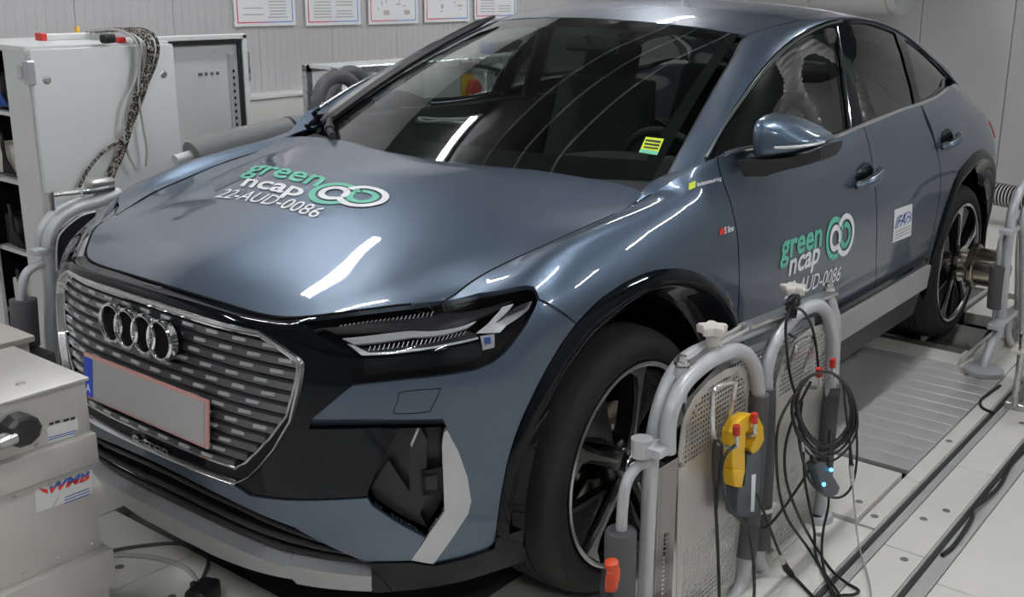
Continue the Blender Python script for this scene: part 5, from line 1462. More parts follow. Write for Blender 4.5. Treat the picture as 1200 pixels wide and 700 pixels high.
g1 = empty('wheel_guard', (-.1, 1.12, 0))
tag(g1, 'grey tubular wheel guard with perforated steel sheets beside the front tyre', 'guard')
yF, yH = 1.105, 1.15
F_, H_ = Y(yF), Y(yH)
TR = .0195
# rear frame: left leg, long top rail, right end
leg_foot = at(757, 640, 'y', yF); leg_foot = np.array([leg_foot[0], yF, 0.0])
pts = [leg_foot]+F_((762, 560), (765, 520), (770, 490), (778, 462), (790, 437), (806, 419), (828, 408))+F_((870, 391), (925, 369), (960, 354))
bm = NB(); tube(bm, soft(pts), TR, 14); obj('frame_tube', bm, MT['guard_tube'], g1)
e_ = F_((968, 350))[0]; bm = NB(); tube(bm, soft([F_((955, 356))[0], e_, F_((975, 362))[0], F_((978, 400))[0], np.array([F_((980, 430))[0][0], yF, .05])]), TR, 14); obj('frame_tube', bm, MT['guard_tube'], g1)
# first hoop
h1 = H_((783, 530), (783, 505), (786, 485), (793, 465), (804, 447), (822, 430), (842, 417.5), (860, 411), (873, 414.5), (882, 426), (887, 442), (888.5, 460))
bm = NB(); tube(bm, soft(h1), TR, 14); obj('hoop', bm, MT['guard_tube'], g1)
h1b = H_((888.5, 460), (884, 540), (877, 620), (874, 655), (869, 682), (860, 700), (846, 716), (815, 735))
bm = NB(); tube(bm, soft(h1b), TR, 14); obj('hoop_leg', bm, MT['guard_tube'], g1)
bm = NB(); tube(bm, soft(H_((888.3, 462), (884, 540), (877, 625), (873, 652))), .030, 18); obj('foam_sleeve', bm, MT['foam'], g1)
# second hoop
h2 = H_((897.5, 452), (899, 430), (905, 408), (917, 386), (933, 369), (948, 360), (960, 359), (969, 368), (974, 386), (976, 412))
bm = NB(); tube(bm, soft(h2), TR, 14); obj('hoop', bm, MT['guard_tube'], g1)
h2b = H_((897.5, 452), (895, 560), (889, 643), (890, 660), (897, 671), (909, 670), (925, 660), (940, 645), (951, 628), (958, 605), (963, 575), (968, 500), (973.5, 440), (976, 412))
bm = NB(); tube(bm, soft(h2b), TR, 14); obj('hoop_leg', bm, MT['guard_tube'], g1)
bm = NB(); tube(bm, soft(H_((898, 454), (895.5, 560), (890, 641))), .027, 18); obj('foam_sleeve', bm, MT['foam'], g1)
bm = NB(); tube(bm, soft(H_((974, 452), (969, 500), (964, 560))), .030, 18); obj('foam_sleeve', bm, MT['foam'], g1)
bm = NB(); tube(bm, H_((957, 603), (954, 616)), .0225, 12); obj('rubber_band', bm, MT['satin_black'], g1)
foot_p = at(962, 636, 'z', .0); bm = NB(); lathe(bm, [(0, .02), (.045, .018), (.05, .008), (.05, 0), (0, 0)], (H_((955, 640))[0][0], yH, 0), (0, 0, 1), 24); obj('foot', bm, MT['guard_tube'], g1)
fz = H_((951, 628))[0]; bm = NB(); cyl(bm, (fz[0], yH, 0), (fz[0], yH, fz[2]), .016, 12); obj('foot_post', bm, MT['guard_tube'], g1)
# side bracket clamp and small outrigger with its sleeve
a_, b_ = F_((752, 524))[0], H_((783, 524))[0]
bm = NB(); box(bm, (a_+b_)/2, (abs(a_[0]-b_[0])+.03, abs(a_[1]-b_[1])+.03, .022), None, .005); cyl(bm, a_+np.array([0, .0, -.022]), a_+np.array([0, 0, .022]), .026, 16); obj('clamp', bm, MT['guard_tube'], g1)
out_ = F_((760, 541), (750, 545), (739, 556), (732.5, 572), (729.5, 595), (728, 625))
bm = NB(); tube(bm, soft(out_), .0135, 12); obj('outrigger_tube', bm, MT['guard_tube'], g1)
o_top = F_((727.5, 621))[0]; bm = NB(); lathe(bm, [(.0, 0), (.016, 0), (.034, -.002), (.038, -.008), (.038, -.36), (0, -.36)], o_top, (.02, 0, 1.0), 28); obj('foam_sleeve', bm, MT['foam'], g1)
bm = NB(); cyl(bm, np.array([o_top[0], yF, 0]), o_top-np.array([0, 0, .33]), .0135, 12); obj('outrigger_post', bm, MT['guard_tube'], g1)
# perforated sheets: flat front sheet and the flank folded back to the frame
def sheet2d(pxs, y): return [(p[0], p[2]) for p in Y(y)(*pxs)]
ex_, ez_ = np.array([1.0, 0, 0]), np.array([0, 0, 1.0])
yS = 1.135
s1 = sheet2d([(794, 700), (795, 530), (800, 492), (812, 467), (830, 446), (850, 433), (868, 428), (876, 436), (878, 470), (873, 560), (862, 660), (850, 700)], yS)
zz = [p[1] for p in s1]
zlow = .02
s1 = [(s1[0][0], zlow)]+s1[1:-1]+[(s1[-2][0], zlow)]
top_z = max(zz)
b1, b2 = at(835, 522, 'y', yS)[2], at(835, 618, 'y', yS)[2]
perforated('perforated_sheet', s1, np.array([0, yS, 0]), ex_, ez_, [(-2, 2, b1, 2), (-2, 2, -1, b2)], .0135, .0096, MT['sheet_steel'], g1)
fl_a, fl_b = at(794, 540, 'y', yS), at(772, 540, 'y', yF+.012)
dxy = np.array([fl_b[0]-fl_a[0], fl_b[1]-fl_a[1], 0]); Lf = np.linalg.norm(dxy)
perforated('folded_flank', [(0, .02), (Lf, .02), (Lf, fl_a[2]-.005), (0, fl_a[2]+.01)], np.array([fl_a[0], yS, 0]), dxy/Lf, ez_, [(-1, 1, -1, at(785, 625, 'y', yS)[2])], .0125, .0085, MT['steel_dark_reflection'], g1, nrm=np.cross(dxy/Lf, ez_))
s2 = sheet2d([(903, 660), (906, 520), (909, 450), (916, 425), (932, 398), (950, 384), (964, 380), (970, 392), (971, 430), (965, 520), (956, 600), (944, 625), (925, 650), (912, 657)], yS)
c1, c2 = at(935, 450, 'y', yS)[2], at(930, 545, 'y', yS)[2]
perforated('perforated_sheet', s2, np.array([0, yS, 0]), ex_, ez_, [(-2, 2, c1, 2), (-2, 2, -1, c2)], .0135, .0096, MT['sheet_steel'], g1)
bk = sheet2d([(805, 470), (850, 420), (900, 398), (940, 376), (955, 372), (955, 500), (900, 520), (805, 560)], yF-.01)
perforated('rear_mesh', bk, np.array([0, yF-.012, 0]), ex_, ez_, [(-3, 3, -3, 3)], .014, .009, MT['guard_tube'], g1)
# handles, hooks with red caps, clamp bars, knobs and bolts
def loop_handle(pxs, y):
    bm = NB(); tube(bm, soft([np.array([p[0], p[1]-(.025 if k in (0, len(pxs)-1) else 0), p[2]]) for k, p in enumerate(Y(y)(*pxs))], 4), .0065, 8); obj('pull_handle', bm, MT['bright_steel'], g1)
loop_handle([(856, 520), (836, 512), (835, 470), (838, 455), (858, 448), (861, 456), (860, 506)], 1.185)
loop_handle([(932, 435), (931, 412), (934, 403), (950, 395), (953, 403), (951, 438)], 1.18)
def hook(pxtop, pxmid, y0, y1):
    bm = NB(); b = at(pxmid[0], pxmid[1], 'y', y1); t = at(pxtop[0], pxtop[1], 'y', y1)
    tube(bm, soft([np.array([b[0], y0, b[2]-.005]), np.array([b[0], y1-.02, b[2]-.012]), b, b*.5+t*.5], 4), .006, 8); hk = obj('hook', bm, MT['bright_steel'], g1)
    bm = NB(); cyl(bm, b*.45+t*.55, t, .0095, 14); obj('red_cap', bm, MT['red'], hk)
hook((863, 499), (863, 522), yH, 1.215); hook((884, 485), (884, 508), yH, 1.215); hook((960, 432), (960, 452), yH, 1.21); hook((976, 421), (975, 442), yH, 1.21)
def bar(a, b, w_, h_, name='clamp_bar', m='steel'):
    a, b = np.array(a), np.array(b); d = b-a; L = np.linalg.norm(d); rot = Matrix.Rotation(math.atan2(d[1], d[0]), 3, 'Z') @ Matrix.Rotation(-math.asin(d[2]/L), 3, 'Y')
    bm = NB(); box(bm, (a+b)/2, (L, w_, h_), rot, .003, 1); return obj(name, bm, MT[m], g1)
yB = 1.128
B_ = Y(yB)
p0, p1, p2, p3 = B_((800, 431), (838, 405), (872, 384), (975, 343))
bar(p0, p1, .045, .010); bar(p2, p3, .045, .010)
for q in (-.012, .012): bar(p1+np.array([.02, q, 0]), p2+np.array([-.03, q, 0]), .008, .012, 'slotted_bar')
for pp in (B_((799, 427))[0], B_((971, 340))[0]):
    bm = NB(); bolt(bm, pp, (0, 0, 1), .015, .022); obj('bar_bolt', bm, MT['bright_steel'], g1)
for a_, b_ in (((799, 430), (797, 470)), ((971, 345), (978, 385))):
    bm = NB(); tube(bm, B_(a_, b_), .0165, 12); obj('bar_post', bm, MT['guard_tube'], g1)
def star_knob(pxl, stem_px, name='star_knob'):
    c = at(pxl[0], pxl[1], 'y', yB); s_ = at(stem_px[0], stem_px[1], 'y', yB)
    bm = NB(); n = 40; rT = [(.034+.007*math.cos(5*2*PI*k/n)) for k in range(n)]
    rings = []
    for z, f in ((-.012, .75), (-.009, .95), (.006, 1.0), (.011, .9), (.012, .55), (.012, .01)):
        rings.append([bm.verts.new(V(c+np.array([math.cos(2*PI*k/n)*rT[k]*f, math.sin(2*PI*k/n)*rT[k]*f, z]))) for k in range(n)])
    for i in range(len(rings)-1):
        for k in range(n): bm.faces.new((rings[i][k], rings[i][(k+1) % n], rings[i+1][(k+1) % n], rings[i+1][k]))
    kb = obj(name, bm, MT['beige'], g1)
    bm = NB(); cyl(bm, c-np.array([0, 0, .012]), s_, .017, 14); obj('knob_stem', bm, MT['beige'], kb)
star_knob((835, 386), (836, 404)); star_knob((930, 339), (931, 355))
bm = NB()
for pxl in ((862, 438), (815, 483), (797, 545), (861, 685), (963, 392), (919, 424), (905, 645)):
    bm = NB(); bolt(bm, at(pxl[0], pxl[1], 'y', yS+.002), (0, 1, 0), .006, .010); obj('sheet_bolt', bm, MT['bright_steel'], g1)
# red-capped handle of a cutter leaning at the outrigger
ct = empty('cutter_handle', tuple(at(716, 690, 'y', 1.16))); tag(ct, 'orange-red tool grip with dark shank hanging in front of the left foam sleeve', 'tool')
bm = NB(); P = Y(1.16)((716.5, 657), (717, 668), (716, 680), (715, 692)); tube(bm, soft(P), [.004]+[.016]*5+[.019]*7+[.016]*5+[.012], 12); obj('grip', bm, MT['orange'], ct)
bm = NB(); tube(bm, Y(1.16)((715, 691), (717, 730)), [.010, .012], 10); obj('shank', bm, MT['satin_black'], ct)
bm = NB(); tube(bm, soft(Y(1.17)((708, 668), (706, 690), (712, 725))), .006, 8); obj('second_shank', bm, MT['satin_black'], ct)

# ------------------------------------------------------------------ yellow current clamp on the guard's hooks
cl = empty('current_clamp', tuple(at(872, 560, 'y', 1.21))); tag(cl, 'yellow and black current clamp meter hanging on the front guard hooks', 'meter')
yC = 1.205
def flat(pxs, y, th, name, m, parent, bev=.003):
    P = Y(y)(*pxs); bm = NB(); prism(bm, [p for p in P], (0, -th, 0))
    bmesh.ops.bevel(bm, geom=bm.edges[:], offset=bev, segments=2, profile=.5, affect='EDGES', clamp_overlap=True)
    return obj(name, bm, MT[m], parent, angle=40)
flat([(859, 508), (866, 494), (878, 486), (888, 487), (895, 500), (896, 516), (890, 528), (883, 533), (879, 526), (886, 514), (886, 504), (880, 500), (873, 507), (872, 530), (874, 552), (870, 571), (861, 570), (858, 540)], yC, .032, 'jaw', 'yellow', cl)
flat([(860, 552), (871, 552), (870, 572), (861, 571)], yC+.006, .03, 'trigger', 'yellow', cl, .002)
flat([(875, 535), (893, 527), (889, 601), (884, 607), (866, 606), (864, 602), (865, 572), (873, 570)], yC, .036, 'body', 'grey_plastic', cl)
flat([(881, 557), (886, 556), (884, 600), (880, 600)], yC+.0015, .001, 'type_plate', 'white', cl, .0002)
# white tie on the second leg
tie = H_((893, 595)); bm = NB(); lathe(bm, [(.0285, -.006), (.0305, -.006), (.0305, .006), (.0285, .006)], tie[0], (0, 0, 1), 20, closed=True); box(bm, tie[0]+np.array([-.03, .02, 0]), (.03, .012, .008)); tg = obj('cable_tie', bm, MT['white'], g1)

# ------------------------------------------------------------------ cables on the guard
def cable(name, pts, r, m, label, cat='cable', group=None, sides=8, n=7):
    bm = NB(); tube(bm, smooth_path(pts, n), r, sides); o = obj(name, bm, MT[m]); return tag(o, label, cat, group)
def KF(y):
    """points on the plane y, or on the floor where the plane's point would lie below it"""
    def f(*p):
        out = []
        for a, b in p:
            q = at(a, b, 'y', y)
            if q[2] < .006: q = at(a, b, 'z', .006)
            out.append(q)
        return out
    return f
K_ = KF(1.225)
cable('black_cable', K_((861, 522), (851, 532), (846, 548), (847, 575), (856, 598), (868, 610))+K_((880, 618), (896, 620), (915, 600), (935, 572), (952, 545)), .0042, 'cable', 'black cable looping from the yellow clamp under its body and across to the coil')
cable('black_cable', K_((866, 607), (876, 620), (882, 650), (884, 690), (882, 715)), .0045, 'cable', 'black lead running straight down from the bottom of the yellow clamp')
cable('black_cable', KF(1.19)((838, 516), (836, 540), (838, 580), (841, 640), (843, 700), (843, 725)), .0045, 'cable', 'black cable hanging down in front of the left perforated sheet')
cable('black_cable', KF(1.2)((841, 516), (846, 525), (843, 560), (839, 600)), .004, 'cable', 'short black lead beside the pull handle of the left sheet')
cable('black_cable', K_((887, 580), (897, 605), (910, 640), (917, 655)), .004, 'cable', 'black lead from behind the clamp down to the inline connector')
con = empty('inline_connector', tuple(at(920, 662, 'y', 1.225))); tag(con, 'black inline cable connector with a pale collar low on the right guard leg', 'connector')
bm = NB(); tube(bm, K_((914, 650), (918, 660)), .0075, 12); obj('collar', bm, MT['beige'], con)
bm = NB(); tube(bm, K_((918, 659), (921, 666), (928, 674)), [.0085, .011, .009], 12); obj('plug_body', bm, MT['cable'], con)
cable('black_cable', K_((928, 674), (940, 686), (955, 702), (970, 715)), .0045, 'cable', 'black lead leaving the inline connector towards the floor')
# tied bundle at the second knob and its two drops
tb = empty('tied_bundle', tuple(at(929, 358, 'y', 1.17)))
tag(tb, 'black cable knot tied under the right star knob', 'cable knot')
bm = NB(); random.seed(3)
for k in range(7):
    c = Y(1.165)((929+random.uniform(-3, 3), 358+random.uniform(-5, 5)))[0]; n1 = np.array([random.uniform(-1, 1), random.uniform(-.3, .3), random.uniform(-1, 1)])
    tube(bm, [c+np.array([math.cos(a)*.022, math.sin(a*1.3)*.014, math.sin(a)*.020])+n1*.004 for a in np.linspace(0, 2*PI, 14, endpoint=False)], .006, 6, closed=True)
obj('wrapped_turns', bm, MT['cable'], tb)
bm = NB(); tube(bm, Y(1.17)((925, 392), (932, 396)), .004, 6); obj('loose_end', bm, MT['cable'], tb)
cable('black_cable', KF(1.19)((926, 362), (921, 380), (922, 410), (926, 440), (934, 470), (941, 500), (944, 520)), .004, 'cable', 'black cable dropping from the knot over the right sheet to the coil')
cable('black_cable', KF(1.19)((931, 360), (942, 366), (952, 385), (957, 410), (959, 435)), .004, 'cable', 'black cable arching from the knot to the left red-capped hook of the coil')
# coil on the two right hooks
coil2 = empty('cable_coil', tuple(at(960, 440, 'y', 1.22))); tag(coil2, 'coil of thin black measuring cable hung over the two right red-capped hooks', 'cable coil')
random.seed(8)
for k in range(8):
    w_ = random.uniform(.8, 1.08); dx, dz = random.uniform(-6, 5), random.uniform(0, 22)
    base = [(966, 436), (983, 442), (998, 460), (1006, 488), (1004, 512), (988, 530+dz*.5), (965, 535+dz), (942, 520+dz*.6), (928, 490), (931, 462), (946, 443)]
    L = [(967+(x-967)*w_+dx*(y-436)/100, 436+(y-436)*w_) for x, y in base]
    yk = 1.205+random.uniform(0, .04)
    bm = NB(); tube(bm, smooth_path(Y(yk)(*L), 6, closed=True), .0036, 7, closed=True); obj('turn', bm, MT['cable'], coil2)
cable('black_cable', K_((946, 445), (926, 470), (912, 500), (910, 540), (914, 580), (924, 610), (945, 640), (958, 660), (972, 680), (984, 698), (988, 712)), .0042, 'cable', 'outermost black cable hanging left of the coil and running to the floor')
cable('black_cable', K_((950, 448), (934, 480), (921, 520), (921, 560), (934, 600), (955, 640), (974, 668), (990, 682), (1006, 692), (1000, 697), (985, 698), (965, 702)), .0042, 'cable', 'black cable under the coil that ends in a sharp loop on the floor')
cable('black_cable', K_((941, 515), (943, 560), (948, 590), (954, 620), (956, 650), (966, 675), (980, 700), (986, 716)), .0042, 'cable', 'black cable dropping straight through the middle under the coil')
cable('black_cable', K_((972, 505), (970, 545), (971, 590), (965, 620), (963, 650), (968, 676), (976, 700)), .0042, 'cable', 'black cable right of the round tube foot under the grey sensor box')
cable('black_cable', K_((940, 470), (936, 510), (941, 540), (950, 565), (966, 580), (985, 583), (998, 570), (1004, 540), (1003, 500), (995, 470)), .004, 'cable', 'wide loose loop of black cable around the grey box with blue lights')
dg_ = empty('measuring_box', tuple(at(968, 562, 'y', 1.25))); tag(dg_, 'small slate grey measuring box with two blue lights hanging in the cable loop', 'sensor')
flat([(954, 546), (960, 541), (968, 542), (985, 572), (982, 580), (974, 584), (966, 578)], 1.25, .03, 'box_body', 'grey_plastic', dg_, .005)
for q in ((974, 551), (965.5, 568)):
    bm = NB(); bmesh.ops.create_uvsphere(bm, u_segments=10, v_segments=8, radius=.006, matrix=Matrix.Translation(V(at(q[0], q[1], 'y', 1.255)))); obj('blue_light', bm, MT['blue_led'], dg_)
bm = NB(); tube(bm, Y(1.24)((951, 536), (957, 545)), [.006, .010], 10); obj('cable_boot', bm, MT['cable'], dg_)
gl_ = empty('grey_lead', tuple(at(1000, 620, 'y', 1.27))); tag(gl_, 'thin pale grey lead with a black and silver plug hanging right of the coil', 'cable')
bm = NB(); tube(bm, smooth_path(KF(1.27)((999, 568), (1001, 590), (1004, 620), (1008, 645), (1015, 668), (1020, 690), (1022, 715)), 6), .0025, 6); obj('lead', bm, MT['grey_cable'], gl_)
bm = NB(); tube(bm, Y(1.265)((996, 520), (997.5, 545)), [.004, .007], 10); obj('plug_boot', bm, MT['cable'], gl_)
bm = NB(); tube(bm, Y(1.268)((997.5, 545), (999, 568)), [.0085, .006], 10); obj('plug_shell', bm, MT['bright_steel'], gl_)
cable('black_cable', KF(1.24)((988, 448), (991, 480), (994, 505), (996, 522)), .004, 'cable', 'black cable from the right red-capped hook to the silver plug')
bm = NB(); tube(bm, K_((939, 516), (940.5, 528)), .0065, 10); o = obj('cable_ferrule', bm, MT['bright_steel']); tag(o, 'small silver ferrule on the black cable in the left half of the coil', 'ferrule')

# ------------------------------------------------------------------ rear guard
g2 = empty('wheel_guard', (-2.55, 1.17, 0)); tag(g2, 'grey tubular wheel guard with dark mesh at the right edge beside the rear tyre', 'guard')
R_1 = Y(1.17)
fp = at(1151, 436, 'z', 0)
f0 = np.array([fp[0], 1.17, .0])
bm = NB(); lathe(bm, [(0, .03), (.07, .028), (.085, .018), (.085, 0), (0, 0)], f0, (0, 0, 1), 28); obj('foot', bm, MT['guard_tube'], g2)
bm = NB(); tube(bm, soft([f0+np.array([0, 0, .02])]+R_1((1156, 420), (1162, 403), (1169, 392), (1173, 375), (1176, 340), (1181, 290), (1185, 255), (1190, 235), (1197, 221), (1212, 210), (1240, 204))), .021, 14); obj('frame_tube', bm, MT['guard_tube'], g2)
R_2 = Y(1.14)
bm = NB(); tube(bm, soft(R_2((1183, 268), (1176, 276), (1172, 290), (1170.5, 315), (1168, 345), (1166, 372))), .0135, 12); obj('outrigger_tube', bm, MT['guard_tube'], g2)
bm = NB(); tube(bm, R_2((1170, 311), (1166, 360)), .036, 20); obj('foam_sleeve', bm, MT['foam'], g2)
bm = NB(); tube(bm, soft(R_1((1181, 376), (1182, 395), (1190, 410), (1206, 418))), .016, 12); obj('hoop', bm, MT['guard_tube'], g2)
bm = NB(); tube(bm, soft(Y(1.2)((1199, 400), (1199, 300), (1199, 258), (1206, 235))), .018, 12); obj('hoop', bm, MT['guard_tube'], g2)
bm = NB(); q1, q2 = R_1((1180, 264))[0], R_1((1200, 266))[0]; box(bm, (q1+q2)/2, (abs(q1[0]-q2[0])+.04, .05, .022), None, .004); obj('clamp', bm, MT['guard_tube'], g2)
bm = NB(); q1, q2 = R_1((1166, 374))[0], R_1((1184, 375))[0]; box(bm, (q1+q2)/2, (abs(q1[0]-q2[0])+.04, .05, .022), None, .004); obj('clamp', bm, MT['guard_tube'], g2)
m2 = sheet2d([(1188, 400), (1190, 300), (1193, 262), (1202, 240), (1235, 235), (1235, 400)], 1.175)
perforated('perforated_sheet', m2, np.array([0, 1.175, 0]), ex_, ez_, [(-5, 5, -1, at(1195, 312, 'y', 1.175)[2])], .016, .010, MT['steel'], g2)
# hub adaptor bolted to the rear wheel
hb = empty('hub_adaptor', (-2.764, 1.0, .372)); tag(hb, 'shiny machined steel adaptor drum bolted to the rear wheel hub', 'adaptor')
bm = NB(); lathe(bm, [(0, .90), (.085, .90), (.085, .915), (.03, .917), (.03, .955), (.098, .957), (.104, .965), (.104, .985), (.097, .990), (.088, .992), (.088, 1.085), (.082, 1.092), (.06, 1.094), (.055, 1.12), (0, 1.122)], (-2.764, 0, .372), (0, 1, 0), 48); obj('drum', bm, MT['brass_steel'], hb, angle=25)
bm = NB()
for k in range(5):
    a = 2*PI*k/5+.4; cyl(bm, (-2.764+.06*math.cos(a), .90, .372+.06*math.sin(a)), (-2.764+.06*math.cos(a), .965, .372+.06*math.sin(a)), .013, 10)
obj('stud_nuts', bm, MT['bright_steel'], hb)
bm = NB(); cyl(bm, (-2.764, 1.10, .372), (-2.764, 1.135, .372), .03, 18); box(bm, (-2.80, 1.08, .44), (.14, .05, .06), Matrix.Rotation(.5, 3, 'Y'), .008); obj('locking_arm', bm, MT['brass_steel'], hb)
# steel stand at the right edge
sb = empty('steel_box_stand', (-2.1, 1.45, 0)); tag(sb, 'low box stand of grey steel with a white top plate at the right frame edge', 'stand')
b0 = at(1180, 478, 'z', 0); t0 = at(1172, 424, 'y', b0[1]); bx0 = b0[0]
bm = NB(); box(bm, (bx0+.02-.22, b0[1]+.30, t0[2]-.008), (.46, .62, .016), None, .003, 1); obj('top_plate', bm, MT['beige'], sb)
bm = NB(); box(bm, (bx0-.22, b0[1]+.31, t0[2]/2), (.38, .54, t0[2]-.018), None, .004, 1); obj('box_body', bm, MT['steel'], sb)
bm = NB(); box(bm, (bx0-.21, b0[1]+.30, .014), (.44, .62, .028), None, .004, 1); obj('base_plate', bm, MT['steel'], sb)
bm = NB(); cyl(bm, (bx0+.012, b0[1]+.03, .02), (bx0+.012, b0[1]+.03, t0[2]+.07), .014, 14); obj('corner_post', bm, MT['bright_steel'], sb)
cable('floor_cable', [at(1172, 452, 'z', .005), at(1158, 462, 'z', .005), at(1149, 470, 'z', .005), at(1151, 478, 'z', .005), at(1164, 484, 'z', .005)], .006, 'cable', 'short black cable looping on the floor at the foot of the steel box stand')
# slack cable lying in the second floor slot
cable('slot_cable', [(-1.75, 1.54, -.003), (-1.5, 1.53, -.003), (-1.3, 1.545, -.002), (-1.15, 1.54, .006), (-1.05, 1.53, .008), (-.98, 1.545, .004), (-.8, 1.55, -.003), (-.72, 1.54, -.003)], .007, 'cable', 'black cable lying in the outer floor slot')
# ------------------------------------------------------------------ aluminium instrument cases, lower left
def case_lid(root, x0, x1, y0, y1, z0, z1, lip=.012):
    pass
def case_(name, label, x0, x1, y0, y1, z0, z1, lidh, rivets=True):
    r = empty(name, ((x0+x1)/2, (y0+y1)/2, z0)); tag(r, label, 'case', 'aluminium cases')
    bm = NB(); box(bm, ((x0+x1)/2, (y0+y1)/2, (z0+z1-lidh)/2), (x1-x0, y1-y0, z1-z0-lidh), None, .004, 2); obj('case_body', bm, MT['aluminium'], r)
    bm = NB(); box(bm, ((x0+x1)/2, (y0+y1)/2, z1-lidh/2), (x1-x0+.026, y1-y0+.026, lidh), None, .005, 2); obj('rim', bm, MT['aluminium'], r)
    bm = NB()
    n = int((x1-x0)/.085)
    for k in range(n+1):
        xx = x0+.02+(x1-x0-.04)*k/n
        for zz in ((z1-lidh-.018),) + ((z0+.02,) if rivets else ()):
            lathe(bm, [(0, .003), (.004, .0025), (.006, 0)], (xx, y1, zz), (0, 1, 0), 10)
    obj('rivets', bm, MT['steel'], r)
    return r
CX0, CX1, CY1, CY0 = 1.010, 1.56, .045, -.30
c3 = case_('instrument_case', 'lowest riveted aluminium instrument case standing on the floor under the two others', CX0+.012, CX1, CY0, CY1+.012, .0, .285, .10)
c2 = case_('instrument_case', 'middle riveted aluminium instrument case with the red and blue lettered label', CX0+.016, CX1, CY0, CY1, .285, .585, .075)
top = empty('instrument_case', (1.28, -.12, .585)); tag(top, 'topmost aluminium instrument case with thin lid and black corner catch', 'case', 'aluminium cases')
bm = NB(); box(bm, ((CX0+CX1)/2, (CY0+CY1)/2, .648), (CX1-CX0-.012, CY1-CY0-.012, .126), None, .004, 2); obj('case_body', bm, MT['aluminium'], top)
bm = NB(); box(bm, ((CX0+CX1)/2, (CY0+CY1)/2, .7155), (CX1-CX0, CY1-CY0, .009), None, .003, 2); obj('lid', bm, MT['aluminium'], top)
bm = NB(); box(bm, ((CX0+CX1)/2, (CY0+CY1)/2, .7095), (CX1-CX0-.016, CY1-CY0-.016, .004)); obj('seal', bm, MT['satin_black'], top, smooth=False)
bm = NB(); q = at(38, 470, 'y', CY1)
lathe(bm, [(0, .003), (.009, .003), (.011, 0)], (at(24, 450, 'z', .72)[0], at(24, 450, 'z', .72)[1], .72), (0, 0, 1), 12)
for pxl in ((43, 522), (90, 507)):
    p = at(pxl[0], pxl[1], 'y', CY1-.006); lathe(bm, [(0, .003), (.004, .0025), (.006, 0)], (p[0], CY1-.006, p[2]), (0, 1, 0), 10)
obj('rivets', bm, MT['steel'], top)
cc = at(24, 504, 'y', CY1+.02); bm = NB(); n = 10
rings = []
for h, f in ((-.028, .7), (-.02, 1), (.016, 1), (.024, .82), (.026, .3)):
    rings.append([bm.verts.new(V(cc+np.array([math.cos(2*PI*k/n)*.040*f, h, math.sin(2*PI*k/n)*.036*f]))) for k in range(n)])
for i in range(4):
    for k in range(n): bm.faces.new((rings[i][k], rings[i][(k+1) % n], rings[i+1][(k+1) % n], rings[i+1][k]))
bm.faces.new(rings[-1]); bm.faces.new(rings[0][::-1])
obj('corner_catch', bm, MT['satin_black'], top, angle=25)
bm = NB(); tube(bm, [cc+np.array([.02, .012, -.006]), cc+np.array([.30, .03, -.02])], .017, 16); obj('grip_bar', bm, MT['bright_steel'], top)
def label_plane(parent, quad, y, m, name):
    bm = NB(); P = [np.array([*(at(a, b, 'y', y)[[0]]), y, at(a, b, 'y', y)[2]]) for a, b in quad]; prism(bm, P, (0, -.0006, 0)); return obj(name, bm, MT[m] if isinstance(m, str) else m, parent, smooth=False)
def case_text(body, quad, y, m, parent, bold=.02, shear=.2):
    P, F = text_mesh(body, 1.0, bold, shear); x0, y0, x1, y1 = extent(P); T = [at(a, b, 'y', y) for a, b in quad]
    def fn(p):
        a, b = (p[0]-x0)/(x1-x0), (p[1]-y0)/(y1-y0); return T[0]*(1-a)*(1-b)+T[1]*a*(1-b)+T[2]*a*b+T[3]*(1-a)*b
    return decal('lettering', P, F, fn, MT[m], parent)
pale = mat('pale_label', (.66, .66, .65), .4, .2)
label_plane(top, [(55, 502), (91, 490), (92, 509), (56, 520)], CY1-.0052, pale, 'data_label')
for k, (a_, b_) in enumerate((((57, 513), (90, 504)), ((57, 515.5), (90, 506.5)))): label_plane(top, [(a_[0], a_[1]), (b_[0], b_[1]), (b_[0], b_[1]+1), (a_[0], a_[1]+1)], CY1-.0046, 'navy', 'label_line')
for a_, b_ in (((58, 496), (63, 494.5)), ((64.5, 494), (70, 492.5)), ((75, 492), (81, 490)), ((83, 490), (88, 488.5))): label_plane(top, [a_, b_, (b_[0], b_[1]+3), (a_[0], a_[1]+3)], CY1-.0046, 'black_print', 'label_mark')
label_plane(c2, [(41, 575), (108, 550), (109, 578), (43, 601)], CY1+.0004, pale, 'maker_label')
def two_tone(body, quad, y, parent):
    """lettering cut along its middle: blue above, red below"""
    P, F = text_mesh(body, 1.0, .05, .3, 1.05); x0, y0, x1, y1 = extent(P); T = [at(a, b, 'y', y) for a, b in quad]
    b2 = bmesh.new(); vv = [b2.verts.new((p[0], p[1], 0)) for p in P]
    for f in F: b2.faces.new([vv[i] for i in f])
    bmesh.ops.bisect_plane(b2, geom=b2.verts[:]+b2.edges[:]+b2.faces[:], plane_co=(0, (y0+y1)/2, 0), plane_no=(0, 1, 0))
    for f in b2.faces: f.material_index = 1 if f.calc_center_median().y < (y0+y1)/2 else 0
    for v in b2.verts:
        a, b = (v.co.x-x0)/(x1-x0), (v.co.y-y0)/(y1-y0); v.co = V(T[0]*(1-a)*(1-b)+T[1]*a*(1-b)+T[2]*a*b+T[3]*(1-a)*b)
    return obj('lettering', b2, [MT['navy'], MT['red']], parent, smooth=False)
two_tone('WMB', [(58, 579), (106, 562), (105, 551.5), (57, 568)], CY1+.0016, c2)
bm = NB(); P = [at(a, b, 'y', CY1+.0014) for a, b in ((45, 572), (56, 574), (56, 579), (50, 577))]; prism(bm, P, (0, -.0004, 0)); obj('label_swoosh', bm, MT['red'], c2, smooth=False)
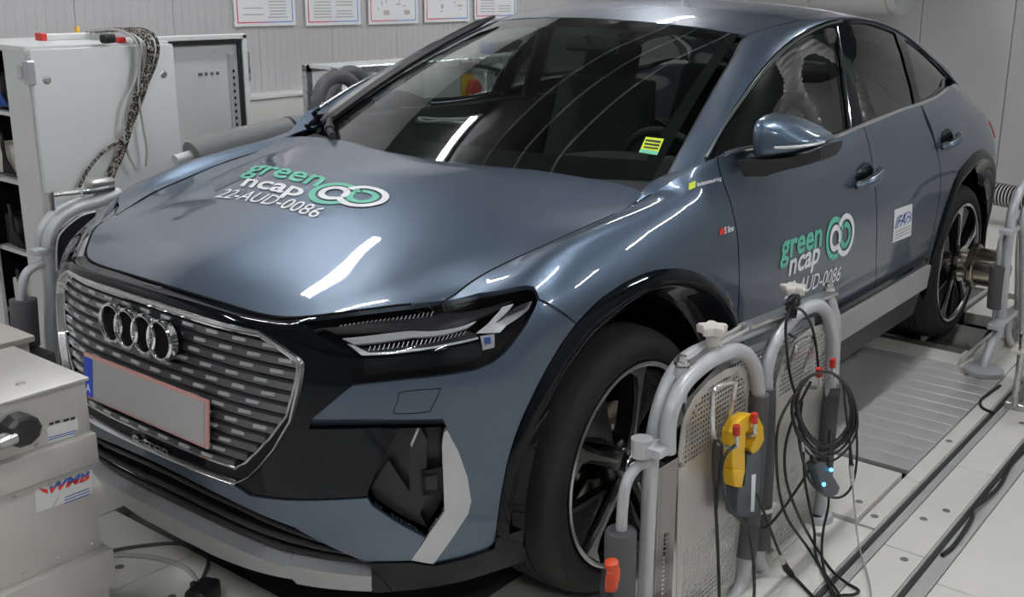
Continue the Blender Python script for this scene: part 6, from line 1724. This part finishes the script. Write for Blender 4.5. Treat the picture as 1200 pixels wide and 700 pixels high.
for k in range(3): label_plane(c2, [(76, 583+k*3.4), (105, 572+k*3.4), (105, 573+k*3.4), (76, 584+k*3.4)], CY1+.0012, 'navy', 'label_line')
bm = NB(); P = [at(a, b, 'y', CY1+.0012) for a, b in ((61, 596), (69, 581), (70, 581), (62, 596.5))]; prism(bm, P, (0, -.0004, 0)); obj('label_stroke', bm, MT['plate_grey'], c2, smooth=False)
# flat white box lying behind the cases
wbx = empty('white_carton', (.95, -.75, 0)); tag(wbx, 'pale flat-topped box standing behind the aluminium cases at the left edge', 'box')
t_ = .50
q1, q2 = at(40, 402, 'z', t_), at(0, 417, 'z', t_)
bm = NB(); box(bm, (q1[0]+.35, q1[1]-.32, t_/2), (.70, .58, t_), None, .006, 2); obj('box_body', bm, MT['beige'], wbx)
bm = NB(); box(bm, (q1[0]+.35, q1[1]-.31, t_+.01), (.72, .60, .02), None, .004, 2); obj('box_lid', bm, MT['beige'], wbx)
gpl = empty('grey_tray', (.80, -.55, 0)); t2 = .42; q = at(68, 412, 'z', t2)
tag(gpl, 'dark grey tray between the pale box and the grille', 'tray')
bm = NB(); box(bm, (q[0]+.14, q[1]-.06, t2/2), (.26, .13, t2), None, .006, 2); obj('tray_body', bm, MT['foam'], gpl)
# floor cable under the nose
cable('floor_cable', [at(100, 655, 'z', .006), at(140, 651, 'z', .006), at(180, 654, 'z', .006), at(215, 665, 'z', .006), at(230, 680, 'z', .006), at(234, 694, 'z', .006)], .007, 'grey_cable', 'pale cable curving over the floor below the front splitter')
cable('floor_cable', [at(100, 652, 'z', .006), at(150, 642, 'z', .006), at(200, 637, 'z', .006), at(236, 642, 'z', .006), at(244, 658, 'z', .006), at(236, 682, 'z', .006)], .005, 'foam', 'thin dark cable beside the pale one on the floor below the splitter')
pk = empty('cable_plug', tuple(at(238, 697, 'z', 0))); tag(pk, 'black plug lying on the floor under the front of the car', 'plug')
bm = NB(); box(bm, at(238, 697, 'z', .03), (.09, .06, .06), Matrix.Rotation(.4, 3, 'Z'), .012, 3); obj('plug_body', bm, MT['satin_black'], pk)
bm = NB(); p = at(228, 694, 'z', .03); cyl(bm, p, p+np.array([-.03, -.05, -.01]), .010, 10); obj('plug_boot', bm, MT['satin_black'], pk)

# ------------------------------------------------------------------ control cabinet with its rear door open
cb = empty('control_cabinet', (-.01, -1.75, 0)); tag(cb, 'pale grey steel control cabinet left of the car with cables over its top', 'cabinet')
xa, xb, yf, yb, H = .275, -.29, -1.50, -2.00, 1.36
bm = NB(); box(bm, ((xa+xb)/2, yf-.012, H/2+.02), (xa-xb, .024, H-.06), None, .006, 2); dr = obj('front_door', bm, MT['cabinet'], cb)
bm = NB()
for pxl in ((55, 94), (192, 87)):
    p = at(pxl[0], pxl[1], 'y', yf); lathe(bm, [(.0, .008), (.008, .008), (.009, .004), (.013, .003), (.016, 0)], p, (0, 1, 0), 18)
obj('door_lock', bm, MT['steel'], dr)
bm = NB(); box(bm, ((xa+xb)/2, (yf+yb)/2-.02, H-.012), (xa-xb+.008, yf-yb-.03, .024), None, .005, 2); obj('roof_panel', bm, MT['cabinet'], cb)
bm = NB(); box(bm, (xb+.006, (yf+yb)/2-.015, H/2), (.012, yf-yb-.04, H-.03)); obj('side_panel', bm, MT['cabinet'], cb, smooth=False)
bm = NB(); box(bm, (xa-.01, yf-.115, H/2), (.02, .165, H-.03), None, .004, 1); obj('front_post', bm, MT['cabinet'], cb)
bm = NB(); box(bm, (xa-.01, yb+.03, H/2), (.02, .06, H-.03), None, .004, 1); obj('rear_post', bm, MT['cabinet'], cb)
bm = NB(); box(bm, ((xa+xb)/2, yb+.01, H/2), (xa-xb-.02, .01, H-.04)); obj('back_panel', bm, MT['dark_void'], cb, smooth=False)
bm = NB(); box(bm, ((xa+xb)/2, (yf+yb)/2, .04), (xa-xb, yf-yb-.03, .08)); obj('plinth', bm, MT['foam'], cb, smooth=False)
for k, z in enumerate((.30, .56, .84, 1.10)):
    bm = NB(); box(bm, ((xa+xb)/2, -1.85, z), (xa-xb-.05, .22, .015)); sh = obj('shelf', bm, MT['cabinet'], cb, smooth=False)
    bm = NB(); box(bm, (.13, -1.83, z+.08), (.22, .16, .12), None, .008); obj('module', bm, MT['satin_black' if k % 2 else 'beige'], sh)
    bm = NB()
    for j in range(5): tube(bm, smooth_path([(.25, -1.76-.02*j, z+.03), (.262, -1.80, z+.10+.01*j), (.24, -1.86, z+.18)], 4), .006, 6)
    obj('module_wires', bm, MT['cable'] if k != 3 else MT['navy'], sh)
for z in (1.27, .55):
    bm = NB(); box(bm, (xa+.004, yf-.012, z), (.028, .04, .085), None, .004, 1); box(bm, (xa+.012, yf-.045, z), (.022, .03, .05), None, .004, 1); obj('door_hinge', bm, MT['silver_plastic'], cb)
# opened rear door
rd = NB(); dx0, dx1, dy = -.34, -.965, -1.96
box(rd, ((dx0+dx1)/2, dy-.012, H/2+.02), (dx0-dx1, .012, H-.06), None, .003, 1); o_d = obj('rear_door', rd, MT['cabinet_in'], cb)
bm = NB()
for (xx, w_) in ((dx1+.012, .024), (dx0-.012, .024)): box(bm, (xx, dy+.004, H/2+.02), (w_, .028, H-.06), None, .003, 1)
box(bm, ((dx0+dx1)/2, dy+.004, H-.022), (dx0-dx1, .028, .022), None, .003, 1); obj('door_flange', bm, MT['cabinet'], o_d)
bm = NB(); box(bm, ((dx0+dx1)/2, dy+.002, H-.045), (dx0-dx1-.05, .016, .016)); box(bm, (dx1+.036, dy+.002, H/2), (.016, .016, H-.10)); obj('door_seal', bm, MT['satin_black'], o_d, smooth=False)
bm = NB(); box(bm, (dx1+.085, dy+.008, H/2), (.022, .02, H-.2)); rl = obj('door_rail', bm, MT['silver_plastic'], o_d, smooth=False)
bm = NB()
for k in range(34): box(bm, (dx1+.085, dy+.0185, .16+k*.031), (.010, .002, .014))
tag(obj('rail_holes', bm, MT['dark_void'], o_d, smooth=False), kind='stuff')
bm = NB(); box(bm, (dx1-.004, dy+.006, 1.20), (.010, .03, .14), None, .003, 1); obj('door_latch', bm, MT['bright_steel'], o_d)
bm = NB()
for k in range(4): box(bm, (-.72-.03*k, dy-.004, 1.175), (.02 if k == 0 else .014, .004, .014))
obj('door_marks', bm, MT['foam'], o_d, smooth=False)
# things on the cabinet roof
bm = NB(); p = at(90, 40, 'z', H+.02); box(bm, (p[0]+.0, p[1], H+.012), (.27, .05, .024), Matrix.Rotation(0, 3, 'Z'), .003, 1); o = obj('cable_duct', bm, MT['cabinet']); tag(o, 'short pale cable duct with a red end lying on the cabinet roof', 'duct')
bm = NB(); box(bm, (p[0]+.142, p[1], H+.014), (.02, .052, .028), None, .002, 1); obj('red_end_cap', bm, MT['red'], o)
p = at(140, 46, 'z', H+.012); bm = NB(); box(bm, (p[0], p[1], H+.010), (.03, .04, .02), None, .002, 1); o = obj('red_block', bm, MT['red']); tag(o, 'small red plastic block near the cabinet front edge under the cables', 'block')
p = at(92, 36, 'z', H+.03); bm = NB(); tube(bm, smooth_path([p+np.array([.02, .03, -.012]), p+np.array([.012, .02, .012]), p+np.array([0, -.02, .012]), p+np.array([-.02, -.05, -.012])], 5), .005, 6); o = obj('yellow_lead', bm, MT['yellow']); tag(o, 'yellow wire loop over the cable duct on the cabinet roof', 'cable')
p = at(126, 42, 'z', H+.03); bm = NB(); box(bm, p+np.array([0, 0, -.01]), (.06, .035, .035), Matrix.Rotation(.4, 3, 'Z'), .010, 2); o = obj('black_connector', bm, MT['satin_black']); tag(o, 'black plug connector lying on the cabinet roof beside the cables', 'connector')
# braided cables over the front edge
braid = bpy.data.materials.new('braided_sleeve'); braid.use_nodes = True; nt = braid.node_tree; b = nt.nodes['Principled BSDF']; b.inputs['Roughness'].default_value = .7
tcn = nt.nodes.new('ShaderNodeTexCoord'); vo = nt.nodes.new('ShaderNodeTexVoronoi'); vo.inputs['Scale'].default_value = 190; rmp = nt.nodes.new('ShaderNodeValToRGB')
rmp.color_ramp.elements[0].position = .56; rmp.color_ramp.elements[0].color = (.015, .013, .012, 1); rmp.color_ramp.elements[1].position = .70; rmp.color_ramp.elements[1].color = (.40, .36, .31, 1)
nt.links.new(tcn.outputs['Object'], vo.inputs['Vector']); nt.links.new(vo.outputs['Color'], rmp.inputs[0]); nt.links.new(rmp.outputs[0], b.inputs['Base Color'])
MT['braid'] = braid
T_ = Y(yf+.022)
random.seed(11)
def over_edge(x_top): return [np.array([x_top+.01, -1.78, H+.03]), np.array([x_top, -1.62, H+.045]), np.array([x_top, yf-.02, H+.035])]
routes = [[(179, 52), (177, 75), (169, 105), (158, 128), (150, 152), (140, 175), (128, 200), (116, 222), (105, 238)],
          [(173.5, 52), (172, 76), (163, 108), (155, 130), (147, 150), (139, 172), (131, 195), (124, 215), (116, 232)],
          [(168, 52), (167, 78), (159, 105), (151, 130), (148, 152), (140, 178), (128, 205), (122, 225), (118, 240)],
          [(185, 52), (183, 72), (174, 95), (166, 118), (157, 140), (147, 160), (141, 180), (133, 205), (125, 228)],
          [(161, 52), (162, 80), (156, 108), (150, 134), (146, 156), (136, 166), (118, 178), (100, 200), (88, 224)]]
labs = ['braided cable second from the right in the bunch hanging over the cabinet door', 'braided cable in the middle of the bunch hanging over the cabinet door', 'braided cable second from the left in the bunch hanging over the cabinet door', 'rightmost braided cable in the bunch hanging over the cabinet door', 'braided cable that swings out left below the bunch on the cabinet door']
for k, (rt, lb) in enumerate(zip(routes, labs)):
    P = T_(*rt); P = [p+np.array([0, .0135*(k % 3), 0]) for p in P]
    cable('braided_cable', over_edge(P[0][0])+P, .0066, 'braid', lb, 'cable', 'braided cables over the cabinet')
P = Y(yf+.045)((160, 50), (163, 70), (158, 95), (150, 115), (145, 140), (146, 165), (152, 185), (160, 200)); cable('grey_lead', over_edge(P[0][0])+P, .0045, 'grey_cable', 'thin grey lead left of the braided bunch on the cabinet door')
P = Y(yf+.05)((165, 50), (164, 75), (162, 100), (164, 125), (168, 150), (172, 175), (171, 195)); cable('grey_lead', over_edge(P[0][0])+P, .0045, 'grey_cable', 'thin grey lead crossing in front of the braided bunch')
# guard beside the far front wheel
g3 = empty('wheel_guard', (.35, -1.10, 0)); tag(g3, 'grey tubular wheel guard behind the left end of the grille by the cabinet', 'guard')
G_ = Y(-1.12); G2 = Y(-1.16)
q = G_((62, 420))[0]
bm = NB(); tube(bm, soft([np.array([q[0]-.01, -1.12, 0]), q]+G_((60, 350), (57, 300), (60, 272), (72, 254), (92, 242), (112, 237), (140, 226))), .022, 14); obj('frame_tube', bm, MT['guard_tube'], g3)
bm = NB(); tube(bm, soft(G2((47, 292), (48, 275), (55, 260), (68, 248), (95, 236))), .017, 12); obj('hoop', bm, MT['guard_tube'], g3)
bm = NB(); tube(bm, soft(G_((56, 309), (44, 311), (32, 319), (26, 333), (24, 352))), .0145, 12); obj('outrigger_tube', bm, MT['guard_tube'], g3)
bm = NB(); tube(bm, G_((27, 351), (31, 405)), .042, 20); fs = obj('foam_sleeve', bm, MT['foam'], g3)
bm = NB(); q3 = G_((31, 405))[0]; cyl(bm, (q3[0], -1.12, 0), q3, .0145, 12); obj('outrigger_post', bm, MT['guard_tube'], g3)
bm = NB(); P = Y(-1.05)((66, 285), (72, 270), (92, 254), (112, 247), (112, 312), (70, 318)); prism(bm, P, (0, -.01, 0)); obj('guard_sheet', bm, MT['satin_black'], g3, smooth=False)
bm = NB(); tube(bm, soft(Y(-1.045)((66, 318), (67, 285), (74, 270), (94, 254), (112, 248))), .003, 6); obj('sheet_edge', bm, MT['guard_tube'], g3)
bm = NB(); q1, q2 = G_((58, 229))[0], G_((125, 222))[0]; tube(bm, [q1, q2], .008, 8); cyl(bm, q1-np.array([0, 0, .05]), q1+np.array([0, 0, .012]), .014, 12); box(bm, G_((112, 222))[0], (.12, .05, .018), None, .004); obj('clamp_bar', bm, MT['bright_steel'], g3)
bm = NB(); box(bm, G_((117, 214))[0], (.09, .05, .028), None, .010, 3); obj('clamp_knob', bm, MT['steel'], g3)
bm = NB(); q1 = G_((50, 294))[0]; box(bm, q1, (.07, .05, .02), None, .004); obj('clamp', bm, MT['guard_tube'], g3)
# foam-covered pipe behind the far fender, with its clamp
fp_ = empty('insulated_pipe', (-.2, -1.15, .95)); tag(fp_, 'grey foam-covered pipe lying level behind the far front fender', 'pipe')
Q = Y(-1.14)
bm = NB(); tube(bm, soft(Q((225, 182), (240, 176), (290, 163), (345, 151), (366, 147))), .052, 22); obj('foam_cover', bm, MT['foam_pale'], fp_)
bm = NB(); a_, b_ = Q((338, 153), (341, 152)); tube(bm, [a_, b_], .055, 22); obj('black_band', bm, MT['satin_black'], fp_)
bm = NB(); tube(bm, Q((205, 188), (240, 177)), .020, 12); obj('pipe_end', bm, MT['guard_tube'], fp_)
bm = NB(); tube(bm, Q((364, 147), (378, 143)), .030, 12); obj('end_coupling', bm, MT['satin_black'], fp_)
q1 = Q((260, 170))[0]; bm = NB(); cyl(bm, (q1[0], q1[1], 0), q1-np.array([0, 0, .03]), .02, 12); lathe(bm, [(0, .02), (.08, .02), (.08, 0), (0, 0)], (q1[0], q1[1], 0), (0, 0, 1), 20); obj('pipe_stand', bm, MT['guard_tube'], fp_)
# test bench behind the car with hoses and emergency stop
tbn = empty('test_bench', (-2.0, -2.05, 0)); tag(tbn, 'pale bench of aluminium profiles and panels behind the far side of the car', 'bench')
yb_ = -1.85
pA, pB = at(390, 79, 'y', yb_), at(640, 75, 'y', yb_); zt_ = pA[2]
xA, xB = pA[0], pB[0]
for nm, c_, s_ in (('profile_rail', ((xA+xB)/2, yb_, zt_-.02), (xA-xB, .04, .04)), ('profile_rail', ((xA+xB)/2, yb_-.22, zt_-.02), (xA-xB, .04, .04)), ('profile_post', (xA-.02, yb_, zt_/2), (.04, .04, zt_)), ('profile_post', (at(576, 90, 'y', yb_)[0], yb_, zt_/2-.02), (.045, .04, zt_-.04)), ('profile_post', (xB+.02, yb_, zt_/2), (.04, .04, zt_)), ('profile_post', (xA-.02, yb_-.22, zt_/2), (.04, .04, zt_)), ('profile_post', (xB+.02, yb_-.22, zt_/2), (.04, .04, zt_))):
    bm = NB(); box(bm, c_, s_, None, .004, 1); obj(nm, bm, MT['bright_steel'], tbn)
bm = NB(); box(bm, ((xA+xB)/2, yb_-.11, zt_-.008), (xA-xB-.04, .2, .016)); obj('bench_top', bm, MT['cabinet'], tbn, smooth=False)
bm = NB(); xm = at(500, 100, 'y', yb_)[0]; xe = at(571, 100, 'y', yb_)[0]; box(bm, ((xm+xe)/2, yb_-.1, zt_-.22), (xm-xe, .16, .34), None, .006, 2); obj('switch_box', bm, MT['cabinet'], tbn)
es = at(551, 101, 'y', yb_-.02); ys_ = yb_-.02
bm = NB(); box(bm, (es[0]+.03, ys_+.006, es[2]+.01), (.10, .012, .12), None, .004); obj('stop_plate', bm, MT['yellow'], tbn)
bm = NB(); lathe(bm, [(0, .05), (.045, .048), (.056, .035), (.050, .02), (.03, .018), (.03, 0)], (es[0], ys_, es[2]-.012), (0, 1, 0), 28); obj('stop_button', bm, MT['red'], tbn)
p = at(588, 100, 'y', yb_); bm = NB(); box(bm, (p[0], yb_+.02, p[2]-.02), (.10, .08, .22), None, .012); obj('black_device', bm, MT['satin_black'], tbn)
for a_ in (430, 448): 
    p = at(a_, 95, 'y', yb_-.02); bm = NB(); box(bm, (p[0], yb_-.02, p[2]), (.05, .03, .09), None, .004); obj('terminal_box', bm, MT['steel'], tbn)
p = at(590, 66, 'y', yb_-.2); bm = NB(); box(bm, (p[0], yb_-.2, zt_+.03), (.30, .10, .06), Matrix.Rotation(.1, 3, 'Y'), .02, 3); o = obj('tool_bag', bm, MT['satin_black']); tag(o, 'dark tool lying on the bench top seen through the windscreen', 'tool')
p = at(571, 65, 'y', yb_-.15); bm = NB(); box(bm, (p[0], yb_-.15, zt_+.035), (.07, .07, .07), None, .012, 3); o = obj('blue_pack', bm, MT['navy']); tag(o, 'small blue pack on the bench top seen through the windscreen', 'box')
cable('bench_cable', Y(yb_+.05)((540, 74), (570, 79), (600, 85), (640, 87), (680, 85)), .012, 'cable', 'black cable sagging along the bench front behind the windscreen')
cable('bench_hose', [p_ for p_ in Y(yb_+.03)((617, 73), (624, 80), (630, 95), (633, 118))], .018, 'grey_cable', 'grey hose bending down at the far end of the bench')
HS = Y(-1.35)
cable('rubber_hose', [at(372, 138, 'y', -1.35)*np.array([1, 1, 0]), at(372, 138, 'y', -1.35)*np.array([1, 1, .5])]+HS((372, 138), (373, 115), (380, 98), (393, 90), (406, 92), (418, 102), (430, 116), (440, 130))+[at(442, 140, 'y', -1.35)*np.array([1, 1, .5]), at(442, 140, 'y', -1.35)*np.array([1, 1, 0])], .030, 'foam', 'thick dark rubber hose arching up in front of the bench, front one of two', 'hose', None, 14)
HS2 = Y(-1.55)
cable('rubber_hose', [at(384, 140, 'y', -1.55)*np.array([1, 1, 0]), at(384, 140, 'y', -1.55)*np.array([1, 1, .5])]+HS2((384, 140), (386, 115), (398, 90), (409, 84), (420, 87), (430, 98), (438, 112), (446, 128))+[at(448, 140, 'y', -1.55)*np.array([1, 1, .5]), at(448, 140, 'y', -1.55)*np.array([1, 1, 0])], .030, 'foam', 'thick dark rubber hose arching behind the front hose, rear one of two', 'hose', None, 14)
# notices on the left wall
poster_m = mat('notice_paper', (.74, .745, .75), .5)
grad = bpy.data.materials.new('notice_border'); grad.use_nodes = True; nt = grad.node_tree; b = nt.nodes['Principled BSDF']; b.inputs['Roughness'].default_value = .5
tcn = nt.nodes.new('ShaderNodeTexCoord'); sp = nt.nodes.new('ShaderNodeSeparateXYZ'); rmp = nt.nodes.new('ShaderNodeValToRGB')
rmp.color_ramp.elements[0].color = (.10, .33, .68, 1); rmp.color_ramp.elements[1].color = (.66, .10, .16, 1); rmp.color_ramp.elements[0].position = .25; rmp.color_ramp.elements[1].position = .75
nt.links.new(tcn.outputs['Generated'], sp.inputs[0]); nt.links.new(sp.outputs[0], rmp.inputs[0]); nt.links.new(rmp.outputs[0], b.inputs['Base Color'])
yp = Y0+.026
names_ = ['first notice from the left', 'second notice from the left', 'third notice from the left', 'fourth notice from the left', 'cut off by the car roof']
for k, (xl, xr, ybm) in enumerate(((275, 346.5, 30.5), (358.5, 422.5, 29.5), (432, 489.5, 28), (497.5, 550, 25.5), (556, 605, 22))):
    a_, b_ = at(xl, ybm, 'y', yp), at(xr, ybm, 'y', yp); x0, x1, z0 = a_[0], b_[0], (a_[2]+b_[2])/2; w_ = x0-x1; h_ = w_*.71
    r = empty('notice', ((x0+x1)/2, yp, z0)); tag(r, 'white notice with red and blue border on the wall, %s' % names_[k], 'notice', 'notices on the left wall')
    bm = NB(); box(bm, ((x0+x1)/2, yp, z0+h_/2), (w_, .006, h_)); obj('backing', bm, poster_m, r, smooth=False)
    bm = NB(); yy = yp+.0035; e = .022; t = .007
    for c_, s_ in ((((x0+x1)/2, yy, z0+e), (w_-2*e, .001, t)), (((x0+x1)/2, yy, z0+h_-e), (w_-2*e, .001, t)), ((x0-e, yy, z0+h_/2), (t, .001, h_-2*e)), ((x1+e, yy, z0+h_/2), (t, .001, h_-2*e))): box(bm, c_, s_)
    obj('border', bm, grad, r, smooth=False)
    bm = NB(); random.seed(20+k)
    for col in (0, 1):
        cx_ = x0-w_*(.30 if col == 0 else .70)
        if k in (2, 3):
            for q in range(7): box(bm, (cx_+random.uniform(-.05, .05), yy, z0+h_*random.uniform(.2, .85)), (random.choice([.01, .02, .05]), .001, random.choice([.03, .012, .008])))
        else:
            for q in range(13):
                if random.random() < .85: box(bm, (cx_, yy, z0+h_*(.16+.058*q)), (w_*.34*random.uniform(.8, 1), .001, .007))
    tag(obj('printed_lines', bm, MT['plate_grey'], r, smooth=False), kind='stuff')
# ribbed hose and ventilation duct at the back wall
hz = empty('ribbed_hose', (-5.4, .5, .21)); tag(hz, 'black ribbed flexible hose running along the back wall beside the tail', 'hose')
h0, h1_ = at(1150, 224, 'x', -5.45), at(1215, 236, 'x', -5.35)
d_ = h1_-h0; n = 30; h0 = h0-d_*.6; d_ = d_*2.2; bm = NB(); P, R = [], []
nn = 150
for i in range(nn+1):
    t = i/nn; P.append(h0+d_*t); R.append(.070+.012*math.cos(i*2*PI/4))
tube(bm, P, R, 20); obj('hose_wall', bm, MT['satin_black'], hz)
bm = NB()
for i in range(2, nn-1, 4):
    c_ = P[i]; ax = d_/np.linalg.norm(d_); lathe(bm, [(.0815, -.006), (.0835, 0), (.0815, .006)], c_, ax, 20)
obj('hose_ribs', bm, MT['grey_cable'], hz)
for t in (.2, .8):
    bm = NB(); p = h0+d_*t; box(bm, (p[0], p[1], (p[2]-.07)/2), (.12, .05, max(.02, p[2]-.07))); obj('hose_support', bm, MT['satin_black'], hz, smooth=False)
dt = empty('ventilation_duct', (-5.6, -1.75, 1.7)); tag(dt, 'round galvanised duct at the back wall above the car roof', 'duct')
p0 = at(800, 7.5, 'x', -5.6); rD = .26
bm = NB(); cyl(bm, (-5.6, Y0+.05, p0[2]+rD), (-5.6, -.52, p0[2]+rD), rD, 40); obj('duct_tube', bm, MT['silver_plastic'], dt)
for y in (-2.6, -1.9, -1.2, -.6):
    bm = NB(); lathe(bm, [(rD, -.015), (rD+.012, -.01), (rD+.012, .01), (rD, .015)], (-5.6, y, p0[2]+rD), (0, 1, 0), 40); obj('duct_clamp', bm, MT['steel'], dt)
for y in (-2.4, -.9):
    bm = NB(); box(bm, (-5.6, y, (CEIL+p0[2]+2*rD)/2), (.03, .03, CEIL-p0[2]-2*rD-.002)); obj('duct_hanger', bm, MT['steel'], dt, smooth=False)
bm = NB(); q1 = at(826, -20, 'x', -5.3); q2 = at(840, 6, 'x', -5.3); tube(bm, [q1, q2], .02, 10); obj('duct_strap', bm, MT['white'], dt)
# loop of pale cable on the dashboard, behind the screen
bm = NB(); random.seed(5)
eC = np.array([CR[0], CR[1], 0]); eC /= np.linalg.norm(eC); eD = np.array([-eC[1], eC[0], 0])
for k in range(3):
    c_ = at(515+4*k, 141, 'z', 1.058+.006*k); tube(bm, [c_+eC*(math.cos(a)*.135*(1-.1*k)+.02*math.sin(2*a))+eD*math.sin(a)*.075*(1-.15*k)+np.array([0, 0, .004*math.sin(3*a)]) for a in np.linspace(0, 2*PI, 40, endpoint=False)], .0055, 7, closed=True)
obj('cable_turns', bm, MT['grey_cable'], coil)
